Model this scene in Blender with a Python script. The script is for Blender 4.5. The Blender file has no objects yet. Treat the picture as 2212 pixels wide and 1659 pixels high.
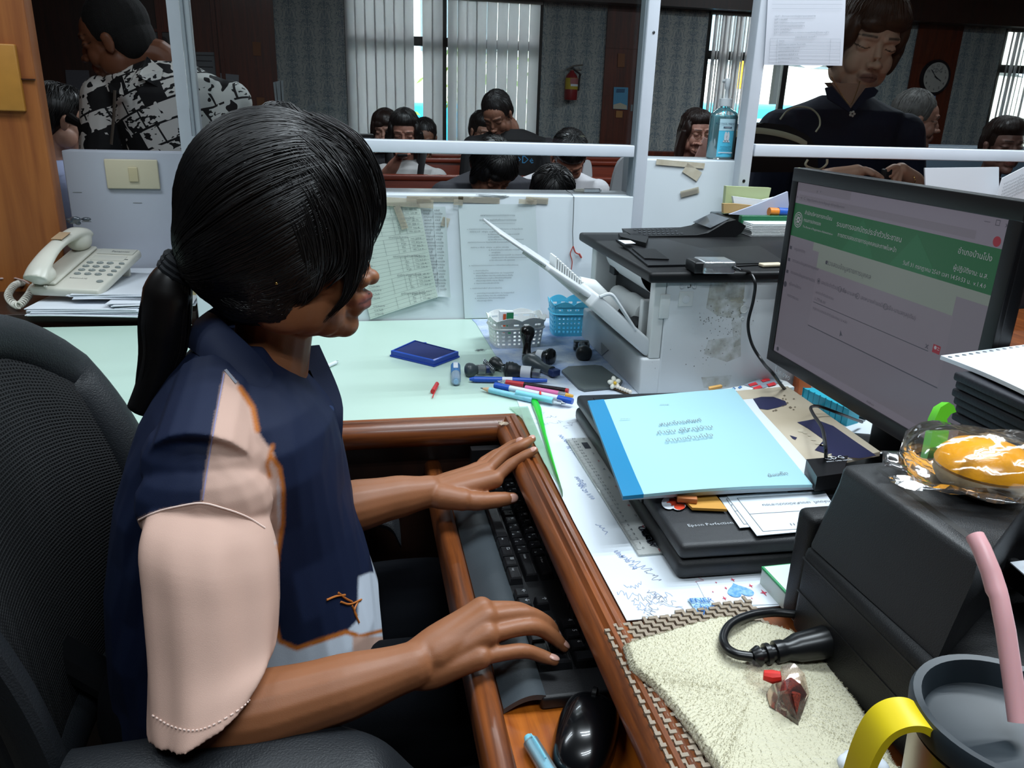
import bpy, bmesh, math, random
import numpy as np
from mathutils import Vector, Matrix, Quaternion
PI = math.pi
sc = bpy.context.scene
COL = sc.collection
random.seed(7)
rnd = random.Random(11)

# ---------------------------------------------------------------- camera
FPX, PITCH, ROLL, PHI, CAMZ = 1700.0, math.radians(19.4), math.radians(1.84), math.radians(11.6), 1.205
def _basis():
    cp, sp, c, s = math.cos(PITCH), math.sin(PITCH), math.cos(PHI), math.sin(PHI)
    fw = Vector((s*cp, c*cp, -sp)); r = Vector((c, -s, 0)); u = r.cross(fw)
    cr, sr = math.cos(ROLL), math.sin(ROLL)
    return fw, r*cr+u*sr, u*cr-r*sr
FW, RT, UP = _basis()
EYE = Vector((0, 0, CAMZ))
cam_data = bpy.data.cameras.new('camera'); cam = bpy.data.objects.new('camera', cam_data); COL.objects.link(cam)
cam_data.sensor_width = 36.0; cam_data.lens = FPX/2212*36.0; cam_data.clip_start = 0.02; cam_data.clip_end = 200
cam.matrix_world = Matrix(((RT.x, UP.x, -FW.x, 0), (RT.y, UP.y, -FW.y, 0), (RT.z, UP.z, -FW.z, CAMZ), (0, 0, 0, 1)))
sc.camera = cam
def ray(px, py): return FW + RT*((px-1106)/FPX) - UP*((py-829.5)/FPX)
def atz(px, py, z): r = ray(px, py); return EYE + r*((z-CAMZ)/r.z)
def aty(px, py, y): r = ray(px, py); return EYE + r*(y/r.y)
def atx(px, py, x): r = ray(px, py); return EYE + r*(x/r.x)
def atd(px, py, d): return EYE + ray(px, py)*d
def onplane(px, py, p, n): r = ray(px, py); p = Vector(p); n = Vector(n); return EYE + r*((p-EYE).dot(n)/r.dot(n))

# ---------------------------------------------------------------- light
sc.view_settings.view_transform = 'Standard'; sc.view_settings.look = 'None'
sc.view_settings.gamma = 1.0; sc.view_settings.use_curve_mapping = False
sc.view_settings.exposure = 0.28
sc.cycles.use_denoising = True
sc.cycles.max_bounces = 8; sc.cycles.transparent_max_bounces = 24
sc.cycles.caustics_reflective = False; sc.cycles.caustics_refractive = False
world = bpy.data.worlds.new('sky'); sc.world = world; world.use_nodes = True
_bg = world.node_tree.nodes['Background']; _bg.inputs[0].default_value = (0.86, 0.94, 1.0, 1); _bg.inputs[1].default_value = 10.0
def area(name, loc, rot, sx, sy, power, color):
    l = bpy.data.lights.new(name, 'AREA'); l.shape = 'RECTANGLE'; l.size = sx; l.size_y = sy; l.energy = power; l.color = color
    o = bpy.data.objects.new(name, l); COL.objects.link(o); o.location = loc; o.rotation_euler = rot
    return o
COOL = (0.83, 0.93, 1.0)
TUBES = [(0.62, 0.82, 12.5), (1.5, 1.25, 17), (-1.1, 1.15, 8), (0.2, -0.5, 10)]
for _x, _y, _p in TUBES:
    for _k in (-1, 1):
        area('tube_fill_light', (_x, _y+_k*0.09, 2.60), (0, 0, 0), 1.15, 0.04, _p, COOL)
for _x, _y, _p in [(0.6, 3.7, 22), (4.0, 4.6, 26), (-1.6, 4.6, 3), (2.6, 3.2, 14)]:  # unseen hall fill lights, added to brighten visitors and back wall
    area('tube_fill_light', (_x, _y, 2.60), (0, 0, 0), 1.15, 0.1, _p, COOL)

# ---------------------------------------------------------------- materials
MATS = {}
def srgb(c):
    if isinstance(c, str):
        c = c.lstrip('#'); c = tuple(int(c[i:i+2], 16)/255 for i in (0, 2, 4))
    return tuple((v/12.92 if v <= 0.04045 else ((v+0.055)/1.055)**2.4) for v in c[:3]) + (1,)
def nn(nt, t, **kw):
    n = nt.nodes.new(t)
    for k, v in kw.items(): setattr(n, k, v)
    return n
def mat(name, color, rough=0.5, metal=0.0, bump=0.0, bscale=200.0, var=0.0, vscale=20.0, spec=0.5, sheen=0.0, coat=0.0,
        emit=0.0, alpha=1.0, trans=0.0, ior=1.45, color2=None, stretch=None, attr=None, subsurf=0.0, detail=4):
    """procedural principled material: base colour with noise variation and a fine bump"""
    if name in MATS: return MATS[name]
    m = bpy.data.materials.new(name); m.use_nodes = True; nt = m.node_tree; b = nt.nodes['Principled BSDF']
    c = srgb(color)
    b.inputs['Base Color'].default_value = c; b.inputs['Roughness'].default_value = rough; b.inputs['Metallic'].default_value = metal
    b.inputs['Specular IOR Level'].default_value = spec; b.inputs['IOR'].default_value = ior
    b.inputs['Coat Weight'].default_value = coat; b.inputs['Sheen Weight'].default_value = sheen
    b.inputs['Alpha'].default_value = alpha; b.inputs['Transmission Weight'].default_value = trans
    if subsurf: b.inputs['Subsurface Weight'].default_value = subsurf; b.inputs['Subsurface Radius'].default_value = (0.012, 0.005, 0.003)
    tc = nn(nt, 'ShaderNodeTexCoord'); src = tc.outputs['Object']
    if stretch:
        mp = nn(nt, 'ShaderNodeMapping'); mp.inputs['Scale'].default_value = stretch; nt.links.new(src, mp.inputs[0]); src = mp.outputs[0]
    if attr:
        a = nn(nt, 'ShaderNodeVertexColor', layer_name=attr); base = a.outputs[0]
        nt.links.new(base, b.inputs['Base Color'])
    else: base = None
    c2 = srgb(color2) if color2 else tuple(v*0.6 for v in c[:3])+(1,)
    if var > 0 or color2:
        n = nn(nt, 'ShaderNodeTexNoise'); n.inputs['Scale'].default_value = vscale; n.inputs['Detail'].default_value = detail; nt.links.new(src, n.inputs['Vector'])
        r = nn(nt, 'ShaderNodeMapRange'); r.inputs[1].default_value = 0.35; r.inputs[2].default_value = 0.7; r.inputs[3].default_value = 0; r.inputs[4].default_value = var if var else 1.0
        nt.links.new(n.outputs[0], r.inputs[0])
        mx = nn(nt, 'ShaderNodeMix', data_type='RGBA'); nt.links.new(r.outputs[0], mx.inputs[0])
        if base is not None:
            nt.links.new(base, mx.inputs[6]); ml = nn(nt, 'ShaderNodeMix', data_type='RGBA', blend_type='MULTIPLY'); ml.inputs[0].default_value = 1
            nt.links.new(base, ml.inputs[6]); ml.inputs[7].default_value = (0.7, 0.62, 0.6, 1); nt.links.new(ml.outputs[2], mx.inputs[7])
        else: mx.inputs[6].default_value = c; mx.inputs[7].default_value = c2
        nt.links.new(mx.outputs[2], b.inputs['Base Color']); base = mx.outputs[2]
    if bump > 0:
        n = nn(nt, 'ShaderNodeTexNoise'); n.inputs['Scale'].default_value = bscale; n.inputs['Detail'].default_value = 3; nt.links.new(src, n.inputs['Vector'])
        bp = nn(nt, 'ShaderNodeBump'); bp.inputs['Strength'].default_value = bump; bp.inputs['Distance'].default_value = 0.002
        nt.links.new(n.outputs[0], bp.inputs['Height']); nt.links.new(bp.outputs[0], b.inputs['Normal'])
    if emit:
        b.inputs['Emission Strength'].default_value = emit
        if base is not None: nt.links.new(base, b.inputs['Emission Color'])
        else: b.inputs['Emission Color'].default_value = c
    MATS[name] = m; return m
def glassmat(name, tint=(1, 1, 1), refl=0.08, rough=0.02, opac=0.0):
    """thin clear sheet: transparent with a fresnel-weighted glossy coat"""
    if name in MATS: return MATS[name]
    m = bpy.data.materials.new(name); m.use_nodes = True; nt = m.node_tree; nt.nodes.clear()
    o = nn(nt, 'ShaderNodeOutputMaterial'); tr = nn(nt, 'ShaderNodeBsdfTransparent'); gl = nn(nt, 'ShaderNodeBsdfGlossy'); mx = nn(nt, 'ShaderNodeMixShader')
    tr.inputs[0].default_value = (*tint, 1); gl.inputs['Roughness'].default_value = rough; gl.inputs[0].default_value = (1, 1, 1, 1)
    fr = nn(nt, 'ShaderNodeFresnel'); fr.inputs[0].default_value = 1.45
    mt = nn(nt, 'ShaderNodeMath', operation='MULTIPLY_ADD'); mt.inputs[1].default_value = 1.0; mt.inputs[2].default_value = refl-0.04
    nt.links.new(fr.outputs[0], mt.inputs[0]); nt.links.new(mt.outputs[0], mx.inputs[0]); nt.links.new(tr.outputs[0], mx.inputs[1]); nt.links.new(gl.outputs[0], mx.inputs[2])
    last = mx
    if opac:
        df = nn(nt, 'ShaderNodeBsdfDiffuse'); df.inputs[0].default_value = (*tint, 1); m2 = nn(nt, 'ShaderNodeMixShader'); m2.inputs[0].default_value = opac
        nt.links.new(mx.outputs[0], m2.inputs[1]); nt.links.new(df.outputs[0], m2.inputs[2]); last = m2
    nt.links.new(last.outputs[0], o.inputs[0]); MATS[name] = m; return m
def woodmat(name, c1, c2, rough=0.35, axis=1, scale=1.0, coat=0.3, c3=None):
    if name in MATS: return MATS[name]
    m = bpy.data.materials.new(name); m.use_nodes = True; nt = m.node_tree; b = nt.nodes['Principled BSDF']
    tc = nn(nt, 'ShaderNodeTexCoord'); mp = nn(nt, 'ShaderNodeMapping'); s = [26*scale]*3; s[axis] = 1.6*scale; mp.inputs['Scale'].default_value = s
    n = nn(nt, 'ShaderNodeTexNoise'); n.inputs['Scale'].default_value = 3; n.inputs['Detail'].default_value = 7; n.inputs['Roughness'].default_value = 0.65; n.inputs['Distortion'].default_value = 0.6
    cr = nn(nt, 'ShaderNodeValToRGB'); cr.color_ramp.elements[0].position = 0.3; cr.color_ramp.elements[1].position = 0.72
    cr.color_ramp.elements[0].color = srgb(c1); cr.color_ramp.elements[1].color = srgb(c2)
    if c3: e = cr.color_ramp.elements.new(0.8); e.color = srgb(c3)
    bp = nn(nt, 'ShaderNodeBump'); bp.inputs['Strength'].default_value = 0.15; bp.inputs['Distance'].default_value = 0.001
    nt.links.new(tc.outputs['Object'], mp.inputs[0]); nt.links.new(mp.outputs[0], n.inputs['Vector']); nt.links.new(n.outputs[0], cr.inputs[0])
    nt.links.new(cr.outputs[0], b.inputs['Base Color']); nt.links.new(n.outputs[0], bp.inputs['Height']); nt.links.new(bp.outputs[0], b.inputs['Normal'])
    b.inputs['Roughness'].default_value = rough; b.inputs['Coat Weight'].default_value = coat; b.inputs['Coat Roughness'].default_value = 0.15
    MATS[name] = m; return m

# ---------------------------------------------------------------- naming and parenting
def tag(o, label=None, cat=None, group=None, kind=None):
    if label: o['label'] = label
    if cat: o['category'] = cat
    if group: o['group'] = group
    if kind: o['kind'] = kind
    return o
def thing(name, label, cat, loc=(0, 0, 0), group=None):
    o = bpy.data.objects.new(name, None); COL.objects.link(o); o.location = loc; o.empty_display_size = 0.02
    return tag(o, label, cat, group)
def worldloc(o):
    v = Vector((0, 0, 0))
    while o is not None: v += Vector(o.location); o = o.parent
    return v
def link_mesh(me, name, parent=None, smooth=True, angle=35):
    o = bpy.data.objects.new(name, me); COL.objects.link(o)
    if smooth and len(me.polygons):
        me.polygons.foreach_set('use_smooth', [True]*len(me.polygons))
        if angle and angle < 180: me.set_sharp_from_angle(angle=math.radians(angle))
    if parent is not None: o.parent = parent
    return o

class MB:
    """collects shapes in world coordinates, then links them as one mesh object"""
    def __init__(s, xf=None): s.v = []; s.f = []; s.mi = []; s.xf = xf; s.m = 0
    def add(s, verts, faces, m=None):
        b = len(s.v); s.v += [(s.xf @ Vector(p)) if s.xf else Vector(p) for p in verts]
        s.f += [tuple(b+i for i in f) for f in faces]; s.mi += [s.m if m is None else m]*len(faces); return s
    def box(s, lo, hi, bev=0.0, m=None, xf=None):
        if bev > 0:
            bm = bmesh.new(); bmesh.ops.create_cube(bm, size=1)
            for v in bm.verts: v.co = Vector([(lo[i]+hi[i])/2 + v.co[i]*(hi[i]-lo[i]) for i in range(3)])
            bmesh.ops.bevel(bm, geom=bm.edges[:], offset=bev, segments=3, profile=0.5, affect='EDGES')
            bm.verts.index_update()
            vs = [xf @ v.co if xf else v.co.copy() for v in bm.verts]; fs = [[v.index for v in f.verts] for f in bm.faces]; bm.free()
            return s.add(vs, fs, m)
        x0, y0, z0 = lo; x1, y1, z1 = hi
        vs = [(x0, y0, z0), (x1, y0, z0), (x1, y1, z0), (x0, y1, z0), (x0, y0, z1), (x1, y0, z1), (x1, y1, z1), (x0, y1, z1)]
        if xf: vs = [xf @ Vector(v) for v in vs]
        return s.add(vs, [(3, 2, 1, 0), (4, 5, 6, 7), (0, 1, 5, 4), (1, 2, 6, 5), (2, 3, 7, 6), (3, 0, 4, 7)], m)
    def quad(s, a, b, c, d, t=0.0, m=None):
        """flat sheet through four corners, given real thickness t"""
        a, b, c, d = map(Vector, (a, b, c, d)); n = (b-a).cross(d-a).normalized()*t
        if t == 0: return s.add([a, b, c, d], [(0, 1, 2, 3)], m)
        vs = [a, b, c, d, a+n, b+n, c+n, d+n]
        return s.add(vs, [(3, 2, 1, 0), (4, 5, 6, 7), (0, 1, 5, 4), (1, 2, 6, 5), (2, 3, 7, 6), (3, 0, 4, 7)], m)
    def slab(s, poly, t, m=None, m_side=None):
        """polygon extruded by vector t"""
        n = len(poly); t = Vector(t); P = [Vector(p) for p in poly]
        b = [*P, *[p+t for p in P]]
        s.add(b, [tuple(range(n))[::-1], tuple(range(n, 2*n))], m)
        s.add(b, [(i, (i+1) % n, n+(i+1) % n, n+i) for i in range(n)], m if m_side is None else m_side); return s
    def loft(s, rings, closed=True, caps=True, m=None):
        n = len(rings[0]); vs = [p for r in rings for p in r]; fs = []
        for k in range(len(rings)-1):
            for i in range(n if closed else n-1):
                j = (i+1) % n; fs.append((k*n+i, k*n+j, (k+1)*n+j, (k+1)*n+i))
        if caps and closed: fs.append(tuple(range(n))[::-1]); fs.append(tuple((len(rings)-1)*n+i for i in range(n)))
        return s.add(vs, fs, m)
    def tube(s, pts, r, n=8, caps=True, m=None, flat=1.0, up=None):
        P = [Vector(p) for p in pts]; rings = []
        if not hasattr(r, '__len__'): r = [r]*len(P)
        prev = None
        for i, p in enumerate(P):
            t = (P[min(i+1, len(P)-1)]-P[max(i-1, 0)])
            if t.length < 1e-9: t = Vector((0, 0, 1))
            t.normalize()
            if up is not None: a = Vector(up) - t*Vector(up).dot(t)
            elif prev is None: a = t.orthogonal()
            else: a = prev - t*prev.dot(t)
            if a.length < 1e-6: a = t.orthogonal()
            a.normalize(); prev = a; bn = t.cross(a)
            rings.append([p + (a*math.cos(2*PI*k/n)*r[i]*flat + bn*math.sin(2*PI*k/n)*r[i]) for k in range(n)])
        return s.loft(rings, True, caps, m)
    def lathe(s, prof, n=24, base=(0, 0, 0), axis=None, caps=True, m=None, sx=1.0, sy=1.0):
        """prof: (radius, height) pairs around axis at base"""
        base = Vector(base); q = Vector((0, 0, 1)).rotation_difference(Vector(axis).normalized()) if axis is not None else Quaternion()
        rings = [[base + q @ Vector((r*math.cos(2*PI*k/n)*sx, r*math.sin(2*PI*k/n)*sy, h)) for k in range(n)] for r, h in prof]
        return s.loft(rings, True, caps, m)
    def ell(s, c, r, rot=None, n=16, k=10, m=None):
        if not hasattr(r, '__len__'): r = (r, r, r)
        c = Vector(c); rings = []
        for i in range(k+1):
            ph = PI*(i/k) if 0 < i < k else (0.02 if i == 0 else PI-0.02)
            rings.append([Vector((r[0]*math.sin(ph)*math.cos(2*PI*j/n), r[1]*math.sin(ph)*math.sin(2*PI*j/n), -r[2]*math.cos(ph))) for j in range(n)])
        rings = [[c + (rot @ p if rot else p) for p in R] for R in rings]
        return s.loft(rings, True, True, m)
    def grid(s, fn, nu, nv, m=None):
        vs = [fn(i/nu, j/nv) for j in range(nv+1) for i in range(nu+1)]; w = nu+1
        return s.add(vs, [(j*w+i, j*w+i+1, (j+1)*w+i+1, (j+1)*w+i) for j in range(nv) for i in range(nu)], m)
    def sheet(s, fn, nu, nv, t, m=None):
        """surface with thickness t (vector) closed at its border"""
        t = Vector(t); w = nu+1; top = [Vector(fn(i/nu, j/nv)) for j in range(nv+1) for i in range(nu+1)]; n = len(top)
        fs = [(j*w+i, j*w+i+1, (j+1)*w+i+1, (j+1)*w+i) for j in range(nv) for i in range(nu)]
        bd = [i for i in range(nu+1)] + [j*w+nu for j in range(1, nv+1)] + [nv*w+i for i in range(nu-1, -1, -1)] + [j*w for j in range(nv-1, 0, -1)]
        vs = top + [p-t for p in top]
        return s.add(vs, fs + [tuple(n+i for i in f)[::-1] for f in fs] + [(bd[i], n+bd[i], n+bd[(i+1) % len(bd)], bd[(i+1) % len(bd)]) for i in range(len(bd))], m)
    def text(s, body, o, xd, yd, size, align='LEFT', m=None, t=0.0, squeeze=1.0, shear=0.0):
        c = bpy.data.curves.new('t', 'FONT'); c.body = body; c.resolution_u = 1; c.align_x = align; c.size = 1.0; c.shear = shear
        ob = bpy.data.objects.new('t', c); COL.objects.link(ob)
        dg = bpy.context.evaluated_depsgraph_get(); me = bpy.data.meshes.new_from_object(ob.evaluated_get(dg))
        xd = Vector(xd).normalized(); yd = Vector(yd).normalized(); n = xd.cross(yd); o = Vector(o) + n*0.0004
        s.add([o + xd*(v.co.x*size*squeeze) + yd*(v.co.y*size) for v in me.vertices], [tuple(p.vertices) for p in me.polygons], m)
        bpy.data.objects.remove(ob); bpy.data.curves.remove(c); bpy.data.meshes.remove(me); return s
    def mesh(s, name, mats, off):
        me = bpy.data.meshes.new(name); me.from_pydata([p-off for p in s.v], [], s.f)
        for mm in (mats if isinstance(mats, (list, tuple)) else [mats]): me.materials.append(mm)
        if max(s.mi, default=0) > 0: me.polygons.foreach_set('material_index', s.mi)
        me.update(); return me
    def build(s, name, mats, parent=None, smooth=True, angle=35, recalc=True):
        if parent is not None: off = worldloc(parent)
        elif s.v:
            xs = [p.x for p in s.v]; ys = [p.y for p in s.v]; zs = [p.z for p in s.v]
            off = Vector(((min(xs)+max(xs))/2, (min(ys)+max(ys))/2, min(zs)))
        else: off = Vector((0, 0, 0))
        me = s.mesh(name, mats, off)
        if recalc:
            bm = bmesh.new(); bm.from_mesh(me); bmesh.ops.recalc_face_normals(bm, faces=bm.faces); bm.to_mesh(me); bm.free()
        o = link_mesh(me, name, parent, smooth, angle)
        if parent is None: o.location = off
        return o
    def organic(s, name, mats, parent=None, voxel=0.004, smooth=4, factor=0.5, paint=None, deform=None):
        """union of the closed shapes as ONE continuous skin (voxel remesh), smoothed"""
        off = worldloc(parent) if parent is not None else Vector((0, 0, 0))
        me = s.mesh('tmp', [], Vector((0, 0, 0))) if False else s.mesh('tmp', mats, Vector((0, 0, 0)))
        ob = bpy.data.objects.new('tmp', me); COL.objects.link(ob)
        r = ob.modifiers.new('r', 'REMESH'); r.mode = 'VOXEL'; r.voxel_size = voxel; r.adaptivity = 0
        q = ob.modifiers.new('s', 'SMOOTH'); q.iterations = smooth; q.factor = factor
        dg = bpy.context.evaluated_depsgraph_get(); out = bpy.data.meshes.new_from_object(ob.evaluated_get(dg)); out.name = name
        bpy.data.objects.remove(ob)
        co = np.empty(len(out.vertices)*3); out.vertices.foreach_get('co', co); co = co.reshape(-1, 3)
        if deform: co = deform(co)
        if paint:
            colr = paint(co); a = out.color_attributes.new('Col', 'FLOAT_COLOR', 'POINT')
            a.data.foreach_set('color', np.concatenate([colr, np.ones((len(colr), 1))], 1).ravel())
        out.vertices.foreach_set('co', (co-np.array(off)).ravel()); out.update()
        if not out.materials:
            for mm in (mats if isinstance(mats, (list, tuple)) else [mats]): out.materials.append(mm)
        return link_mesh(out, name, parent, True, 180)
def single(mb, name, m, label, cat, group=None, kind=None, **kw):
    return tag(mb.build(name, m, None, **kw), label, cat, group, kind)
def struct(mb, name, m, **kw):
    o = mb.build(name, m, None, **kw); o['kind'] = 'structure'; return o
def spline(pts, n=8):
    """Catmull-Rom through the points"""
    P = [Vector(p) for p in pts]; P = [P[0]*2-P[1]] + P + [P[-1]*2-P[-2]]; out = []
    for i in range(1, len(P)-2):
        a, b, c, d = P[i-1:i+3]
        for k in range(n):
            t = k/n; out.append(0.5*((2*b)+(c-a)*t+(2*a-5*b+4*c-d)*t*t+(3*b-a-3*c+d)*t*t*t))
    out.append(P[-2].copy()); return out
def lerp(a, b, t): return a + (b-a)*t
def frame(o, x, y, z=None):
    """matrix with origin o and axes x, y, z"""
    x = Vector(x).normalized(); y = Vector(y); y = (y-x*y.dot(x)).normalized(); z = x.cross(y) if z is None else Vector(z)
    return Matrix(((x.x, y.x, z.x, o[0]), (x.y, y.y, z.y, o[1]), (x.z, y.z, z.z, o[2]), (0, 0, 0, 1)))
# ================================================================ ROOM
PY = 1.71           # front plane of the counter screen
BY = 7.0            # back wall of the waiting hall
DZ = 0.75           # desk top
M_wood_dark = woodmat('dark_panel_wood', '#1c0d08', '#3a1a0e', 0.45, 2, 0.5, 0.1)
M_wood_red = woodmat('red_pilaster_wood', '#3a170c', '#6b2c14', 0.4, 2, 0.5, 0.15)
M_wood_cab = woodmat('orange_cabinet_wood', '#7d431c', '#a0602c', 0.5, 2, 0.35, 0.05)
M_floor = mat('terrazzo_floor', '#4a4742', 0.35, var=0.5, vscale=60)
M_ceil = mat('ceiling_white', '#b9b6ae', 0.9)
M_wall = mat('painted_wall', '#8d8a86', 0.8, var=0.15, vscale=3)
def wallpaper():
    m = bpy.data.materials.new('damask_wallpaper'); m.use_nodes = True; nt = m.node_tree; b = nt.nodes['Principled BSDF']
    tc = nn(nt, 'ShaderNodeTexCoord'); sp = nn(nt, 'ShaderNodeSeparateXYZ'); nt.links.new(tc.outputs['Object'], sp.inputs[0])
    def mth(op, a, bb=None, c=None):
        n = nn(nt, 'ShaderNodeMath', operation=op)
        for i, v in enumerate((a, bb, c)):
            if v is None: continue
            if isinstance(v, (int, float)): n.inputs[i].default_value = v
            else: nt.links.new(v, n.inputs[i])
        return n.outputs[0]
    hcol = mth('MULTIPLY', sp.outputs[0], 1/0.135)
    cell = mth('FLOOR', hcol); fr = mth('FRACT', hcol); u = mth('ABSOLUTE', mth('SUBTRACT', fr, 0.5))
    off = mth('MULTIPLY', mth('MODULO', mth('ABSOLUTE', cell), 2.0), PI)
    th = mth('ADD', mth('MULTIPLY', sp.outputs[2], 2*PI/0.26), off)
    th2 = mth('MULTIPLY', th, 2.0)
    cv = nn(nt, 'ShaderNodeCombineXYZ'); nt.links.new(mth('MULTIPLY', u, 4.0), cv.inputs[0])
    nt.links.new(mth('ADD', mth('COSINE', th), mth('MULTIPLY', mth('SINE', th2), 0.4)), cv.inputs[1]); nt.links.new(mth('SINE', th), cv.inputs[2])
    n = nn(nt, 'ShaderNodeTexNoise'); n.inputs['Scale'].default_value = 2.3; n.inputs['Detail'].default_value = 3; n.inputs['Distortion'].default_value = 1.6
    nt.links.new(cv.outputs[0], n.inputs['Vector'])
    s = mth('ADD', n.outputs[0], mth('MULTIPLY', u, -0.35))
    cr = nn(nt, 'ShaderNodeValToRGB'); e = cr.color_ramp.elements; e[0].position = 0.36; e[1].position = 0.5
    e[0].color = srgb('#a3a6a2'); e[1].color = srgb('#6a7880'); nt.links.new(s, cr.inputs[0])
    nt.links.new(cr.outputs[0], b.inputs['Base Color']); b.inputs['Roughness'].default_value = 0.75
    return m
M_paper_wall = wallpaper()
X0, X1, Y0, ZC = -4.2, 9.5, -2.0, 2.72
struct(MB().box((X0, Y0, -0.1), (X1, BY+0.3, 0)), 'floor', M_floor)
struct(MB().box((X0, Y0, ZC), (X1, BY+0.3, ZC+0.1)), 'ceiling', M_ceil)
struct(MB().box((X0-0.1, Y0, 0), (X0, BY+0.2, ZC)), 'wall_left', M_wood_dark)
struct(MB().box((X1, Y0, 0), (X1+0.1, BY+0.2, ZC)), 'wall_right', M_wall)
struct(MB().box((X0, Y0-0.1, 0), (X1, Y0, ZC)), 'wall_near', M_wood_dark)
WTOP, WBOT = 2.03, 0.86
wins = [(-0.02, 1.60), (3.06, 4.70), (6.02, 8.6)]
mb = MB()
mb.box((X0, BY, 0), (X1, BY+0.14, WBOT)); mb.box((X0, BY, WTOP+0.1), (X1, BY+0.14, ZC))
for a, b in [(X0, wins[0][0]), (wins[0][1], wins[1][0]), (wins[1][1], wins[2][0]), (wins[2][1], X1)]:
    mb.box((a, BY, WBOT), (b, BY+0.14, WTOP+0.1))
struct(mb, 'wall_back', M_wall)
mb = MB()
for a, b in [(-0.56, -0.02), (1.60, 2.15), (2.5, 3.06), (4.70, 5.10), (5.56, 6.02)]: mb.box((a, BY-0.012, 0.86), (b, BY, WTOP))
struct(mb, 'trim_1', M_paper_wall, smooth=False)
mb = MB()
for a, b in [(-1.42, -0.56), (2.15, 2.5), (5.10, 5.56)]: mb.box((a, BY-0.03, 0), (b, BY, WTOP))
for z in (0.95, 1.32, 1.70):
    for a, b in [(2.15, 2.5), (5.10, 5.56)]: mb.box((a, BY-0.034, z), (b, BY-0.03, z+0.006))
for x in (-1.02, -0.98, -1.42): mb.box((x, BY-0.05, 0), (x+0.03, BY-0.03, WTOP))
struct(mb, 'trim_2', M_wood_red, smooth=False)
struct(MB().box((X0, BY-0.03, 0), (-1.42, BY, WTOP)), 'trim_5', M_wood_dark, smooth=False)
struct(MB().box((X0, BY-0.20, WTOP), (X1, BY, WTOP+0.34)), 'trim_3', M_wood_dark, smooth=False)
mb = MB(); mb.box((X0, BY-0.025, 0), (X1, BY-0.012, WBOT-0.02)); mb.box((X0, BY-0.07, WBOT-0.03), (X1, BY-0.012, WBOT+0.01), 0.004)
struct(mb, 'trim_4', M_wood_red, smooth=False)
M_blackframe = mat('black_window_frame', '#141414', 0.5)
M_win = glassmat('window_glass', (0.95, 0.98, 0.97), 0.04)
XM = aty(958, 150, BY+.06).x
for i, (a, b) in enumerate(wins):
    mb = MB(); y0, y1 = BY+0.05, BY+0.10
    mb.box((a, y0, WBOT), (b, y1, WBOT+0.05)); mb.box((a, y0, WTOP+0.05), (b, y1, WTOP+0.1)); mb.box((a, y0, 1.655), (b, y1, 1.725))
    mb.box((a, y0-0.06, WBOT), (a+0.035, y1, WTOP+0.1)); mb.box((b-0.035, y0-0.06, WBOT), (b, y1, WTOP+0.1))
    n = 2 if i < 2 else 3
    for k in range(1, n): x = a+(b-a)*k/n if i else XM; mb.box((x-0.025, y0, WBOT), (x+0.025, y1, 1.7 if i else WTOP))
    w = struct(mb, 'window_%d' % (i+1), M_blackframe, smooth=False)
    MB().box((a, BY+0.074, WBOT), (b, BY+0.078, WTOP+0.1)).build('window_pane', M_win, w, smooth=False)
# vertical fabric blinds, each strip its own part
def fabric():
    m = bpy.data.materials.new('blind_fabric'); m.use_nodes = True; nt = m.node_tree; nt.nodes.clear()
    o = nn(nt, 'ShaderNodeOutputMaterial'); d = nn(nt, 'ShaderNodeBsdfDiffuse'); t = nn(nt, 'ShaderNodeBsdfTranslucent'); mx = nn(nt, 'ShaderNodeMixShader')
    d.inputs[0].default_value = srgb('#d2d1d0'); t.inputs[0].default_value = srgb('#dddbdc'); mx.inputs[0].default_value = 0.62
    nt.links.new(d.outputs[0], mx.inputs[1]); nt.links.new(t.outputs[0], mx.inputs[2]); nt.links.new(mx.outputs[0], o.inputs[0]); return m
M_blind = fabric()
def blind(label, xs, angs, by, z0=0.90, z1=2.0):
    t = thing('vertical_blind', label, 'blind', (xs[0], by, z0))
    MB().box((min(xs)-0.05, by-0.02, z1), (max(xs)+0.06, by+0.02, z1+0.03)).build('headrail', MATS['black_window_frame'] if False else mat('blind_rail', '#8b8780', 0.5), t)
    for x, a in zip(xs, angs):
        c, s = math.cos(a)*0.0445, math.sin(a)*0.0445
        def f(u, v, x=x, c=c, s=s):
            w = (u-0.5)*2; return (x+c*w - s*0.12*(1-w*w), by+s*w+0.006*(1-w*w), z0+(z1-z0)*v)
        MB().sheet(f, 5, 1, (0, 0.0008, 0)).build('strip', M_blind, t)
xs = [x for x in (XM-.063-.0765*k for k in range(12)) if x > .01 and not (XM-.24 < x < XM-.19)][::-1]; x = XM+.062
while x < 1.57:
    xs.append(x); x += 0.0785 if x < 1.0 else 0.089
blind('pale vertical fabric blind over the wide middle window behind the seated visitors', xs, [0.12+0.1*math.sin(i*2.1)+(0.25 if i in (6, 9, 10) else 0) for i in range(len(xs))], BY-0.05)
blind('bunched beige vertical blind beside the hand gel bottle, partly drawn open', [3.12+0.034*i for i in range(13)], [0.8+0.2*math.sin(i*1.7) for i in range(13)], BY-0.05)
blind('bunched beige vertical blind at the far right window beyond the wall clock', [6.08+0.05*i for i in range(6)], [1.0+0.2*math.sin(i*1.3) for i in range(6)], BY-0.05)

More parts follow.
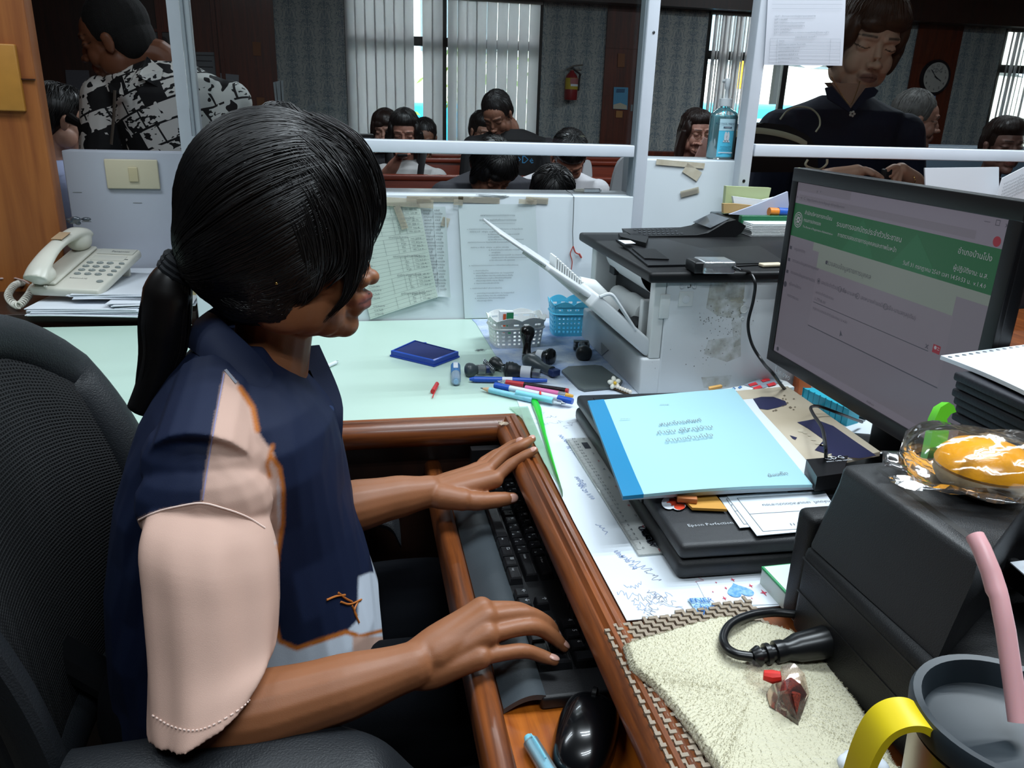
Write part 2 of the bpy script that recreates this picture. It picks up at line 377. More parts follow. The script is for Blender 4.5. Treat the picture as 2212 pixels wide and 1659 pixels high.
# outside, seen through the panes
M_pale = mat('pale_render', '#d9d6cf', 0.9, var=0.3, vscale=2); M_roofgrey = mat('grey_sheet_roof', '#8f979c', 0.6, var=0.3, vscale=8)
struct(MB().box((-20, BY+0.3, -0.5), (40, 40, -0.4)), 'ground_outside', mat('yard_concrete', '#a9a59c', 0.9, var=0.3, vscale=1))
b = thing('building', 'pale two storey building across the yard beyond the windows', 'building', (6, 24, -0.4))
MB().box((-8, 24, -0.4), (30, 30, 6.5)).build('wall', M_pale, b, smooth=False)
mb = MB()
for k in range(9): mb.box((-6+4*k, 23.9, 2.6), (-4+4*k, 24.0, 4.2))
mb.build('window_row', mat('outside_window', '#5d6b72', 0.2), b, smooth=False)
c = thing('carport', 'grey corrugated carport roof on dark posts outside the windows', 'carport', (5, 13, -0.4))
mb = MB(); mb.grid(lambda u, v: (-3+22*u, 12+4*v, 1.95+0.35*v+0.045*math.sin(u*22*8)), 440, 1)
mb.build('roof', M_roofgrey, c)
for k in range(8): MB().box((-2.5+3*k, 12.1, -0.4), (-2.4+3*k, 12.2, 2.0)).build('post', MATS['black_window_frame'], c, smooth=False)
def parasol(x, y, z, r, colr, label):
    t = thing('parasol', label, 'parasol', (x, y, -0.4)); m = mat('canvas_'+colr[1:], colr, 0.8)
    MB().lathe([(r, 0), (r*0.98, 0.04), (0.04, r*0.45), (0.005, r*0.5)], 8, (x, y, z)).build('canopy', m, t, angle=10)
    MB().tube([(x, y, -0.4), (x, y, z+0.1)], 0.03).build('pole', MATS['black_window_frame'], t)
b = aty(1590, 300, 11.0)
single(MB().box((b.x-1.1, 11, -0.4), (b.x+0.9, 12.0, 1.35), 0.08).box((b.x-1.0, 10.99, 0.75), (b.x+0.8, 11.0, 1.15), m=1), 'van', [mat('cyan_paint', '#31b4e6', 0.4), mat('van_glass', '#d5eef8', 0.2)], 'bright cyan van parked outside beyond the hand gel bottle', 'van')
b = aty(895, 240, 10.0)
single(MB().box((b.x-0.3, 10, -0.4), (b.x+0.6, 10.5, 1.22), 0.05), 'awning', mat('cyan_paint', '#31b4e6', 0.4), 'bright cyan stall awning seen through the gap in the middle blind', 'awning')
b = aty(1645, 250, 10.0); parasol(b.x, 10.0, 0.9, 0.36, '#ff9d00', 'yellow orange parasol outside the window left of the standing woman')
b = aty(1655, 190, 10.0); b.x += .02
single(MB().lathe([(0.16, 0), (0.15, 0.02), (0.09, 0.3), (0.03, 0.42)], 12, (b.x, 10.7, b.z)).tube([(b.x, 10.7, -0.4), (b.x, 10.7, b.z)], 0.02), 'flag', mat('canvas_ff9d00', '#ff9d00', 0.8), 'small yellow orange pennant above the parasol outside', 'flag')
mb = MB(); rr = random.Random(3)
for k in range(260):
    p = Vector((aty(1035, 230, 9).x+rr.gauss(0, 0.35), 9+rr.gauss(0, 0.2), 0.55+rr.random()*1.3)); d = Vector((rr.gauss(0, 1), rr.gauss(0, 1), rr.gauss(0, 1))).normalized()*0.07; e = d.orthogonal().normalized()*0.02
    mb.add([p-d, p+e, p+d, p-e], [(0, 1, 2, 3)])
t = thing('shrub', 'green leafy shrub outside behind the middle blind', 'shrub', (aty(1035, 230, 9).x, 9, -0.4))
mb.build('foliage', mat('leaf_green', '#6f8f2e', 0.6), t, smooth=False); MB().tube([(t.location.x, 9, -0.4), (t.location.x, 9, 1.4)], 0.03, 6).build('trunk', M_wood_dark, t)

# ---------------------------------------------------------------- cabinet at the left edge
cx0 = aty(90, 250, 1.95).x
t = thing('wooden_cabinet', 'tall orange brown wooden cabinet at the left edge beside the telephone', 'cabinet', (cx0-0.3, 1.95, 0))
mb = MB(); mb.box((cx0-0.6, 1.95, 0), (cx0, 2.0, 2.3), 0.004)
mb.build('side_panel', M_wood_cab, t)
z = aty(60, 170, 1.95).z
MB().box((cx0-0.6, 1.944, z-0.0025), (cx0-0.001, 1.951, z)).build('groove', M_wood_dark, t, smooth=False)
q = aty(20, 95, 1.94); q2 = aty(25, 240, 1.94)
MB().box((cx0-0.6, 1.938, q2.z), (q.x+0.01, 1.951, q.z), 0.003).build('inset_panel', mat('honey_wood', '#b07a34', 0.45, var=0.3, vscale=30), t)

# ================================================================ COUNTER SCREEN
M_lam = mat('white_laminate', '#c3cbd0', 0.32, var=0.25, vscale=9, color2='#b3bcc0', spec=0.5)
M_lam2 = mat('white_laminate_left', '#b5bac6', 0.5, var=0.25, vscale=6, color2='#a5aab4')
M_alu = mat('white_aluminium', '#cdd3dc', 0.35, 0.0, var=0.1, vscale=20)
M_glass = glassmat('counter_glass', (0.86, 0.88, 0.88), 0.06)
t = thing('counter_partition', 'white laminate counter partition with stained taped papers on its face', 'partition', (0.15, PY, 0))
MB().box((-0.33, PY, 0), (0.632, PY+0.13, 1.024), 0.003).build('front_panel', M_lam, t)
MB().box((0.628, PY, 0), (0.87, PY+0.13, 1.105), 0.003).build('raised_panel', M_lam, t)
MB().box((0.87, PY+0.01, 0), (2.2, PY+0.14, 0.98), 0.003).build('side_panel', mat('dark_counter', '#15161a', 0.5), t)
xl0, xl1 = aty(151, 450, 2.06).x, aty(400, 340, 2.06).x
zl = aty(250, 327, 2.06).z
t2 = thing('counter_partition', 'white partition behind the telephone with a cream switch plate on it', 'partition', (xl0+0.15, 2.06, 0))
MB().box((xl0, 2.06, 0), (xl1+0.12, 2.12, zl), 0.003).build('panel', M_lam2, t2)
MB().box((xl1+0.04, 1.84, 0), (xl1+0.10, 2.06, zl-0.005), 0.003).build('return_panel', M_lam2, t2)
# metal frames
def post(mbx, px0, py0, yy, w, zb, d=0.03):
    x = aty(px0, py0, yy).x; mbx.box((x, yy, zb), (x+w, yy+d, 2.2), 0.002)
    return x
fr = thing('glass_screen', 'middle counter glass in a white metal frame with a pass-through gap below', 'glass screen', (0.15, PY+0.03, 1.0))
FY = PY+0.035
xr = aty(1398, 150, FY-0.03).x
mb = MB(); mb.box((xr-0.010, FY-0.036, 0.80), (xr+0.016, FY, 2.2), 0.002); mb.build('post', M_alu, fr)
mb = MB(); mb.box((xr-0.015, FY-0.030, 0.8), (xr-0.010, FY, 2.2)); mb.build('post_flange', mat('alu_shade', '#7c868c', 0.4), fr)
mb = MB(); mb.box((-0.25, FY-0.034, 1.108), (xr-0.0152, FY+0.01, 1.133), 0.002); mb.build('bottom_rail', M_alu, fr)
MB().box((-0.312, FY-0.004, 1.13), (xr-0.0152, FY+0.0, 2.2)).build('glass_pane', M_glass, fr, smooth=False)
mb = MB()
for px, py in ((1373, 437), (1412, 70)):
    p = aty(px, py, FY-0.036); mb.lathe([(0.003, 0), (0.003, 0.001), (0.001, 0.0016)], 10, (p.x, FY-0.036 if py < 300 else FY-0.034, p.z), (0, -1, 0))
mb.build('screw', mat('screw_steel', '#70777c', 0.3, 0.8), fr)
ly = 2.06
xq = aty(385, 150, ly).x
fl = thing('glass_screen', 'left white metal post in front of the man in the patterned shirt', 'glass screen', (xq, ly, 1.0))
MB().box((xq-0.012, ly, zl-0.01), (xq+0.024, ly+0.035, 2.3), 0.002).build('post', M_alu, fl)
MB().box((xq+0.024, ly+0.005, zl-0.01), (xq+0.036, ly+0.03, 2.3), 0.001).build('post_flange', mat('alu_pale', '#dfe3ea', 0.4), fl)
RY = PY-0.03
x3 = aty(1623, 200, RY).x
f3 = thing('glass_screen', 'right counter glass in a white metal frame before the standing woman', 'glass screen', (x3+0.4, RY, 0.9))
MB().box((x3-0.004, RY, 1.0), (x3+0.022, RY+0.036, 2.2), 0.002).build('post', M_alu, f3)
za, zb = aty(1900, 344, RY).z, aty(1900, 318, RY).z
MB().box((x3+0.0264, RY+0.002, za), (2.2, RY+0.04, zb), 0.002).build('bottom_rail', M_alu, f3)
MB().box((x3+0.0264, RY+0.018, zb-0.002), (2.2, RY+0.022, 2.2)).build('glass_pane', M_glass, f3, smooth=False)
p = aty(1605, 391, RY)
MB().lathe([(0.0035, 0), (0.0035, 0.001)], 12, (x3+0.008, RY, p.z), (0, -1, 0)).build('screw', mat('black_plastic', '#101113', 0.4), f3)

# switch plate on the left partition
q = [onplane(px, py, (0, 2.06, 0), (0, 1, 0)) for px, py in ((228, 343), (345, 345), (348, 410), (234, 407))]
t = thing('light_switch', 'cream wall switch plate with one rocker on the left white partition', 'switch', q[3])
lo = (q[3].x, 2.052, q[3].z); hi = (q[2].x, 2.06, q[0].z)
MB().box(lo, hi, 0.0025).build('plate', mat('cream_plastic', '#cfc6ac', 0.35), t)
a = aty(276, 361, 2.05); bq = aty(300, 393, 2.05)
MB().box((a.x, 2.048, bq.z), (bq.x, 2.053, a.z), 0.0015).build('rocker', mat('cream_rocker', '#c7bb98', 0.3), t)
# pencil ticks and scratches on the panels
# ================================================================ DESK
M_desk = woodmat('desk_wood', '#5a2c12', '#8a4a20', 0.35, 1, 0.8, 0.3)
M_mold = woodmat('moulding_wood_y', '#43200f', '#8f4d20', 0.38, 1, 1.0, 0.2, '#a8714a')
M_moldx = woodmat('moulding_wood_x', '#43200f', '#8f4d20', 0.38, 0, 1.0, 0.2, '#a8714a')
M_traywood = woodmat('tray_wood', '#8a430f', '#c06a1c', 0.35, 1, 1.3, 0.3)
M_black = mat('black_plastic', '#101113', 0.4)
EX, EYD = 0.236, 1.118     # inner corner of the L shaped desk
desk = thing('desk', 'L shaped wooden desk with a worn brown moulded rim around the seated girl', 'desk', (0.6, 1.1, 0))
mb = MB()
mb.slab([(-1.3, EYD, DZ-0.03), (EX, EYD, DZ-0.03), (EX, 0.12, DZ-0.03), (1.9, 0.12, DZ-0.03), (1.9, PY-0.002, DZ-0.03), (-1.3, PY-0.002, DZ-0.03)], (0, 0, 0.0285))
mb.build('desktop', M_desk, desk, smooth=False)
prof = [(0.0, -0.002), (0.0, 0.004), (0.005, 0.0065), (0.009, 0.0055), (0.0105, 0.003), (0.0125, 0.003), (0.014, 0.0065), (0.0185, 0.0075), (0.0205, 0.004), (0.022, 0.002), (0.0245, 0.003), (0.030, -0.001), (0.0335, -0.009), (0.034, -0.018), (0.031, -0.027), (0.024, -0.034), (0.012, -0.038), (0.0, -0.038)]
mb = MB(); mb.loft([[Vector((-1.3, EYD-o, DZ+h)) for o, h in prof], [Vector((EX-o, EYD-o, DZ+h)) for o, h in prof]]); mb.build('edge_moulding', M_moldx, desk)
mb = MB(); mb.loft([[Vector((EX-o, EYD-o, DZ+h)) for o, h in prof], [Vector((EX-o, 0.12, DZ+h)) for o, h in prof]]); mb.build('edge_moulding', M_mold, desk)
MB().box((-1.3, EYD+0.01, 0.02), (EX+0.02, EYD+0.03, DZ-0.03)).build('front_panel', woodmat('dark_brown_wood', '#1d0d06', '#2e160b', 0.5, 2, 0.6, 0.1), desk, smooth=False)  # dark brown wood, shared by both panels and the paper ledge
MB().box((0.62, 0.14, 0.02), (0.64, EYD, DZ-0.03)).build('modesty_panel', MATS['dark_brown_wood'], desk, smooth=False)
# keyboard tray
tray = thing('keyboard_tray', 'pull-out wooden keyboard tray with a scuffed rounded front strip under the desk edge', 'tray', (0.2, 0.7, 0.62))
MB().box((0.118, 0.10, 0.628), (0.47, 1.10, 0.646)).build('shelf', M_traywood, tray, smooth=False)
mb = MB(); rings = []
for y, s in ((1.142, 0.35), (1.138, 0.8), (1.128, 1), (0.10, 1)):
    rings.append([Vector((0.108+0.014*s*math.copysign(abs(math.cos(a))**0.6, math.cos(a)), y, 0.652+0.026*s*math.copysign(abs(math.sin(a))**0.6, math.sin(a)))) for a in [2*PI*k/20 for k in range(20)]])
mb.loft(rings); mb.build('front_strip', M_mold, tray)
for y in (0.13, 1.07): MB().box((0.16, y-0.008, 0.62), (0.46, y+0.008, 0.72)).build('runner', M_black, tray, smooth=False)

# keyboard
KZ = 0.646
kb = thing('keyboard', 'black desktop keyboard with white legends and a grey palm rest on the tray', 'keyboard', (0.2, 0.84, KZ))
M_kb = mat('keyboard_body', '#141518', 0.45, bump=0.1, bscale=900); M_key = mat('key_black', '#17181b', 0.4, bump=0.15, bscale=1200); M_leg = mat('key_legend', '#c9ced2', 0.5)
MB().box((0.163, 0.602, KZ), (0.315, 1.098, KZ+0.016), 0.004).build('body', M_kb, kb)
mb = MB(); mb.sheet(lambda u, v: (0.126+0.042*u, 0.604+0.492*v, KZ+0.004+0.015*math.sin(u*PI*0.62+0.15)+0.0), 10, 4, (0, 0, 0.006)); mb.build('palm_rest', mat('palm_rest_grey', '#3c4348', 0.42, bump=0.2, bscale=1500), kb)
U = 0.019; KTOP = KZ+0.026
def key(x, y, w, body, th='', big=0.0058, d=0.0165):
    """x: row centre, y: key centre, w: width in units along -y"""
    ww = w*U-0.0022; m = MB()
    lo = (x-d/2-0.0008, y-ww/2-0.0008, KZ+0.014); rings = []
    for h, i in ((0, 0), (0.0085, 0.0012), (0.0105, 0.0022), (0.0103, 0.0035)):
        rings.append([Vector((x+sx*(d/2-i), y+sy*(ww/2-i), KZ+0.0155+h)) for sx, sy in ((-1, -1), (1, -1), (1, 1), (-1, 1))])
    m.loft(rings, m=0)
    if body: m.text(body, (x+(0.0005 if len(body) == 1 or th else -0.002), y+ww/2-0.0045, KTOP), (0, -1, 0), (1, 0, 0), big, m=1)
    if th: m.text(th, (x-0.0058, y-ww/2+0.0068, KTOP), (0, -1, 0), (1, 0, 0), big*0.8, m=1)
    m.build('key', [M_key, M_leg], kb, smooth=False)
KX = [0.1765, 0.1965, 0.2160, 0.2350, 0.2545]
Y0K = 1.083
def row(x, start, keys):
    y = start
    for k in keys:
        w, b_, t_ = (k + ('',))[:3] if len(k) < 3 else k
        key(x, y-w*U/2, w, b_, t_, 0.0058 if len(b_) == 1 else 0.0036); y -= w*U
row(KX[0], Y0K, [(1.5, 'Ctrl'), (1.25, '⊞'), (1.25, 'Alt'), (6.0, ''), (1.25, 'Alt'), (1.25, '⏢'), (1.25, '▤'), (1.5, 'Ctrl')])
row(KX[1], Y0K, [(2.25, '⇧Shift')]+[(1, a, b) for a, b in zip('ZXCVBNM<>?', 'ผปแอิืทมใฝ')]+[(2.75, '⇧Shift')])
row(KX[2], Y0K, [(1.75, 'Caps')]+[(1, a, b) for a, b in zip("ASDFGHJKL;'", 'ฟหกดเ้่าสวง')]+[(2.25, '← Enter')])
row(KX[3], Y0K, [(1.5, 'Tab')]+[(1, a, b) for a, b in zip('QWERTYUIOP[]', 'ๆไำพะัีรนยบล')]+[(1.5, '\\')])
row(KX[4], Y0K, [(1, a) for a in '`1234567890-=']+[(2, '←')])
for x, y, g in ((KX[0], .7665, '↑'), (KX[0], .7475, '←'), (KX[0], .7285, '↓'), (KX[1], .7475, '→')):
    key(x, y, 1, {'↑': '←', '←': '↓', '↓': '→', '→': '↑'}[g], '', 0.0075)
for x, ks in ((KX[3], ('Delete', 'End', 'Page Down')), (KX[4], ('Insert', 'Home', 'Page Up'))):
    for i, g in enumerate(ks): key(x, 0.7665-0.019*i, 1, g.replace(' ', '\n'), '', 0.0034)
for x, ks in ((KX[4], ('Num', '/', '*', '-')), (KX[3], ('7', '8', '9')), (KX[2], ('4', '5', '6')), (KX[1], ('1', '2', '3')),):
    for i, g in enumerate(ks): key(x, 0.703-0.0188*i, 1, g, '', 0.0072 if len(g) == 1 else 0.0034)
key(KX[0], 0.6935, 2, '0', '', 0.0072); key(KX[0], 0.665, 1, '.', '', 0.0072)
key((KX[2]+KX[3])/2, 0.6465, 1, '+', '', 0.007, d=0.0355); key((KX[0]+KX[1])/2, 0.6465, 1, 'Enter', '', 0.0034, d=0.0355)

# mouse
mc = atz(1268, 1562, 0.668)
ms = thing('computer_mouse', 'glossy black mouse on the orange tray wood', 'mouse', (mc.x, mc.y, KZ))
mb = MB(); A = math.radians(-28)
def mpt(u, v):
    ph = u*2*PI; th = v*PI/2; r = math.cos(th)**0.75; h = math.sin(th)**0.85
    lx = 0.052*r*math.copysign(abs(math.cos(ph))**0.9, math.cos(ph)); ly = 0.031*r*math.copysign(abs(math.sin(ph))**0.8, math.sin(ph))*(1+0.06*math.cos(2*ph))
    c, s = math.cos(A+PI/2), math.sin(A+PI/2)
    return Vector((mc.x+lx*c-ly*s, mc.y+lx*s+ly*c, KZ+0.003+0.033*h*(1-0.25*(lx/0.052)**2)))
mb.loft([[mpt(i/40, j/14*0.995) for i in range(40)] for j in range(15)]); mb.build('shell', mat('mouse_gloss', '#0c0d10', 0.22, coat=0.5), ms, angle=60)
w = mpt(0.25, 0.78)
MB().lathe([(0.004, -0.003), (0.006, -0.002), (0.006, 0.002), (0.004, 0.003)], 16, mpt(0.0, 0.62)+Vector((0, 0, 0.0005)), (math.cos(A), math.sin(A), 0)).build('scroll_wheel', M_black, ms)
# light blue pen on the tray
def pen(label, p0, p1, r, segs, mats, name='pen', cat='pen', group=None, clip=None):
    """segs: (t0,t1,r0,r1,partname,material) along the axis"""
    p0, p1 = Vector(p0), Vector(p1); t = thing(name, label, cat, (p0+p1)/2, group); d = p1-p0
    for t0, t1, r0, r1, nm, m in segs:
        k = 4; MB().tube([p0+d*lerp(t0, t1, i/k) for i in range(k+1)], [r*lerp(r0, r1, i/k) for i in range(k+1)], 14).build(nm, m, t, angle=50)
    if clip:
        t0, t1, m = clip; n = Vector((0, 0, 1)); MB().tube([p0+d*t0+n*r*1.15, p0+d*lerp(t0, t1, .5)+n*r*1.3, p0+d*t1+n*r*1.15], 0.0011, 6, flat=0.6).build('clip', m, t)
    return t
M_ltblue = mat('light_blue_plastic', '#7fc9dc', 0.35); M_clear = glassmat('clear_plastic', (0.93, 0.97, 0.99), 0.12, 0.1, 0.12)
a, b = atz(1140, 1592, KZ+0.010), atz(1205, 1700, KZ+0.010)
pen('pale blue ballpoint pen lying on the tray below the mouse', a, b, 0.0078, [(0, .08, .5, .72, 'button', M_ltblue), (.08, .9, .75, .75, 'barrel', M_ltblue), (.12, .95, 1, 1, 'clear_sleeve', M_clear)], None, clip=(.1, .6, M_ltblue))

# ---------------------------------------------------------------- surfaces on the desk
M_mint = mat('mint_mat', '#b6cfc2', 0.28, var=0.12, vscale=4, spec=0.5)
p1 = atz(1021, 696, DZ); p2 = atz(1098, 886, DZ)
single(MB().slab([(-1.25, EYD+0.002, DZ-0.001), (p2.x+.03, EYD+0.002, DZ-0.001), (p1.x+.04, PY-0.004, DZ-0.001), (-1.25, PY-0.004, DZ-0.001)], (0, 0, 0.002)), 'desk_mat', M_mint, 'pale mint green glass-smooth mat over the back of the desk', 'desk mat', smooth=False)
def blotter():
    m = mat('scribbled_paper', '#cdd5dc', 0.6, bump=0.05, bscale=60); nt = m.node_tree; b = nt.nodes['Principled BSDF']
    tc = nn(nt, 'ShaderNodeTexCoord'); n = nn(nt, 'ShaderNodeTexNoise'); n.inputs['Scale'].default_value = 9; n.inputs['Detail'].default_value = 8; n.inputs['Roughness'].default_value = 0.75
    nt.links.new(tc.outputs['Object'], n.inputs['Vector']); sp = nn(nt, 'ShaderNodeSeparateXYZ'); nt.links.new(tc.outputs['Object'], sp.inputs[0])
    r = nn(nt, 'ShaderNodeMapRange'); r.inputs[1].default_value = 0.36; r.inputs[2].default_value = 0.66; nt.links.new(n.outputs[0], r.inputs[0])
    g = nn(nt, 'ShaderNodeMapRange'); g.inputs[1].default_value = 0.02; g.inputs[2].default_value = 0.16; nt.links.new(sp.outputs[1], g.inputs[0])
    mu = nn(nt, 'ShaderNodeMath', operation='MULTIPLY'); nt.links.new(r.outputs[0], mu.inputs[0]); nt.links.new(g.outputs[0], mu.inputs[1])
    mx = nn(nt, 'ShaderNodeMix', data_type='RGBA'); mx.inputs[6].default_value = srgb('#cdd5dc'); mx.inputs[7].default_value = srgb('#6f8fc4')
    nt.links.new(mu.outputs[0], mx.inputs[0]); nt.links.new(mx.outputs[2], b.inputs['Base Color']); return m
M_blot = blotter(); M_ink = mat('blue_ink', '#7f8fb8', 0.6); M_inkb = mat('black_ink', '#3c3f48', 0.6); M_inkg = mat('print_grey', '#6a7176', 0.7); M_inkr = mat('red_ink', '#bf7d8b', 0.6); M_inks = mat('biro_grey', '#84889a', 0.6)
bz = DZ+0.0012
poly = [atz(px, py, DZ) for px, py in ((1024, 700), (1060, 760), (1085, 800), (1112, 868), (1130, 920), (1232, 1130), (1345, 1345))]
poly = [Vector((p.x+0.004, p.y, bz)) for p in poly] + [Vector((0.62, poly[-1].y, bz)), Vector((0.95, 1.12, bz)), Vector((0.95, 1.68, bz)), Vector((poly[0].x, 1.70, bz))]
o = MB().slab(poly, (0, 0, 0.0008)).build('blotter_paper', M_blot, None, smooth=False)
tag(o, 'large white blotter sheet covered in pen scribbles and blue ink smudges', 'paper')
def scribble(mbx, c, w, h, z, n=1, m=0, th=0.0005, r=rnd, ang=0.0):
    for _ in range(n):
        pts = []; x = -w/2; k = r.randint(7, 13)
        for i in range(k+1): pts.append((c[0]+lerp(-w/2, w/2, i/k)+r.uniform(-.15, .15)*w/k*3, c[1]+r.uniform(-h/2, h/2)))
        pp = spline([(p[0], p[1], z) for p in pts], 4); ca, sa = math.cos(ang), math.sin(ang)
        pp = [Vector((c[0]+(p.x-c[0])*ca-(p.y-c[1])*sa, c[1]+(p.x-c[0])*sa+(p.y-c[1])*ca, z)) for p in pp]
        vs = []; 
        for i, p in enumerate(pp):
            t = (pp[min(i+1, len(pp)-1)]-pp[max(i-1, 0)]); nrm = Vector((-t.y, t.x, 0)); nrm = nrm.normalized()*th if nrm.length > 1e-9 else Vector((th, 0, 0))
            vs += [p-nrm, p+nrm]
        mbx.add(vs, [(2*i, 2*i+1, 2*i+3, 2*i+2) for i in range(len(pp)-1)], m)
mb = MB(); rs = random.Random(5); sz = bz+0.0012
for k in range(46):
    px, py = rs.uniform(1150, 1520), rs.uniform(900, 1330)
    if px < 1150+(py-890)*0.52+20 or px > 1215+(py-900)*0.62+ (120 if py > 1120 else 30): continue
    p = atz(px, py, sz); scribble(mb, (p.x, p.y), rs.uniform(.012, .035), rs.uniform(.005, .014), sz, 1, rs.choice((0, 0, 1, 2)), 0.00025, rs, rs.uniform(-2.2, -1.0))
for px, py in [(1385, 1290), (1400, 1302), (1380, 1310), (1420, 1295), (1440, 1300), (1355, 1285), (1450, 1310), (1430, 1285), (1405, 1322), (1370, 1265), (1150, 905), (1170, 915), (1190, 900), (1165, 890), (1200, 912)]:
    p = atz(px, py, sz); scribble(mb, (p.x, p.y), .020, .012, sz, 1, rs.choice((0, 1)), 0.0002, rs, rs.uniform(-1, 1))
for px, py, s in [(1205, 940, 'NN NN 77/7'), (1222, 965, 'PL 1 14 17'), (1240, 1030, 'ลงชื่อรับ'), (1245, 1045, 'NN 2ก 1/10'), (1325, 1190, 'ปก8'), (1340, 1200, 'นาน 1/4')]:
    p = atz(px, py, sz); mb.text(s, (p.x, p.y, sz), (0.15, -1, 0), (1, 0.15, 0), 0.009, m=0)
o['label'] = o['label']; mb.build('pen_scribbles', [M_ink, M_inks, M_inkr], o, smooth=False)

# clear green-edged plastic strip by the moulding
q = [(1148, 858), (1165, 860), (1185, 905), (1205, 965), (1222, 1060), (1215, 1050)]
gz = bz+0.002
left = [(1143, 855), (1150, 880), (1160, 905), (1172, 945), (1184, 985), (1198, 1025), (1213, 1062)]
right = [(1156, 853), (1170, 880), (1174, 905), (1182, 940), (1193, 980), (1204, 1020), (1216, 1068)]
mb = MB(); L = [atz(x, y, gz) for x, y in left]; R_ = [atz(x, y, gz+0.004) for x, y in right]
rings = []
for a, b in zip(L, R_):
    c = (a+b)/2; h = (b-a)/2; h.z = 0; rings.append([c+h*math.cos(t)+Vector((0, 0, 0.004*math.sin(t))) for t in [2*PI*k/10 for k in range(10)]])
mb.loft(rings)
gt = thing('folder_spine', 'bright green glittery strip curling along the wooden rim with a clear sheet', 'folder', L[3])
mb.build('green_strip', mat('glitter_green', '#17b81f', 0.35, coat=0.4), gt)
mb = MB(); sheetp = [atz(x, y, gz) for x, y in ((1100, 880), (1140, 878), (1215, 1060), (1175, 1000), (1128, 905))]
mb.slab(sheetp, (0, 0, 0.0006)); mb.build('clear_sheet', glassmat('green_clear', (0.72, 0.86, 0.76), 0.08, 0.05, 0.18), gt, smooth=False)

# ruler
ra, rb = atz(1222, 950, bz+0.002), atz(1376, 1196, bz+0.002)
rc = atz(1252, 950, bz+0.002)
ax = (rb-ra).normalized(); ay = Vector((-ax.y, ax.x, 0)); rw = 0.038
rt = thing('ruler', 'clear plastic thirty centimetre ruler lying beside the flatbed scanner', 'ruler', ra)
RL = 0.315
M_ruler = glassmat('ruler_plastic', (0.80, 0.82, 0.80), 0.08, 0.05, 0.35)
mb = MB(frame(ra, ax, ay)); mb.box((0, 0, 0), (RL, rw, 0.0022), 0.0008); mb.build('blade', M_ruler, rt)
mb = MB(frame(ra, ax, ay)); zt = 0.0026
for k in range(151):
    l = 0.006 if k % 10 == 0 else (0.0045 if k % 5 == 0 else 0.003); x = 0.006+k*0.002
    mb.add([(x, 0.0005, zt), (x+0.0004, 0.0005, zt), (x+0.0004, l, zt), (x, l, zt)], [(0, 1, 2, 3)])
for k in range(97):
    l = 0.007 if k % 8 == 0 else 0.003; x = 0.006+k*0.0254/8
    mb.add([(x, rw-0.0005, zt), (x+0.0004, rw-0.0005, zt), (x+0.0004, rw-l, zt), (x, rw-l, zt)], [(0, 1, 2, 3)])
mb2 = MB(frame(ra, ax, ay))
for k in range(31): mb.text(str(30-k), (0.006+k*0.01, 0.0075, zt), (0, 1, 0), (-1, 0, 0), 0.0062, 'LEFT', 0)
for k in range(13): mb.text(str(k), (0.008+k*0.0254, rw-0.015, zt), (0, 1, 0), (-1, 0, 0), 0.0075, 'LEFT', 1 if k in (3, 6, 8, 10, 12) else 0)
for k in range(18): mb.box((0.018+k*0.0012, 0.018, zt-0.0002), (0.018+k*0.0012+0.0006, 0.027, zt), m=0)
mb.build('scale_marks', [M_inkb, mat('ruler_red', '#9a2b35', 0.6)], rt, smooth=False)
mb = MB(frame(ra, ax, ay)); 
for k in range(7): scribble(mb, (0.272+k*0.003, 0.024), 0.03, 0.012, zt+0.0001, 2, 0, 0.0006, rs)
mb.build('ink_blot', M_inkb, rt, smooth=False)

# ================================================================ FLATBED SCANNER
s0, s1 = atz(1462, 1256, DZ+0.002), atz(1240, 905, DZ+0.002)
sy = (s1-s0).normalized(); sy.z = 0; sx = Vector((sy.y, -sy.x, 0)); SL = (s1-s0).length
SX = frame((s0.x, s0.y, DZ+0.002), sx, sy)
scn = thing('flatbed_scanner', 'black flatbed scanner with papers and the pale blue booklet piled on its lid', 'scanner', (s0.x+0.14, s0.y+0.2, DZ))
M_scan = mat('scanner_black', '#1b1d20', 0.42, bump=0.25, bscale=1500); M_scan2 = mat('scanner_lid', '#222427', 0.4, bump=0.25, bscale=1500)
SW = 0.285
MB(SX).box((0, 0, 0), (SW, SL, 0.022), 0.008).build('base', M_scan, scn)
MB(SX).box((0.001, 0.001, 0.0235), (SW-0.001, SL-0.001, 0.041), 0.006).build('lid', M_scan2, scn)
mb = MB(SX); mb.box((0.022, 0.085, 0.040), (SW-0.02, SL-0.02, 0.0425), 0.001); mb.build('lid_panel', M_scan, scn)
mb = MB(SX); mb.box((-0.001, 0.12, 0.026), (0.003, SL-0.16, 0.036), 0.001); mb.build('grip_recess', M_black, scn)
mb = MB(SX); mb.text('Epson Perfection', (0.022, 0.036, 0.0412), (1, 0.02, 0), (0, 1, 0), 0.0075); mb.text('V33', (0.084, 0.036, 0.0412), (1, 0.02, 0), (0, 1, 0), 0.0105); mb.build('lettering', mat('silver_print', '#b9bfc4', 0.4), scn, smooth=False)
top = DZ+0.002+0.0428
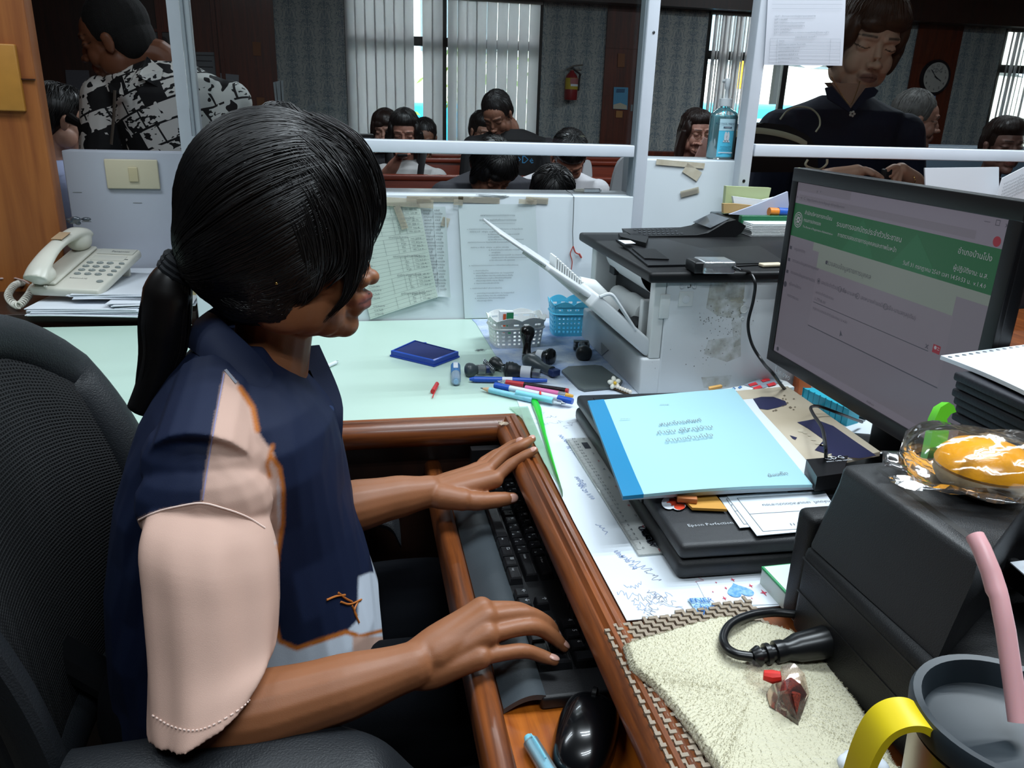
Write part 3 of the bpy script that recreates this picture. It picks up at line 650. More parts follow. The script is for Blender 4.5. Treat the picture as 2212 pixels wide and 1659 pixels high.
# pile on the scanner
M_white = mat('white_paper', '#d3d9e0', 0.6, bump=0.03, bscale=40); M_book = mat('pale_blue_cover', '#9bc6d0', 0.5, bump=0.06, bscale=30); M_spine = mat('blue_tape', '#0c7aa8', 0.45)
def sheet4(px, z, t, mats, name, label, cat, wav=0.0, group=None, build=True, parent=None):
    P = [atz(x, y, z) for x, y in px]
    def f(u, v): p = P[0].lerp(P[1], u).lerp(P[3].lerp(P[2], u), v); return Vector((p.x, p.y, z+t+wav*math.sin(u*5+v*3)*math.sin(v*4+1)))
    m = MB().sheet(f, 8, 8, (0, 0, t)); 
    if parent is None: return tag(m.build(name, mats, None, angle=60), label, cat, group), P
    return m.build(name, mats, parent, angle=60), P
sheet4([(1590, 852), (1700, 842), (1900, 985), (1640, 1040)], top+0.001, 0.006, mat('sepia_cover', '#b3a58d', 0.4, color2='#cfc3ae', vscale=6), 'picture_book', 'old picture book with a sepia and navy cover behind the pale blue booklet', 'book')
bk = sc.objects.get('picture_book')
mb = MB(); zz = top+0.0076
mb.m = 0
def blob(pts, m=0): mb.add([atz(x, y, zz) for x, y in pts], [tuple(range(len(pts)))], m)
blob([(1624, 862), (1645, 857), (1670, 857), (1696, 866), (1700, 874), (1680, 880), (1658, 885), (1636, 882)][::-1])
blob([(1722, 912), (1760, 905), (1800, 920), (1850, 955), (1893, 984), (1858, 990), (1800, 985), (1760, 972), (1780, 950), (1745, 925)][::-1])
blob([(1706, 940), (1722, 945), (1718, 950), (1712, 947)][::-1]); blob([(1704, 988), (1730, 985), (1745, 995), (1720, 1000)][::-1])
for k in range(14):
    x, y = 1693+rs.uniform(-1, 1)*26, 872+rs.uniform(-1, 1)*18; s = rs.uniform(2, 4); blob([(x-s, y), (x, y-s*.6), (x+s, y), (x, y+s*.6)][::-1], 1)
for k in range(9): x, y = 1730+k*9, 930+k*7+rs.uniform(-4, 4); s = rs.uniform(3, 6); blob([(x-s, y-s*.5), (x+s, y-s*.7), (x+s, y+s*.6), (x-s, y+s*.4)][::-1], 2)
mb.build('cover_picture', [mat('navy_print', '#2b2d4d', 0.4), mat('umber_print', '#6f6352', 0.5), mat('cream_print', '#c9bfa9', 0.5)], bk, smooth=False)
fs, _ = sheet4([(1560, 868), (1626, 862), (1722, 1010), (1640, 1030)], top+0.0085, 0.0006, M_white, 'form_sheet', 'white printed form sticking out to the right under the pale blue booklet', 'paper')
mb = MB(); P = [atz(x, y, top+0.0094) for x, y in ((1600, 872), (1622, 869), (1640, 908), (1638, 911), (1615, 874), (1602, 876))]; mb.add(P, [(0, 1, 2, 3, 4, 5)]); mb.build('form_lines', M_inkg, fs, smooth=False)
env, P = sheet4([(1455, 1062), (1530, 1055), (1570, 1105), (1495, 1102)], top+0.001, 0.003, mat('manila_paper', '#c48f3e', 0.6), 'envelope', 'small mustard manila envelope poking out below the pale blue booklet', 'envelope')
single(MB().box((0, 0, 0), (0.022, 0.008, 0.006), 0.001, xf=frame(atz(1462, 1085, top+0.0045), (1, -0.35, 0), (0.3, 1, 0))), 'eraser', mat('tan_rubber', '#b06b3c', 0.6), 'tan wooden block lying on the manila envelope corner', 'block')
mb = MB(); zz = top+0.0004
for (cx_, cy_, rx, ry, m) in ((1446, 1086, 17, 14, 0), (1466, 1090, 16, 12, 0), (1452, 1084, 12, 8, 1), (1468, 1094, 12, 7, 1), (1440, 1080, 6, 4, 0), (1444, 1090, 6, 4, 0)):
    mb.add([atz(cx_+rx*math.cos(a), cy_-ry*math.sin(a), zz+0.0003*m+(0.0004 if rx < 7 else 0)) for a in [2*PI*k/18 for k in range(18)]], [tuple(range(18))], m)
single(mb, 'sticker', [M_white, mat('sticker_red', '#c8432a', 0.4)], 'small red and white cut-out sticker on the scanner lid', 'sticker', smooth=False)
def idform(px, z, label):
    o, P = sheet4(px, z, 0.0006, M_white, 'form_card', label, 'paper', group=None)
    m = MB(); ex = (P[1]-P[0]); ey = (P[3]-P[0]); zt = 0.0009
    def q(u, v): p = P[0]+ex*u+ey*v; return Vector((p.x, p.y, z+zt))
    def line(u0, v0, u1, v1, w=0.0004):
        a, b = q(u0, v0), q(u1, v1); d = (b-a).normalized(); n = Vector((-d.y, d.x, 0))*w; m.add([a-n, b-n, b+n, a+n], [(0, 1, 2, 3)])
    line(.08, .08, .95, .08); line(.08, .92, .95, .92); line(.08, .08, .08, .92); line(.08, .5, .95, .5)
    m.text('เลขรหัสบัตรประชาชน', q(.75, .28), -ex, ey, 0.007); m.text('กล่องที่', q(.95, .28), -ex, ey, 0.007); m.text('ตู้เก็บที่ 11', q(.6, .78), -ex, ey, 0.007)
    m.build('form_print', M_inkg, o, smooth=False)
idform([(1553, 1075), (1700, 1060), (1730, 1130), (1598, 1141)], top+0.001, 'white form card, the lower left one of two on the scanner lid')
idform([(1570, 1072), (1780, 1060), (1830, 1140), (1635, 1158)], top+0.0022, 'white form card lying over the other one beside the black printer')
# second booklet and the pale blue one
s2, _ = sheet4([(1300, 884), (1620, 868), (1790, 1055), (1345, 1081)], top+0.006, 0.0045, M_white, 'booklet', 'white booklet lying directly under the pale blue booklet', 'booklet', 0.0006)
bkt = thing('phone_book_booklet', 'pale blue booklet with a bright blue taped spine and three centred lines of text', 'booklet', atz(1500, 960, top+0.013))
zb = top+0.012
P = [atz(x, y, zb+0.003) for x, y in ((1270, 868), (1585, 840), (1755, 1049), (1346, 1074))]
def bf(u, v, lift=0.0):
    p = P[0].lerp(P[1], u).lerp(P[3].lerp(P[2], u), v); return Vector((p.x, p.y, zb+0.004+lift+0.0022*math.sin(v*7+0.5)*math.sin(u*PI)*0.6+0.002*math.sin(u*3)*(v > 0.9)))
MB().sheet(bf, 20, 16, (0, 0, 0.0035)).build('cover', M_book, bkt, angle=60)
MB().sheet(lambda u, v: bf(u*0.105-0.002, v*1.004-0.002, 0.0005), 3, 16, (0, 0, 0.0045)).build('spine_tape', M_spine, bkt, angle=60)
mb = MB(); exb = (P[1]-P[0]).normalized(); eyb = (P[0]-P[3]).normalized()
for s, px, py, sz_ in (('สมุดโทรศัพท์', 1424, 919, 0.0128), ('กำนัน ผู้ใหญ่บ้าน', 1420, 937, 0.0128), ('อำเภอบ้านโป่ง', 1438, 954, 0.0128), ('น้องตั๊ก', 1660, 1030, 0.0095)):
    p = atz(px, py, zb+0.0065); MB().text(s, (p.x, p.y, zb+0.0062), exb+Vector((0, 0.02, 0)), eyb, sz_).build('title_line', M_inkg, bkt, smooth=False)
for px, py in ((1435, 874), (1350, 905)): p = atz(px, py, zb+0.0066); scribble(mb, (p.x, p.y), 0.014, 0.002, zb+0.0068, 1, 0, 0.0004, rs)
mb.build('pencil_ticks', M_inkg, bkt, smooth=False)

# card with a blue heart, blue sticker, box under the scanner
hc, P = sheet4([(1505, 1258), (1648, 1242), (1697, 1305), (1532, 1312)], bz+0.001, 0.0006, M_white, 'greeting_card', 'white card with a hand-drawn blue heart and red sparkles in front of the scanner', 'card')
mb = MB(); zz = bz+0.0022; pc = atz(1597, 1276, zz); sxv = 0.0105
hp = []
for k in range(40):
    a = 2*PI*k/40; X_ = 16*math.sin(a)**3; Y_ = 13*math.cos(a)-5*math.cos(2*a)-2*math.cos(3*a)-math.cos(4*a); hp.append((pc.x+X_*0.00085, pc.y-Y_*0.00085, zz))
mb.add(hp, [tuple(range(40))], 0)
def star(px, py, r):
    p = atz(px, py, zz); vs = []
    for k in range(8): a = PI*k/4; rr_ = r if k % 2 == 0 else r*0.22; vs.append((p.x+rr_*math.cos(a)*(0.7 if k in (0, 4) else 1), p.y+rr_*math.sin(a), zz))
    mb.add(vs, [tuple(range(8))], 1)
for px, py, r in ((1650, 1280, .006), (1622, 1265, .004), (1565, 1292, .004), (1583, 1252, .004), (1568, 1270, .003), (1600, 1297, .003), (1624, 1292, .002), (1540, 1278, .002), (1547, 1258, .002)): star(px, py, r)
mb.build('card_drawing', [mat('heart_blue', '#4f8fd6', 0.5, var=0.8, vscale=260, color2='#9cc2ea'), mat('sparkle_red', '#c43a55', 0.5)], hc, smooth=False)
lb, P = sheet4([(1485, 1296), (1525, 1290), (1543, 1318), (1505, 1322)], bz+0.002, 0.0005, mat('foil_label', '#9fc3dc', 0.3), 'sachet', 'small crumpled clear blue sachet beside the heart card', 'sachet', 0.001)
mb = MB(); p = atz(1492, 1302, bz+0.004); mb.text('ENER\nChair\n07', p, (1, -0.1, 0), (0.1, 1, 0), 0.010); mb.build('sachet_print', mat('label_blue', '#2462a8', 0.5), lb, smooth=False)
bx = thing('small_box', 'white and green cardboard box tucked between scanner and black printer', 'box', atz(1700, 1255, DZ))
mb = MB(); a0 = atz(1668, 1248, DZ+0.022); a1 = atz(1712, 1295, DZ+0.022); dv = (a1-a0).normalized(); dv.z = 0; nv = Vector((-dv.y, dv.x, 0))
mb.box((-0.02, 0, -0.02), (0.10, 0.07, 0), 0.001, xf=frame(a0, dv, nv)); mb.build('carton', mat('carton_white', '#c9d3cc', 0.5), bx)
mb = MB(); mb.box((-0.0201, -0.0004, -0.002), (0.1002, 0.0705, 0.0004), xf=frame(a0, dv, nv), m=0)
mb.build('green_edge', mat('carton_green', '#3c9b62', 0.5), bx, smooth=False)
mb = MB(); mb.box((-0.0185, 0.0015, 0.0), (0.099, 0.069, 0.0008), xf=frame(a0, dv, nv)); mb.build('carton_top', M_white, bx, smooth=False)
mb = MB(frame(a0, dv, nv)); mb.text('ใช้สำหรับ\nผู้ป่วย', (0.012, 0.05, 0.0012), (0, -1, 0), (1, 0, 0), 0.009); mb.build('carton_print', M_inkg, bx, smooth=False)
# ================================================================ MONITOR
MX = 0.66
mon = thing('monitor', 'black widescreen monitor showing a green bannered web form', 'monitor', (0.70, 0.88, DZ))
M_mb = mat('monitor_black', '#0f1012', 0.35, bump=0.1, bscale=1500)
my1, mz0, mz1 = 1.133, 0.826, 1.131
my0 = 0.645
# screen rectangle
sa = atx(1723, 393, MX); sb = atx(1686, 766, MX); s_r = atx(2176, 490, MX)
sy1, sz1, sz0, sy0 = sa.y, sa.z, sb.z, s_r.y
my0 = sy0-0.019
mb = MB(); mb.box((MX+0.004, my0, mz0), (MX+0.022, my1, mz1), 0.003); mb.box((MX+0.02, my0+0.06, mz0+0.05), (MX+0.05, my1-0.06, mz1-0.05), 0.008); mb.build('housing', M_mb, mon)
mb = MB()
mb.box((MX-0.001, my0, sz1), (MX+0.006, my1, mz1), 0.0012); mb.box((MX-0.001, my0, mz0), (MX+0.006, my1, sz0), 0.0012)
mb.box((MX-0.001, sy1, sz0-0.001), (MX+0.006, my1, sz1+0.001), 0.0012); mb.box((MX-0.001, my0, sz0-0.001), (MX+0.006, sy0, sz1+0.001), 0.0012)
mb.build('bezel', M_mb, mon)
def lit(name, c, e):
    m = mat(name, c, 0.3, emit=e, spec=.3); m.node_tree.nodes['Principled BSDF'].inputs['Base Color'].default_value = (.02, .02, .022, 1); return m
SE = 0.25
M_scr = lit('screen_lilac', '#8f8895', SE); M_scg = lit('screen_green', '#186e38', SE); M_scg2 = lit('screen_green_pale', '#217844', SE)
M_sct = lit('screen_text', '#5d5a68', SE*0.7); M_scw = lit('screen_white', '#c9c6d0', SE); M_scl = lit('screen_panel', '#948c99', SE); M_scr2 = lit('screen_red', '#b0243a', SE); M_scbar = lit('screen_tabbar', '#9a93a3', SE); M_scp = lit('screen_sage', '#9aa59c', SE)
scr = MB()
SWd, SHt = sy1-sy0, sz1-sz0
def sp(u, v, d=0.0): return Vector((MX+0.0015-d, sy1-SWd*u, sz1-SHt*v))
def srect(u0, v0, u1, v1, m, d=0.0): scr.add([sp(u0, v1, d), sp(u1, v1, d), sp(u1, v0, d), sp(u0, v0, d)], [(0, 1, 2, 3)], m)
srect(0, 0, 1, 1, 0); srect(0, 0, 1, .115, 7, 1e-4); srect(0, .0, .33, .045, 0, 2e-4); srect(.02, .065, .9, .1, 0, 2e-4)
srect(0, .115, 1, .30, 1, 2e-4); srect(.0, .96, 1, 1, 7, 1e-4)
scr.add([sp(.33, .30, 3e-4), sp(.42, .115, 3e-4), sp(.50, .30, 3e-4)], [(0, 1, 2)], 2); scr.add([sp(.58, .30, 3e-4), sp(.68, .13, 3e-4), sp(.80, .30, 3e-4)], [(0, 1, 2)], 2)
srect(.16, .30, 1, .345, 8, 1e-4); srect(.20, .345, .88, .43, 8, 1e-4)
srect(.205, .43, .885, .755, 6, 1e-4)
def stext(s, u, v, h, m=3, al='LEFT'): scr.text(s, sp(u, v, 3e-4), (0, -1, 0), (0, 0, 1), h*.74, al, m)
stext('x   +', .13, .038, .0085); stext('https://service.bora.dopa.go.th/card/person', .075, .09, .0075); stext('←  →  C', .005, .09, .009)
stext('สำนักบริหารการทะเบียน', .075, .165, .0105, 4); stext('กรมการปกครอง', .075, .205, .0095, 4); stext('The Bureau of Registration Administration', .075, .238, .0062, 4)
stext('ระบบการออกบัตรประจำตัวประชาชน', .45, .185, .0135, 4, 'CENTER'); stext('การตรวจสอบรายการบุคคลและภาพใบหน้า', .45, .235, .0105, 4, 'CENTER')
stext('อำเภอบ้านโป่ง', .975, .17, .0125, 4, 'RIGHT'); stext('ผู้ปฏิบัติงาน: น.ส.', .975, .24, .0105, 4, 'RIGHT'); stext('วันที่ 31 กรกฎาคม 2569 เวลา 14:50:53 น.  v.1.4.0', .975, .28, .0095, 4, 'RIGHT')
stext('ตรวจสอบข้อมูลรายการบุคคล', .25, .395, .0125)
stext('เลขประจำตัวประชาชน', .245, .505, .010); stext('ชื่อ-นามสกุล', .375, .505, .010); stext('เลขหมายคำขอมีบัตร', .475, .505, .010); stext('ชื่อ-นามสกุล(เดิม)', .62, .505, .010)
stext('เลขประจำตัวประชาชน', .22, .565, .0075); stext('1-7798-00', .22, .605, .0095); stext('กรุณาระบุเลขประจำตัวประชาชน 13 หลัก', .22, .655, .0075)
for i, s in enumerate(('เมนูออกบัตร', 'ตรวจสอบข้อมูลรายการบุคคล', 'ตรวจสอบข้อมูลรายการบัตร', 'คู่มือการใช้งาน', 'ออกจากระบบ')): stext(s, .04, .375+.068*i, .0085)
stext('Address', .60, .988, .0065)
srect(.215, .615, .82, .6185, 3, 2e-4); srect(.205, .752, .885, .757, 3, 2e-4)
for k in range(3): srect(.006+.0*k, .36+.07*k, .022, .378+.07*k, 3, 2e-4)
def disc(u, v, r, m, d, n=20, ring=None):
    c = sp(u, v, d)
    if ring: vs = [c+Vector((0, math.cos(a)*q, math.sin(a)*q)) for a in [2*PI*k/n for k in range(n)] for q in (r, r*ring)]; scr.add(vs, [(2*k, 2*((k+1) % n), 2*((k+1) % n)+1, 2*k+1) for k in range(n)], m)
    else: scr.add([c+Vector((0, math.cos(a)*r, math.sin(a)*r)) for a in [2*PI*k/n for k in range(n)]], [tuple(range(n))], m)
disc(.037, .205, .0115, 4, 3e-4, 24, .9); disc(.037, .205, .0085, 4, 3e-4, 24, .88); disc(.037, .205, .005, 4, 3e-4, 6, .4)
for a in range(8): 
    c = sp(.037, .205, 3.2e-4); d = Vector((0, math.cos(a*PI/4), math.sin(a*PI/4))); e = Vector((0, -d.z, d.y))*0.0004; scr.add([c+d*.0045-e, c+d*.0088-e, c+d*.0088+e, c+d*.0045+e], [(0, 1, 2, 3)], 4)
for u in (.228, .358, .458, .603): disc(u, .497, .0042, 3, 3e-4, 20, .82)
disc(.228, .497, .0022, 3, 3e-4); disc(.013, .585, .0045, 3, 3e-4); disc(.975, .09, .0055, 5, 3e-4); disc(.94, .09, .005, 7, 3e-4); disc(.028, .978, .0035, 3, 3e-4)
stext('x', .805, .608, .016, 3); srect(.835, .575, .865, .612, 5, 3e-4); disc(.845, .588, .0022, 4, 4e-4); srect(.853, .583, .861, .586, 4, 4e-4); srect(.853, .592, .861, .595, 4, 4e-4)
stext('—   □   x', .92, .03, .011, 3)
c = [sp(.40, .70, 3e-4), sp(.40, .735, 3e-4), sp(.408, .725, 3e-4), sp(.416, .727, 3e-4)]; scr.add(c, [(0, 1, 2, 3)], 3)
srect(.252, .375, .262, .395, 3, 2e-4)
scr.build('screen', [M_scr, M_scg, M_scg2, M_sct, M_scw, M_scr2, M_scl, M_scbar, M_scp], mon, smooth=False, recalc=False)
mb = MB(); p = atx(1674, 803, MX-0.0012); mb.text('Lenovo', (MX-0.0012, p.y, p.z), (0, -1, 0), (0, 0, 1), 0.0155, m=0); mb.build('lettering', mat('silver_print', '#b9bfc4', 0.4), mon, smooth=False)
nk = atx(1935, 940, MX+0.045)
mb = MB(); mb.box((MX+0.03, nk.y-0.035, DZ+0.01), (MX+0.06, nk.y+0.035, mz0+0.12), 0.006); mb.build('stand_neck', M_mb, mon)
mb = MB(); mb.lathe([(0.11, 0.001), (0.115, 0.004), (0.112, 0.010), (0.09, 0.014)], 32, (MX+0.045, nk.y, DZ), sx=0.9, sy=1.0); mb.build('stand_base', M_mb, mon)
single(MB().box((0, 0, 0), (0.055, 0.012, 0.004), 0.0015, xf=frame(atx(1722, 368, MX+0.008)+Vector((-0.004, 0.004, 0.0)), (0, -1, 0), (1, 0, 0))), 'sticky_note', mat('pale_yellow', '#d3d49a', 0.6), 'pale yellow folded note lying on the top left corner of the monitor', 'note')

# ================================================================ LASER PRINTER
PX0, PX1, PY0, PY1 = 0.475, 0.90, 1.185, 1.545
M_pw = mat('printer_white', '#c3c8cb', 0.4, bump=0.05, bscale=900); M_pw2 = mat('printer_inner_white', '#c9cdcc', 0.5); M_pb = mat('printer_black', '#0b0c0e', 0.5, bump=0.12, bscale=1200, spec=.3); M_pdk = mat('inner_dark', '#15171a', 0.6)
lp = thing('laser_printer', 'white laser printer with a black top and its front feed tray hanging open', 'printer', (0.68, 1.36, DZ))
ZT = 0.945; ZC_ = 0.815
MB().box((PX0-0.012, PY0, DZ+0.001), (PX1, PY1, ZC_), 0.004).build('paper_cassette', M_pw, lp)
MB().box((PX0+0.02, PY0-0.002, DZ+0.001), (PX1, PY0+0.02, ZT), 0.003).build('side_cover', M_pw, lp)
MB().box((PX0, PY0+0.0005, ZC_), (PX0+0.0195, PY0+0.022, ZT), 0.002).build('front_pillar', M_pw2, lp)
MB().box((PX0+0.085, PY0+0.02, ZC_), (PX1, PY1, ZT), 0.003).build('rear_body', M_pw, lp)
MB().box((PX0, PY1-0.03, ZC_), (PX0+0.09, PY1, ZT), 0.003).build('far_pillar', M_pw2, lp)
# inner feed works seen through the open front
mb = MB(); mb.box((PX0+0.045, PY0+0.03, ZC_), (PX0+0.084, PY1-0.03, ZT-0.04), 0.002); mb.build('inner_plate', M_pdk, lp)
mb = MB(); mb.grid(lambda u, v: (PX0+0.01+0.075*(1-math.cos(u*PI/2)), PY0+0.10+0.20*v, ZT-0.002-0.055*math.sin(u*PI/2)), 12, 1); mb.build('curved_guide', M_pw2, lp)
for y, r in ((PY0+0.16, 0.022), (PY0+0.24, 0.018)): MB().lathe([(r*0.8, -0.045), (r, -0.042), (r, 0.042), (r*0.8, 0.045)], 20, (PX0+0.035, y, ZC_+0.045), (0, 1, 0)).build('feed_roller', M_pw2, lp)
MB().lathe([(0.012, -0.02), (0.013, 0.02)], 16, (PX0+0.015, PY0+0.10, ZC_+0.03), (0, 1, 0)).build('pickup_roller', M_pdk, lp)
MB().box((PX0+0.004, PY0+0.06, ZC_+0.02), (PX0+0.03, PY0+0.075, ZC_+0.085), 0.003).build('white_bracket', M_pw2, lp)
MB().box((PX0-0.004, PY0+0.215, ZC_+0.022), (PX0+0.012, PY0+0.245, ZC_+0.040), 0.002).build('blue_lever', mat('lever_blue', '#3f8fd0', 0.4), lp)
MB().box((PX0+0.02, PY1-0.09, ZT-0.045), (PX0+0.03, PY1-0.06, ZT-0.02), 0.001).build('dark_window', M_pdk, lp)
# open feed tray, hinged low and leaning up toward the seated girl
h0 = aty(1405, 762, PY0+0.008); h1 = aty(1279, 652, PY0+0.008); h2 = aty(1092, 512, PY0+0.008)
th_ = h1-h0; th_.y = 0; n_ = Vector((-th_.z, 0, th_.x)).normalized(); n_ = n_ if n_.z > 0 else -n_
WY = 0.245
def traypanel(a, b, t, y0, y1, name, r=0.004):
    d = (b-a); L_ = math.hypot(d.x, d.z); ex_ = Vector((d.x, 0, d.z)).normalized(); nz = Vector((-ex_.z, 0, ex_.x)); nz = nz if nz.z > 0 else -nz
    X_ = Matrix(((ex_.x, 0, nz.x, a.x), (0, 1, 0, 0), (ex_.z, 0, nz.z, a.z), (0, 0, 0, 1)))
    return MB(X_).box((0, y0, -t), (L_, y1, 0), min(r, t*0.45)).build(name, M_pw, lp)
up = n_*0.016
tr_ = traypanel(h0+up, h1+up, 0.026, PY0+0.006, PY0+0.006+WY+0.06, 'feed_tray', 0.005)
m1 = h1.lerp(h2, 0.48)
traypanel(h1+up*0.6, m1+up*0.3, 0.009, PY0+0.03, PY0+WY, 'tray_extension', 0.003)
traypanel(m1+up*0.25, h2, 0.0045, PY0+0.05, PY0+WY-0.02, 'tray_flap', 0.002)
mb = MB()
q0, q1 = aty(1195, 566, PY0+0.12), aty(1262, 628, PY0+0.12)
for k in range(14):
    p = q0.lerp(q1, k/13); mb.box((p.x-0.0015, PY0+0.10, p.z-0.012), (p.x+0.0015, PY0+0.14, p.z+0.012))
mb.build('guide_ribs', M_pw2, lp, smooth=False)
q0, q1 = aty(1248, 612, PY0+0.15), aty(1330, 668, PY0+0.15); mb = MB(); mb.tube([q0, q0.lerp(q1, .3)+Vector((0, 0, .006)), q1], [.013, .018, .012], 14); mb.build('white_roller_cover', M_pw2, lp)
q0, q1 = aty(1130, 545, PY0+0.08), aty(1285, 655, PY0+0.08); MB().tube([q0, q1], .003, 6).build('guide_rod', M_pw2, lp)
q0 = aty(1315, 655, PY0+0.05); mb = MB(); mb.tube(spline([h1+Vector((0.012, 0, 0.008)), h1+Vector((0.03, 0, 0.012)), h1+Vector((0.045, 0, -0.004)), h0+Vector((-0.03, 0, 0.04))], 6), .003, 8); mb.build('hinge_arm', M_pw, lp)
# black top
mb = MB(); mb.box((PX0-0.016, PY0-0.012, ZT), (PX1+0.01, PY1+0.05, ZT+0.018), 0.006); mb.build('top_cover', M_pb, lp)
zt = ZT+0.0185
mb = MB(); P = [atz(x, y, zt) for x, y in ((1330, 520), (1440, 520), (1640, 572), (1400, 577))]
mb.slab(P, (0, 0, 0.003)); mb.build('feeder_cover', mat('printer_black_gloss', '#111215', 0.4, spec=.3), lp, smooth=False)
mb = MB(); P = [atz(x, y, zt+0.0035) for x, y in ((1365, 538), (1415, 540), (1445, 562), (1392, 560))]; mb.slab(P, (0, 0, 0.002)); P = [atz(x, y, zt+0.0035) for x, y in ((1335, 512), (1400, 520), (1395, 534), (1340, 520))]; mb.slab(P, (0, 0, 0.008)); mb.build('feeder_tabs', M_pb, lp, smooth=False)
mb = MB(); P = [atz(x, y, zt) for x, y in ((1490, 538), (1640, 532), (1700, 570), (1560, 578))]; mb.slab(P, (0, 0, 0.0015)); mb.build('output_recess', mat('recess_black', '#08090a', 0.5), lp, smooth=False)
mb = MB(); P = [atz(x, y, zt+0.010) for x, y in ((1335, 519), (1362, 520), (1373, 526), (1350, 527))]; mb.slab(P, (0, 0, 0.0006)); mb.build('white_label', M_white, lp, smooth=False)
# control panel
cy0 = PY1-0.02
pf = [aty(x, y, cy0) for x, y in ((1370, 511), (1376, 532), (1560, 530), (1602, 503), (1612, 488), (1590, 475), (1571, 479), (1530, 503), (1505, 508))]
mb = MB(); mb.slab([Vector((p.x, cy0, p.z)) for p in pf], (0.01, 0.11, 0)); cp = mb.build('control_panel', M_pb, lp, angle=30)
MB().box((pf[1].x+0.02, cy0+0.01, zt-0.002), (pf[2].x-0.01, cy0+0.12, pf[1].z+0.004)).build('panel_base', M_pb, lp, smooth=False)
for i in range(9):
    for j in range(3):
        p = pf[0].lerp(pf[8], 0.22+0.075*i); MB().lathe([(0.0035, 0), (0.003, 0.0012)], 8, (p.x, cy0+0.02+0.03*j, p.z+0.0005)).build('key', mat('key_grey', '#3a3d42', 0.4), cp, smooth=False)
a, b = pf[7].lerp(pf[6], .25), pf[6].lerp(pf[5], .6); nrm = Vector((-(b-a).z, 0, (b-a).x)).normalized(); nrm = nrm if nrm.z > 0 else -nrm
mb = MB(); mb.quad(a+nrm*.002+Vector((0, .012, 0)), b+nrm*.002+Vector((0, .012, 0)), b+nrm*.002+Vector((0, .10, 0)), a+nrm*.002+Vector((0, .10, 0)), 0.001); mb.build('panel_screen', mat('panel_screen', '#3b4046', 0.15, coat=0.5), cp, smooth=False)
# side details
def onside(px, py): return aty(px, py, PY0-0.002)
p = onside(1481, 646)
mb = MB(); mb.box((p.x-0.0125, PY0-0.0035, p.z-0.0125), (p.x+0.0125, PY0, p.z+0.0125), 0.001); mb.build('power_button', M_pw2, lp)
MB().lathe([(0.0065, 0.0), (0.0068, 0.0008), (0.005, 0.0012)], 20, (p.x, PY0-0.0035, p.z), (0, -1, 0)).build('button_dish', M_pw, lp)
mb = MB(); t_ = onside(1467, 624); mb.text('⏻/⏎⏻', (t_.x, PY0-0.0025, t_.z), (1, 0, 0), (0, 0, 1), 0.010); mb.build('button_mark', mat('mark_grey', '#9ba1a4', 0.5), lp, smooth=False)
p0_, p1_ = onside(1428, 636), onside(1444, 688)
MB().box((p0_.x, PY0-0.003, p1_.z), (p1_.x, PY0+0.001, p0_.z), 0.0014).build('side_latch', M_pw2, lp)
for px, py, r in ((1608, 648, .003), (1607, 668, .007), (1604, 688, .003)):
    p = onside(px, py); MB().lathe([(r, 0), (r*1.0, 0.001), (r*0.85, 0.0012), (r*.8, .0006)], 16, (p.x, PY0-0.0022, p.z), (0, -1, 0)).build('cover_screw', M_pw2, lp)
def stain(name, mbx, pts, r, n, seed, lift=-0.0024):
    q = random.Random(seed)
    for _ in range(n):
        x, y = q.choice(pts); p = onside(x+q.gauss(0, 22), y+q.gauss(0, 14)); s = r*q.uniform(.3, 1)
        k = q.randint(5, 8); mbx.add([(p.x+s*q.uniform(.5, 1)*math.cos(2*PI*i/k), PY0+lift, p.z+s*q.uniform(.4, 1)*math.sin(2*PI*i/k)) for i in range(k)], [tuple(range(k))])
mb = MB(); stain('', mb, [(1555, 685), (1590, 680), (1530, 690), (1560, 710), (1580, 672)], .0016, 90, 3); stain('', mb, [(1515, 755), (1530, 765), (1510, 772), (1545, 695)], .0016, 25, 4); stain('', mb, [(1420, 790)], .001, 3, 6)
mb.build('scuff_marks', mat('scuff_grey', '#6d6f6c', 0.7), lp, smooth=False)
def patch(pts, name, colr, al):
    m = bpy.data.materials.new(name); m.use_nodes = True; nt = m.node_tree; b = nt.nodes['Principled BSDF']; b.inputs['Base Color'].default_value = srgb(colr); b.inputs['Roughness'].default_value = 0.6
    tc = nn(nt, 'ShaderNodeTexCoord'); n = nn(nt, 'ShaderNodeTexNoise'); n.inputs['Scale'].default_value = 45; n.inputs['Detail'].default_value = 6; r = nn(nt, 'ShaderNodeMapRange'); r.inputs[1].default_value = 0.35; r.inputs[2].default_value = 0.75; r.inputs[4].default_value = al
    nt.links.new(tc.outputs['Object'], n.inputs[0]); nt.links.new(n.outputs[0], r.inputs[0]); nt.links.new(r.outputs[0], b.inputs['Alpha'])
    mb = MB(); mb.add([onside(x, y)+Vector((0, -0.0003, 0)) for x, y in pts], [tuple(range(len(pts)))]); mb.build('tape_residue', m, lp, smooth=False)
patch([(1535, 605), (1610, 603), (1605, 665), (1595, 690), (1550, 682), (1525, 665)], 'residue_a', '#a3a08a', 0.8)
patch([(1530, 735), (1600, 725), (1600, 770), (1570, 782), (1520, 765)], 'residue_b', '#a6a494', 0.6)
patch([(1515, 815), (1580, 810), (1575, 835), (1520, 838)], 'residue_c', '#b3ae9c', 0.6)
patch([(1580, 690), (1602, 690), (1600, 745), (1585, 750)], 'residue_d', '#a8a698', 0.6)
cutp = [onplane(x, y, (PX0-0.0125, 0, 0), (1, 0, 0)) for x, y in ((1299, 740), (1300, 768), (1315, 756))]
MB().slab(cutp, (-0.001, 0, 0)).build('level_mark', mat('mark_grey', '#9ba1a4', 0.5), lp, smooth=False)

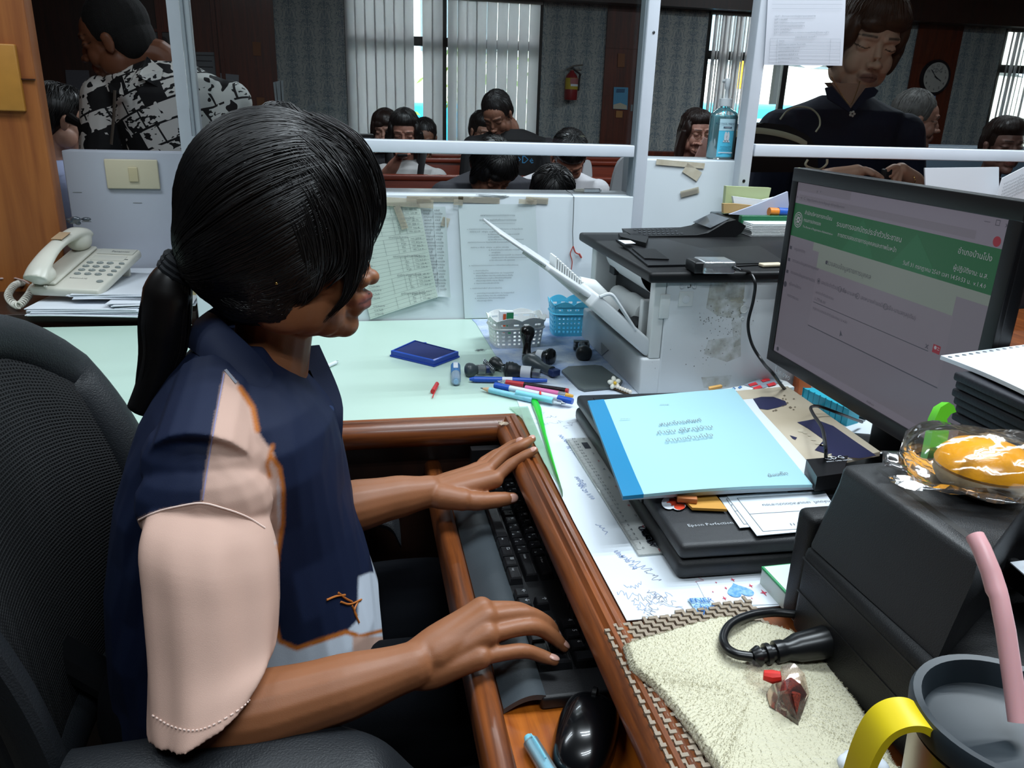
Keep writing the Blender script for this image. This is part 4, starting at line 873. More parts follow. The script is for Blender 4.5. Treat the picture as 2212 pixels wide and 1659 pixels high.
# tray cover of grey plastic, flower clip
gp, P = sheet4([(1210, 790), (1300, 785), (1365, 850), (1255, 838)], bz+0.004, 0.003, mat('grey_plastic', '#59605f', 0.35), 'mouse_pad', 'dark grey plastic pad with rounded corners beside the laser printer', 'pad', 0.0)
bpy.data.objects.remove(gp)
mb = MB(); P = [atz(x, y, bz+0.006) for x, y in ((1213, 800), (1228, 791), (1285, 788), (1300, 790), (1345, 822), (1338, 834), (1262, 841), (1250, 836))]; mb.slab(P, (0, 0, -0.004)); single(mb, 'plastic_pad', mat('grey_plastic', '#59605f', 0.35), 'dark grey plastic pad with rounded corners beside the laser printer', 'pad')
fc = atz(1327, 827, bz+0.014)
cl = thing('hair_clip', 'pearl hair clip with a white flower in front of the laser printer', 'hair clip', fc)
q0, q1 = atz(1318, 836, bz+0.004), atz(1362, 853, bz+0.004); MB().tube([q0, q1], [.004, .003], 8, flat=.5).build('clip_bar', mat('brass_dark', '#5b4526', 0.3, 0.7), cl)
M_pearl = mat('pearl', '#d9d2c6', 0.2, coat=0.6)
for k in range(7): p = q0.lerp(q1, 0.25+0.12*k); MB().ell(p+Vector((0, 0, 0.005)), 0.0035).build('pearl', M_pearl, cl)
for k in range(5):
    a = 2*PI*k/5+0.4; d = Vector((math.cos(a), 0.45*math.sin(a), 0.85*math.sin(a))).normalized(); MB().ell(fc+d*0.0065, (0.0058, 0.0042, 0.0042), rot=Vector((1, 0, 0)).rotation_difference(d), n=12, k=8).build('petal', mat('petal_white', '#dcdccf', 0.5), cl)
MB().ell(fc+Vector((0, -0.004, 0.001)), 0.003, n=10, k=6).build('flower_centre', mat('yolk', '#d9b23a', 0.5), cl)

# foil-taped adapter and its cable
zt2 = ZT+0.0185
p = atz(1540, 587, zt2)
ad = thing('adapter', 'black box wrapped in silver foil tape on the laser printer top', 'adapter', p)
X_ = frame(atz(1508, 592, zt2), (atz(1578, 592, zt2)-atz(1508, 592, zt2)), (0, 1, 0))
MB(X_).box((-0.006, 0.002, 0), (0.03, 0.045, 0.018), 0.003).build('body', M_black, ad)
MB(X_).box((0.008, -0.001, 0.0), (0.062, 0.047, 0.0195), 0.003).build('foil_tape', mat('foil', '#b9bec2', 0.28, 0.85, bump=0.9, bscale=70), ad)
M_cab = mat('cable_black', '#0d0e10', 0.4)
cps = [X_ @ Vector((0.062, 0.02, 0.01)), atz(1598, 583, zt2+0.012), aty(1618, 588, PY0-0.01), aty(1631, 612, PY0-0.022), aty(1627, 650, PY0-0.02), aty(1616, 700, PY0-0.02), aty(1625, 745, PY0-0.03), aty(1650, 785, PY0-0.06), atx(1668, 805, MX-0.06), atz(1700, 845, DZ+0.045), atz(1745, 872, DZ+0.02), atz(1800, 885, DZ+0.006), atz(1870, 905, DZ+0.006)]
single(MB().tube(spline(cps, 8), 0.0026, 8).tube([cps[0]-Vector((0.004, 0, 0)), cps[0].lerp(cps[1], .6)], 0.0042, 10), 'cable', M_cab, 'black cable hanging from the foil-taped adapter down past the monitor edge', 'cable')
p = atz(1665, 576, zt2); single(MB().box((-0.02, -0.008, 0), (0.02, 0.008, 0.006), 0.002, xf=frame(p, (1, 0.1, 0), (0, 1, 0))), 'tissue_packet', mat('cream_wrap', '#cfc2a8', 0.4), 'small cream wrapped packet on the laser printer top beside the monitor', 'packet')

# ================================================================ BLACK INKJET
M_ij = mat('inkjet_black', '#101113', 0.5, bump=0.3, bscale=1100, spec=.35); M_ijt = mat('inkjet_top', '#1f2022', 0.5, bump=0.25, bscale=1100)
ij = thing('inkjet_printer', 'bulky black inkjet printer at the right edge with a wrapped bun on it', 'printer', (0.58, 0.38, DZ))
IX = 0.384
def tz(px, py, z): return atz(px, py, z)
MB().box((IX, 0.13, DZ+0.006), (0.80, 0.553, 0.845), 0.008).build('body', M_ij, ij)
MB().box((IX+0.006, 0.5545, DZ+0.006), (0.78, 0.580, 0.868), 0.006).build('rear_feeder', M_ij, ij)
A_, B_, C_, D_ = tz(1818, 1008, .922), tz(2005, 984, .922), tz(2230, 1085, .922), tz(2112, 1213, .922)
topz = 0.922
poly = [Vector((A_.x+.004, A_.y+.004, 0)), Vector((0.70, 0.565, 0)), Vector((0.70, 0.50, 0)), Vector((0.51, 0.462, 0)), Vector((D_.x+0.012, D_.y+0.004, 0)), Vector((D_.x, D_.y, 0)), Vector((A_.x, A_.y-.002, 0))]
low = [Vector((p.x-(A_.x-IX-.003 if i in (0, 4, 5, 6) else 0), p.y-(.004 if i in (4, 5) else 0), 0)) for i, p in enumerate(poly)]
rings = []
for z, i in ((0.8455, -1), (0.870, -.6), (0.905, 0.0), (0.917, 0.0015), (0.921, 0.004), (0.9225, 0.009)):
    pl_ = [p.lerp(q_, max(0, -i)) for p, q_ in zip(poly, low)]; i = max(i, 0); c = sum(poly, Vector())/len(poly); rings.append([Vector((p.x+(c.x-p.x)*i*6, p.y+(c.y-p.y)*i*6, z)) for p in pl_])
MB().loft(rings).build('scanner_lid', M_ijt, ij, angle=50)
mb = MB(); lp_ = [tz(1898, 1006, topz+.0006), tz(1892, 1014, topz+.0006), tz(2100, 1172, topz+.0006), tz(2112, 1166, topz+.0006), tz(1902, 1012, topz+.0006), tz(1994, 1002, topz+.0006), tz(1994, 999, topz+.0006)]
mb.add([lp_[0], lp_[1], lp_[2], lp_[3], lp_[4]], [(0, 1, 2, 3, 4)]); mb.add([lp_[0], lp_[4], lp_[5], lp_[6]], [(0, 1, 2, 3)]); mb.build('lid_groove', mat('recess_black', '#08090a', 0.5), ij, smooth=False)
mb = MB()
for z in (0.832, 0.798): mb.box((IX-0.0006, 0.14, z), (IX+0.002, 0.55, z+0.0014))
mb.build('seam', mat('recess_black', '#08090a', 0.5), ij, smooth=False)
mb = MB(); mb.box((0.50, 0.20, 0.864), (0.80, 0.45, 0.872), 0.003); mb.box((0.49, 0.20, 0.864), (0.50, 0.45, 0.885), 0.003); mb.build('output_tray', M_ij, ij)
o = MB().sheet(lambda u, v: Vector((0.455+0.25*u+0.03*v, 0.24+0.20*v, 0.887+0.004*math.sin(u*3))), 8, 6, (0, 0, 0.001)).build('paper_sheet', M_white, None); tag(o, 'white printed sheets lying on the output tray of the black printer', 'paper')

# bun in a clear wrapper
bc = atz(2115, 1060, topz); bc.z = topz
bun = thing('wrapped_bun', 'round yellow topped bun in a clear plastic wrapper on the black printer', 'bread', bc)
MB().lathe([(0.006, 0.0015), (0.024, 0.002), (0.033, 0.007), (0.037, 0.014), (0.037, 0.020), (0.034, 0.026)], 40, bc).build('bun_base', mat('bread_cream', '#b9a07c', 0.6, bump=0.2, bscale=200), bun)
MB().lathe([(0.036, 0.019), (0.0375, 0.023), (0.035, 0.030), (0.028, 0.037), (0.018, 0.041), (0.006, 0.043)], 40, bc).build('yellow_topping', mat('egg_topping', '#f5a400', 0.3, bump=0.5, bscale=90, coat=0.3), bun)
def wrap(u, v):
    a = 2*PI*u; t = v*2-1; r = 0.043*math.sqrt(max(0.0, 1-abs(t)**5))*(1+0.04*math.sin(5*a+3*t)); x = t*0.064
    z = 0.024+r*0.62*math.sin(a)*(1.0 if math.sin(a) > 0 else 0.85); y = r*math.cos(a)*1.02
    e = Vector((x*0.83-y*0.0, 0, 0)); d = Vector((0.86, -0.5, 0)); n = Vector((0.5, 0.86, 0))
    return bc + d*x + n*y + Vector((0, 0, max(0.001, z+0.0015*math.sin(9*a+11*t))))
M_wrap = glassmat('wrapper', (0.99, 0.99, 0.99), 0.07, 0.10, 0.015)
mb = MB(); mb.grid(wrap, 36, 26); mb.build('plastic_wrapper', M_wrap, bun, angle=180)
mb = MB(); d = Vector((0.86, -0.5, 0)); n = Vector((0.5, 0.86, 0))
mb.sheet(lambda u, v: bc - n*(0.038+0.012*v) + d*(-0.075+0.15*u) + Vector((0, 0, 0.016+0.003*math.sin(u*17+v*9))), 24, 3, (0, 0, 0.0004)); mb.sheet(lambda u, v: bc - d*(0.06+0.016*v) + n*(-0.03+0.05*u)*(1-v*.3) + Vector((0, 0, 0.018+0.003*math.sin(u*12))), 12, 3, (0, 0, 0.0004))
mb.build('wrapper_seam', M_wrap, bun, angle=180)

# dark folder stack and punched paper at the right edge
bt = atz(2050, 765, 0.99); 
M_fold = mat('navy_black_folder', '#15161f', 0.6, bump=0.2, bscale=400)
for k in range(6):
    z = 0.924+0.0095*k; x0 = 0.60+0.006*((k*7) % 3)
    p = atz(2052+4*((k*5) % 3), 905-17*k, z)
    mb = MB(); mb.box((p.x, p.y-0.13, z), (p.x+0.30, p.y, z+0.0085), 0.0025)
    tag(mb.build('folder', M_fold, None), ('lowest', 'second lowest', 'third from the bottom', 'third from the top', 'second from the top', 'topmost')[k]+' black folder in the stack under the punched white paper', 'folder', 'black folders stacked at the right edge')
zf = 0.924+0.0095*6+0.002
P = [atz(x, y, zf) for x, y in ((2032, 768), (2230, 742), (2330, 800), (2230, 862))]
mb = MB(); mb.sheet(lambda u, v: P[0].lerp(P[1], u).lerp(P[3].lerp(P[2], u), v)+Vector((0, 0, 0.004*math.sin(v*2)+0.006*v*u)), 10, 8, (0, 0, 0.004))
pp = thing('continuous_paper', 'white sprocket-punched continuous paper on top of the black folders', 'paper', P[0])
mb.build('sheet_pack', M_white, pp)
mb = MB()
for k in range(14):
    u = 0.035+0.075*k; c = P[0].lerp(P[1], u).lerp(P[3].lerp(P[2], u), 0.075)+Vector((0, 0, 0.0010)); mb.lathe([(0.0021, 0), (0.0020, 0.0002)], 14, c)
mb.build('sprocket_holes', mat('hole_grey', '#5e646b', 0.6), pp, smooth=False)
# green handled thing standing left of the stack
g = [(2008, 968), (2020, 905), (2032, 880), (2050, 869), (2061, 876), (2066, 890), (2055, 894), (2046, 905), (2050, 935), (2045, 960)]
gd = 0.70
P = [atd(x, y, gd) for x, y in g]
gs = thing('scissors', 'bright lime green plastic handle standing behind the wrapped bun', 'handle', P[0])
MB().slab(P, FW*0.012).build('handle', mat('lime_plastic', '#63c82b', 0.35), gs, angle=60)
MB().slab([P[0], P[-1], P[-1]-Vector((0, 0, 0.06)), P[0]-Vector((0, 0, 0.06))], FW*0.012).build('shank', mat('lime_plastic', '#63c82b', 0.35), gs, smooth=False)

# card reader with cable, behind the booklet
cr0 = atz(1748, 1046, DZ+0.012)
rd = thing('card_reader', 'black card reader with white CDG lettering beside the pale blue booklet', 'card reader', cr0)
zr = DZ+0.074
a, b, c, d = atz(1742, 992, zr), atz(1832, 984, zr), atz(1822, 1022, zr), atz(1765, 1030, zr)
mb = MB(); mb.slab([a, b, c, d], (0, 0, -0.018)); mb.build('housing', mat('reader_black', '#131416', 0.35), rd, angle=25)
mb = MB(); e = (b-a).normalized(); f_ = Vector((-e.y, e.x, 0)); p = atz(1785, 994, zr+.001); mb.text('CDG', p, e, f_, 0.012, 'LEFT'); p = atz(1786, 999, zr+.001); mb.text('SMART CARD READER', p, e, f_, 0.0035)
mb.build('lettering', M_white, rd, smooth=False)
single(MB().tube(spline([atz(1784, 992, zr-.004), atz(1783, 965, zr+.02), atz(1776, 925, zr+.02), atz(1757, 895, zr+.012), atz(1752, 880, zr+0.005), atz(1770, 878, zr-.005), atz(1810, 892, zr-.02), atz(1862, 912, DZ+0.012)], 8), 0.0022, 8), 'cable', M_cab, 'thin black cable curving up from the card reader to behind the monitor', 'cable')
MB().box((a.x+0.005, d.y+0.005, DZ+0.053), (b.x-0.005, a.y-0.002, zr-0.0185)).build('reader_foot', mat('reader_black', '#131416', 0.35), rd, smooth=False)

# calculator-like box with red and blue buttons at the printer foot
cb = thing('label_gun', 'white device with red windows and blue buttons at the foot of the laser printer', 'device', atz(1640, 835, DZ))
zc = DZ+0.02
P = [atz(x, y, zc) for x, y in ((1528, 846), (1632, 828), (1660, 811), (1700, 824), (1716, 836), (1610, 852))]
MB().slab(P, (0, 0, -0.018)).build('body', M_pw2, cb, smooth=False)
MB().slab([atz(x, y, zc+.0002) for x, y in ((1606, 832), (1656, 815), (1690, 826), (1640, 842))], (0, 0, .0012)).build('keypad', mat('pad_grey', '#7f8792', 0.4), cb, smooth=False)
for x, y in ((1625, 829), (1652, 820), (1635, 836), (1665, 829)): MB().slab([atz(x-9, y+2, zc+.0016), atz(x+7, y-3, zc+.0016), atz(x+12, y+2, zc+.0016), atz(x-4, y+6, zc+.0016)], (0, 0, .001)).build('red_button', mat('button_red', '#c52b33', 0.4), cb, smooth=False)
for x, y in ((1584, 839), (1598, 836)): MB().slab([atz(x-4, y+2, zc+.0002), atz(x+1, y-2, zc+.0002), atz(x+5, y+1, zc+.0002), atz(x, y+4, zc+.0002)], (0, 0, .001)).build('blue_button', mat('button_blue', '#3f6ca0', 0.4), cb, smooth=False)
MB().slab([atz(x, y, zc+.0002) for x, y in ((1530, 840), (1556, 835), (1560, 838), (1532, 844))], (0, 0, .004)).build('tan_cap', mat('tan_plastic', '#c99a55', 0.5), cb, smooth=False)
# turquoise basket and orange box under the monitor
tq = thing('plastic_basket', 'turquoise plastic basket partly hidden under the monitor bottom edge', 'basket', atz(1790, 870, DZ))
P = [atz(x, y, DZ+0.03) for x, y in ((1736, 838), (1760, 850), (1835, 885), (1860, 878), (1800, 838))]
mb = MB(); mb.slab(P, (0, 0, -0.028)); mb.build('body', mat('turquoise_plastic', '#14a9c0', 0.35), tq, smooth=False)
mb = MB()
for k in range(8): p = P[0].lerp(P[2], k/8); mb.box((p.x-.001, p.y-.001, DZ+0.004), (p.x+.001, p.y+.0005, DZ+0.031))
mb.build('ribs', mat('turquoise_dark', '#0e8ba0', 0.4), tq, smooth=False)
single(MB().box((0, 0, 0), (0.022, 0.03, 0.05), 0.002, xf=frame(atz(1722, 856, DZ), (1, -.2, 0), (0, 1, 0))), 'orange_box', mat('orange_card', '#c4612a', 0.5), 'small orange box between the laser printer and the turquoise basket', 'box')

# power plug loop on the towel
tzz = DZ+0.022
M_cab2 = mat('cable_satin', '#111214', 0.3)
lpp = [atz(1722, 1327, DZ+.02), atz(1670, 1323, DZ+.02), atz(1620, 1330, DZ+.021), atz(1580, 1348, tzz), atz(1563, 1375, tzz), atz(1568, 1398, tzz), atz(1590, 1413, tzz), atz(1625, 1419, tzz)]
pc_ = thing('power_cord', 'thick black power cord looping over the cream towel into the black printer', 'cord', lpp[3])
MB().tube(spline(lpp, 8), 0.0042, 12).build('cord', M_cab2, pc_)
a = lpp[-1]; b = Vector((IX+0.002, atz(1700, 1395, DZ+.03).y, DZ+0.03)); d = (b-a)
mb = MB(); prof_ = [(0, .006), (.08, .0085), (.1, .0085), (.11, .006), (.16, .006), (.17, .009), (.23, .009), (.24, .0065), (.29, .0065), (.3, .0095), (.4, .0095), (.45, .0085), (.6, .012), (1, .014)]
mb.tube([a+d*t for t, r in prof_], [r for t, r in prof_], 12); mb.build('plug', M_cab2, pc_, angle=40)

# ================================================================ TOWEL, LATTICE MAT, BAG
M_lat = mat('beige_rubber', '#8f8170', 0.6, bump=0.2, bscale=400)
mb = MB(); lx0, lx1, ly0, ly1 = 0.212, 0.372, 0.30, 0.615
k = 0; pit = 0.0058
qa = [atz(x, y, DZ+.004) for x, y in ((1335, 1362), (1440, 1330), (1700, 1312))]
nx, ny = int((lx1-lx0)/pit), int((ly1-ly0)/pit)
for i in range(nx):
    for j in range(ny):
        x, y = lx0+i*pit, ly0+j*pit
        if y > 0.578+(x-lx0)*0.16: continue
        s = 1 if (i+j) % 2 else 0
        if s: mb.box((x, y, DZ+0.0028), (x+pit*1.05, y+pit*0.62, DZ+0.0062))
        else: mb.box((x+pit*0.2, y-pit*0.15, DZ+0.0018), (x+pit*0.75, y+pit*1.1, DZ+0.0045))
tag(mb.build('lattice_mat', M_lat, None, smooth=False), 'beige woven lattice mat peeking out around the cream towel', 'mat')
M_tow = mat('cream_terry', '#d2ccb0', 0.9, bump=1.0, bscale=420, sheen=0.5, var=0.12, vscale=8)
tow = [(1345, 1392), (1395, 1370), (1470, 1352), (1560, 1328), (1640, 1342), (1735, 1372), (1800, 1440), (1850, 1510), (1905, 1590), (1935, 1650), (1960, 1720), (1600, 1720), (1545, 1650), (1480, 1560), (1415, 1480), (1365, 1440)]
T_ = [atz(x, y, DZ+0.012) for x, y in tow]; cen = atz(1620, 1510, DZ+.012)
N_ = 160; ring = spline(T_+[T_[0]], 10)[:-1]
def towpt(p, s):
    q = cen.lerp(p, s); e = 1-max(0, (s-0.93)/0.07)**2; h = 0.0075*max(0, e)+0.0005
    q.z = DZ+0.0062+h+0.0016*math.sin(q.x*90+q.y*30)*math.sin(q.y*55)+0.0007*math.sin(q.x*700)*math.sin(q.y*650)
    q += Vector((0.0006*math.sin(q.y*900+s*40), 0.0006*math.sin(q.x*950), 0)); return q
S_ = [0.02]+[i/46 for i in range(1, 43)]+[0.94, 0.955, 0.97, 0.98, 0.99, 1.0]
mb = MB(); mb.loft([[towpt(p, s) for p in ring] for s in S_], True, True)
tw = mb.build('towel', M_tow, None, angle=180)
tag(tw, 'cream fluffy towel under the black printer and the bag of chilli flakes', 'towel')
mb = MB()
rg = random.Random(9)
vs = []; fs = []
for k in range(22000):
    p = rg.choice(ring); s = math.sqrt(rg.random()) if k % 3 else rg.uniform(.95, 1.0); q = towpt(p, s) if s < 1 else towpt(p, 1)
    q2 = towpt(ring[(ring.index(p)+1) % len(ring)], s) if k % 5 == 0 else q
    q = q.lerp(q2, rg.random()); d = Vector((rg.gauss(0, .5), rg.gauss(-.3, .5), 1.0)).normalized()*rg.uniform(.0012, .0024); w = Vector((rg.gauss(0, 1), rg.gauss(0, 1), 0)).normalized()*0.0002
    b_ = len(vs); vs += [q-w, q+w, q+d]; fs.append((b_, b_+1, b_+2))
mb.add(vs, fs); pl = mb.build('pile', M_tow, tw, smooth=False, recalc=False); pl['kind'] = 'stuff'
# clear bag of chilli flakes
bp = atz(1690, 1500, DZ+0.016)
cbg = thing('chilli_bag', 'small clear bag of red chilli flakes tied with a red band on the towel', 'bag', bp)
def A3(px, py, z): return atz(px, py, DZ+0.014+z)
tie = A3(1668, 1462, .012); tip = A3(1724, 1568, .001)
hull = [A3(1672, 1470, .004), A3(1655, 1500, .002), A3(1663, 1525, .002), tip, A3(1748, 1498, .004), A3(1738, 1455, .008), A3(1715, 1432, .010), A3(1690, 1438, .010)]
mb = MB(); low = [p.copy() for p in hull]; topv = [A3(1700, 1490, .024)]
mb.add(hull+topv+[Vector((bp.x, bp.y, DZ+0.0145))], [(i, (i+1) % 8, 8) for i in range(8)]+[((i+1) % 8, i, 9) for i in range(8)])
mb.build('plastic_bag', glassmat('bag_clear', (0.97, 0.90, 0.86), 0.05, 0.08, 0.02), cbg, angle=20)
fl = [A3(1690, 1470, .003), A3(1684, 1500, .002), A3(1700, 1535, .001), A3(1724, 1562, .001), A3(1744, 1500, .003), A3(1730, 1478, .005), A3(1708, 1462, .006)]
mb = MB(); mb.add(fl+[A3(1712, 1498, .021), Vector((bp.x+.004, bp.y, DZ+0.0155))], [(i, (i+1) % 7, 7) for i in range(7)]+[((i+1) % 7, i, 8) for i in range(7)])
mb.build('chilli_flakes', mat('chilli', '#8e2608', 0.8, color2='#4d0d04', vscale=420, bump=1.0, bscale=600), cbg, angle=20)
mb = MB(); mb.tube([tie+Vector((-.006, .003, 0)), tie, tie+Vector((.006, -.003, .002))], [.004, .0055, .004], 10); mb.build('red_band', mat('band_red', '#d0241a', 0.5), cbg)
mb = MB(); c = A3(1645, 1445, .006); mb.add([tie, c+Vector((-.004, .008, .004)), c+Vector((-.012, .004, .001)), c+Vector((-.012, -.004, .003)), c+Vector((-.004, -.006, 0))], [(0, 1, 2), (0, 2, 3), (0, 3, 4)]); mb.build('bag_neck', glassmat('bag_clear'), cbg, angle=20)

# tumbler with lid, handle and straw
rc_ = atd(2190, 1548, 0.395); cyl = thing('tumbler', 'steel tumbler with a dark lid and yellow handle at the bottom right corner', 'cup', (rc_.x, rc_.y, DZ))
R0 = 0.047; H_ = rc_.z-DZ
def cuplathe(name, prof, m, **k): return MB().lathe(prof, 56, (rc_.x, rc_.y, DZ)).build(name, m, cyl, **k)
cuplathe('steel_body', [(0.001, 0.0005), (0.033, 0.0005), (0.035, 0.004), (0.044, H_-0.016), (0.043, H_-0.0155)], mat('steel', '#8d8378', 0.3, 0.9), angle=60)
cuplathe('lid', [(0.0435, H_-0.014), (0.0465, H_-0.012), (0.0475, H_-0.002), (0.046, H_+0.0015), (0.042, H_+0.001), (0.0405, H_-0.003), (0.039, H_-0.012), (0.036, H_-0.0135), (0.001, H_-0.0125)], mat('smoky_lid', '#252d33', 0.45), angle=50)
M_yel = mat('yellow_plastic', '#d8c01c', 0.35)
hp = [Vector((rc_.x, rc_.y, rc_.z))+RT*a+Vector((0, 0, b)) for a, b in ((-0.040, -0.006), (-0.050, 0.001), (-0.060, 0.0), (-0.067, -0.008), (-0.071, -0.026), (-0.073, -0.055), (-0.076, -0.085), (-0.066, -0.105), (-0.046, -0.112))]
mb = MB(); sp_ = spline(hp, 8); fwd = Vector((RT.y, -RT.x, 0)); fwd = Vector((-RT.y, RT.x, 0)).normalized(); rings = []
for i, p in enumerate(sp_):
    t = (sp_[min(i+1, len(sp_)-1)]-sp_[max(i-1, 0)]).normalized(); nrm = t.cross(fwd).normalized(); w = 0.010
    rings.append([p+fwd*w+nrm*.002, p+fwd*w-nrm*.002, p-fwd*w-nrm*.002, p-fwd*w+nrm*.002])
mb.loft(rings); mb.build('handle', M_yel, cyl, angle=50)
M_str = mat('pink_straw', '#e0a9ac', 0.35, subsurf=0.2)
s_ = [atd(2200, 1560, .395), atd(2188, 1470, .40), atd(2172, 1360, .405), atd(2158, 1290, .41), atd(2152, 1275, .412), atd(2140, 1235, .416), atd(2120, 1185, .42), atd(2106, 1158, .425)]
mb = MB(); mb.tube(s_, [.0048]*3+[.0047, .0052, .0050, .0048, .0048], 18, caps=False); mb.tube(s_[::-1], [.0042]*8, 18, caps=False)
o = mb.build('drinking_straw', M_str, None, angle=60, recalc=False); tag(o, 'pink bendy straw standing in the dark tumbler lid', 'straw')
tq_ = atz(1850, 1665, DZ+0.02)
mb = MB(); rg2 = random.Random(2)
for k in range(9): mb.ell(tq_+Vector((rg2.uniform(-.018, .018), rg2.uniform(-.012, .006), rg2.uniform(0, .006))), (rg2.uniform(.006, .010), .008, .006), n=10, k=7)
o = mb.organic('tissue', M_white, None, 0.0015, 4); tag(o, 'crumpled white tissue on the towel at the bottom edge beside the yellow handle', 'tissue')
# ================================================================ PEOPLE: shared builders
def head_prims(mb, M, cran=0.0, lips=1.0, jaw=1.0, ear=True, nose=1.0, facez=1.0, fwd=0.0):
    """closed shapes of a head; M maps head space (x forward, y left, z up, metres) to the world"""
    old = mb.xf; mb.xf = M
    R3 = None
    def e(c, r, n=20, k=14): mb.ell(c, r, n=n, k=k)
    fz = facez
    e((-.014, 0, .036+cran*.5), (.090, .073, .080+cran*.5)); e((.028, 0, .034), (.058, .062, .058))
    e((.036, 0, -.020*fz), (.050, .056, .062)); e((.030, 0, -.066*fz), (.047*jaw, .046*jaw, .040)); e((.066+fwd*.7, 0, -.094*fz), (.020-fwd*.15, .023, .017)); e((.050+fwd*.7, 0, -.088*fz), (.03, .034, .022)); e((.045+fwd, 0, -.070*fz), (.03, .034, .030))
    for s in (-1, 1):
        e((.054, .033*s, -.030*fz), (.026, .024, .030)); e((.071, .032*s, .006), (.013, .016, .011), 14, 10)
        mb.tube([(.083, .008*s, .027), (.080, .025*s, .030), (.064, .048*s, .026)], [.009, .0095, .009], 10)
        e((.010, .050*s, -.055*fz), (.040, .018, .035))
        if ear: e((-.006, .074*s, -.004), (.016, .007, .029), 12, 10); e((-.004, .078*s, .010), (.015, .006, .014), 12, 10)
    mb.tube([(.080, 0, .020), (.087, 0, .004), (.097*nose, 0, -.014)], [.009, .0085, .010], 12)
    e((.1045*nose, 0, -.027*fz), (.0115, .0115, .0100), 16, 12)
    for s in (-1, 1): e((.094*nose, .0125*s, -.030*fz), (.011, .0075, .0085), 12, 10)
    e((.078+fwd*.8, 0, -.058*fz), (.014, .024, .022))
    for z, r, px in ((-.0535, .0062, .0905+fwd), (-.0645, .0068, .0885+fwd)):
        mb.tube([(.066+fwd*.5, -.025, z*fz-.003), (px-.006, -.013, z*fz), (px*1.0+.002*(lips-1), 0, z*fz), (px-.006, .013, z*fz), (.066+fwd*.5, .025, z*fz-.003)], [.002, r*.85*lips, r*lips, r*.85*lips, .002], 10)
    mb.xf = old
SKIN = {}
def skinpaint(base, lipc, Ms, fz=1.0, brow='#1a120e', closed=True, blush=None):
    """colours of skin, lips, brows, lash line in head space; mouth and nostril shade painted in"""
    b = np.array(srgb(base)[:3]); l = np.array(srgb(lipc)[:3]); w = np.array(srgb(brow)[:3])
    Mi = np.array(Ms.inverted())
    def f(co):
        h = co @ Mi[:3, :3].T + Mi[:3, 3]; x, y, z = h[:, 0], h[:, 1], h[:, 2]; col = np.tile(b, (len(co), 1))
        def mix(mask, c): m = np.clip(mask, 0, 1)[:, None]; col[:] = col*(1-m)+c*m
        ay = np.abs(y)
        near = (x > .03) & (np.abs(z) < .13)
        d = np.sqrt((y/.025)**2+((z+.059*fz)/.0118)**2); mix(np.clip((1.05-d)*4, 0, 1)*near*(x > .066)*0.85, l)
        d = np.abs(z+.0595*fz-.002*np.cos(y*90)); mix(np.clip((.0016-d)/.0008, 0, 1)*near*(ay < .022)*(x > .06)*.8, l*.25)  # shade of the mouth parting put into the colour
        bz = .031-.10*(ay-.03)**2/.03; d = np.abs(z-bz)/(.0040*(1-.5*(ay > .045))); mix(np.clip((1-d)*1.8, 0, 1)*near*(ay > .013)*(ay < .054)*.85, w)
        ez = .0035+.0045*((ay-.032)/.016)**2; d = np.abs(z-ez); mix(np.clip((.0017-d)/.0008, 0, 1)*near*(ay > .017)*(ay < .050), w*.6)
        d = np.sqrt(((ay-.0075)/.004)**2+((z+.0385*fz)/.0028)**2); mix(np.clip((1-d)*2, 0, 1)*near*(x > .085), b*.15)  # nostril shade put into the colour as dark spots
        return col
    return f
def skinmat(name, rough=0.48):
    return mat(name, '#a07050', rough, attr='Col', bump=0.06, bscale=900, subsurf=0.12, var=0.12, vscale=45)
M_skin = skinmat('skin')
def finger(mb, pts, r0=.0085, r1=.0065):
    """one finger through its joints"""
    n = len(pts)-1; P = spline(pts, 5); k = len(P); rs_ = []
    for i in range(k):
        t = i/(k-1); r = lerp(r0, r1, t); j = t*n; r *= 1+.06*math.exp(-((j-1)/.25)**2)+.05*math.exp(-((j-2)/.25)**2)
        if t > .93: r *= .86
        rs_.append(r)
    mb.tube(P, rs_, 14); mb.ell(P[-1], rs_[-1]*1.0, n=12, k=10); mb.ell(P[0], r0, n=12, k=10)
def nail(parent, p_prev, p_tip, upv, r, m):
    d = (Vector(p_tip)-Vector(p_prev)).normalized(); u = (Vector(upv)-d*Vector(upv).dot(d)).normalized(); s = d.cross(u)
    c = Vector(p_tip)-d*r*.35+u*r*.66
    X_ = Matrix(((d.x, s.x, u.x, c.x), (d.y, s.y, u.y, c.y), (d.z, s.z, u.z, c.z), (0, 0, 0, 1)))
    mb = MB(X_); mb.ell((0, 0, 0), (r*1.0, r*.68, r*.28), n=14, k=8); mb.build('fingernail', m, parent)
M_nail = mat('nail', '#c79a8c', 0.25, coat=0.3)
def limb(mb, pts, radii, n=18):
    P = spline(pts, 6); k = len(P); m = len(radii)-1
    rr_ = []
    for i in range(k):
        t = i/(k-1)*m; j = min(int(t), m-1); f = t-j; f = f*f*(3-2*f); rr_.append(lerp(radii[j], radii[j+1], f))
    mb.tube(P, rr_, n); mb.ell(P[0], rr_[0], n=14, k=10); mb.ell(P[-1], rr_[-1], n=14, k=10)
def strandmesh(mb, pts, r, n=4):
    k = len(pts); mb.tube(pts, [r*(0.5+0.5*min(1, 4*i/k))*(1 if i < k*.7 else max(.12, (k-1-i)/(k*.3))) for i in range(k)], n, caps=False)
def proj_px(co):
    c = co - np.array(EYE); w = c @ np.array(FW); return 1106+FPX*(c @ np.array(RT))/w, 829.5-FPX*(c @ np.array(UP))/w
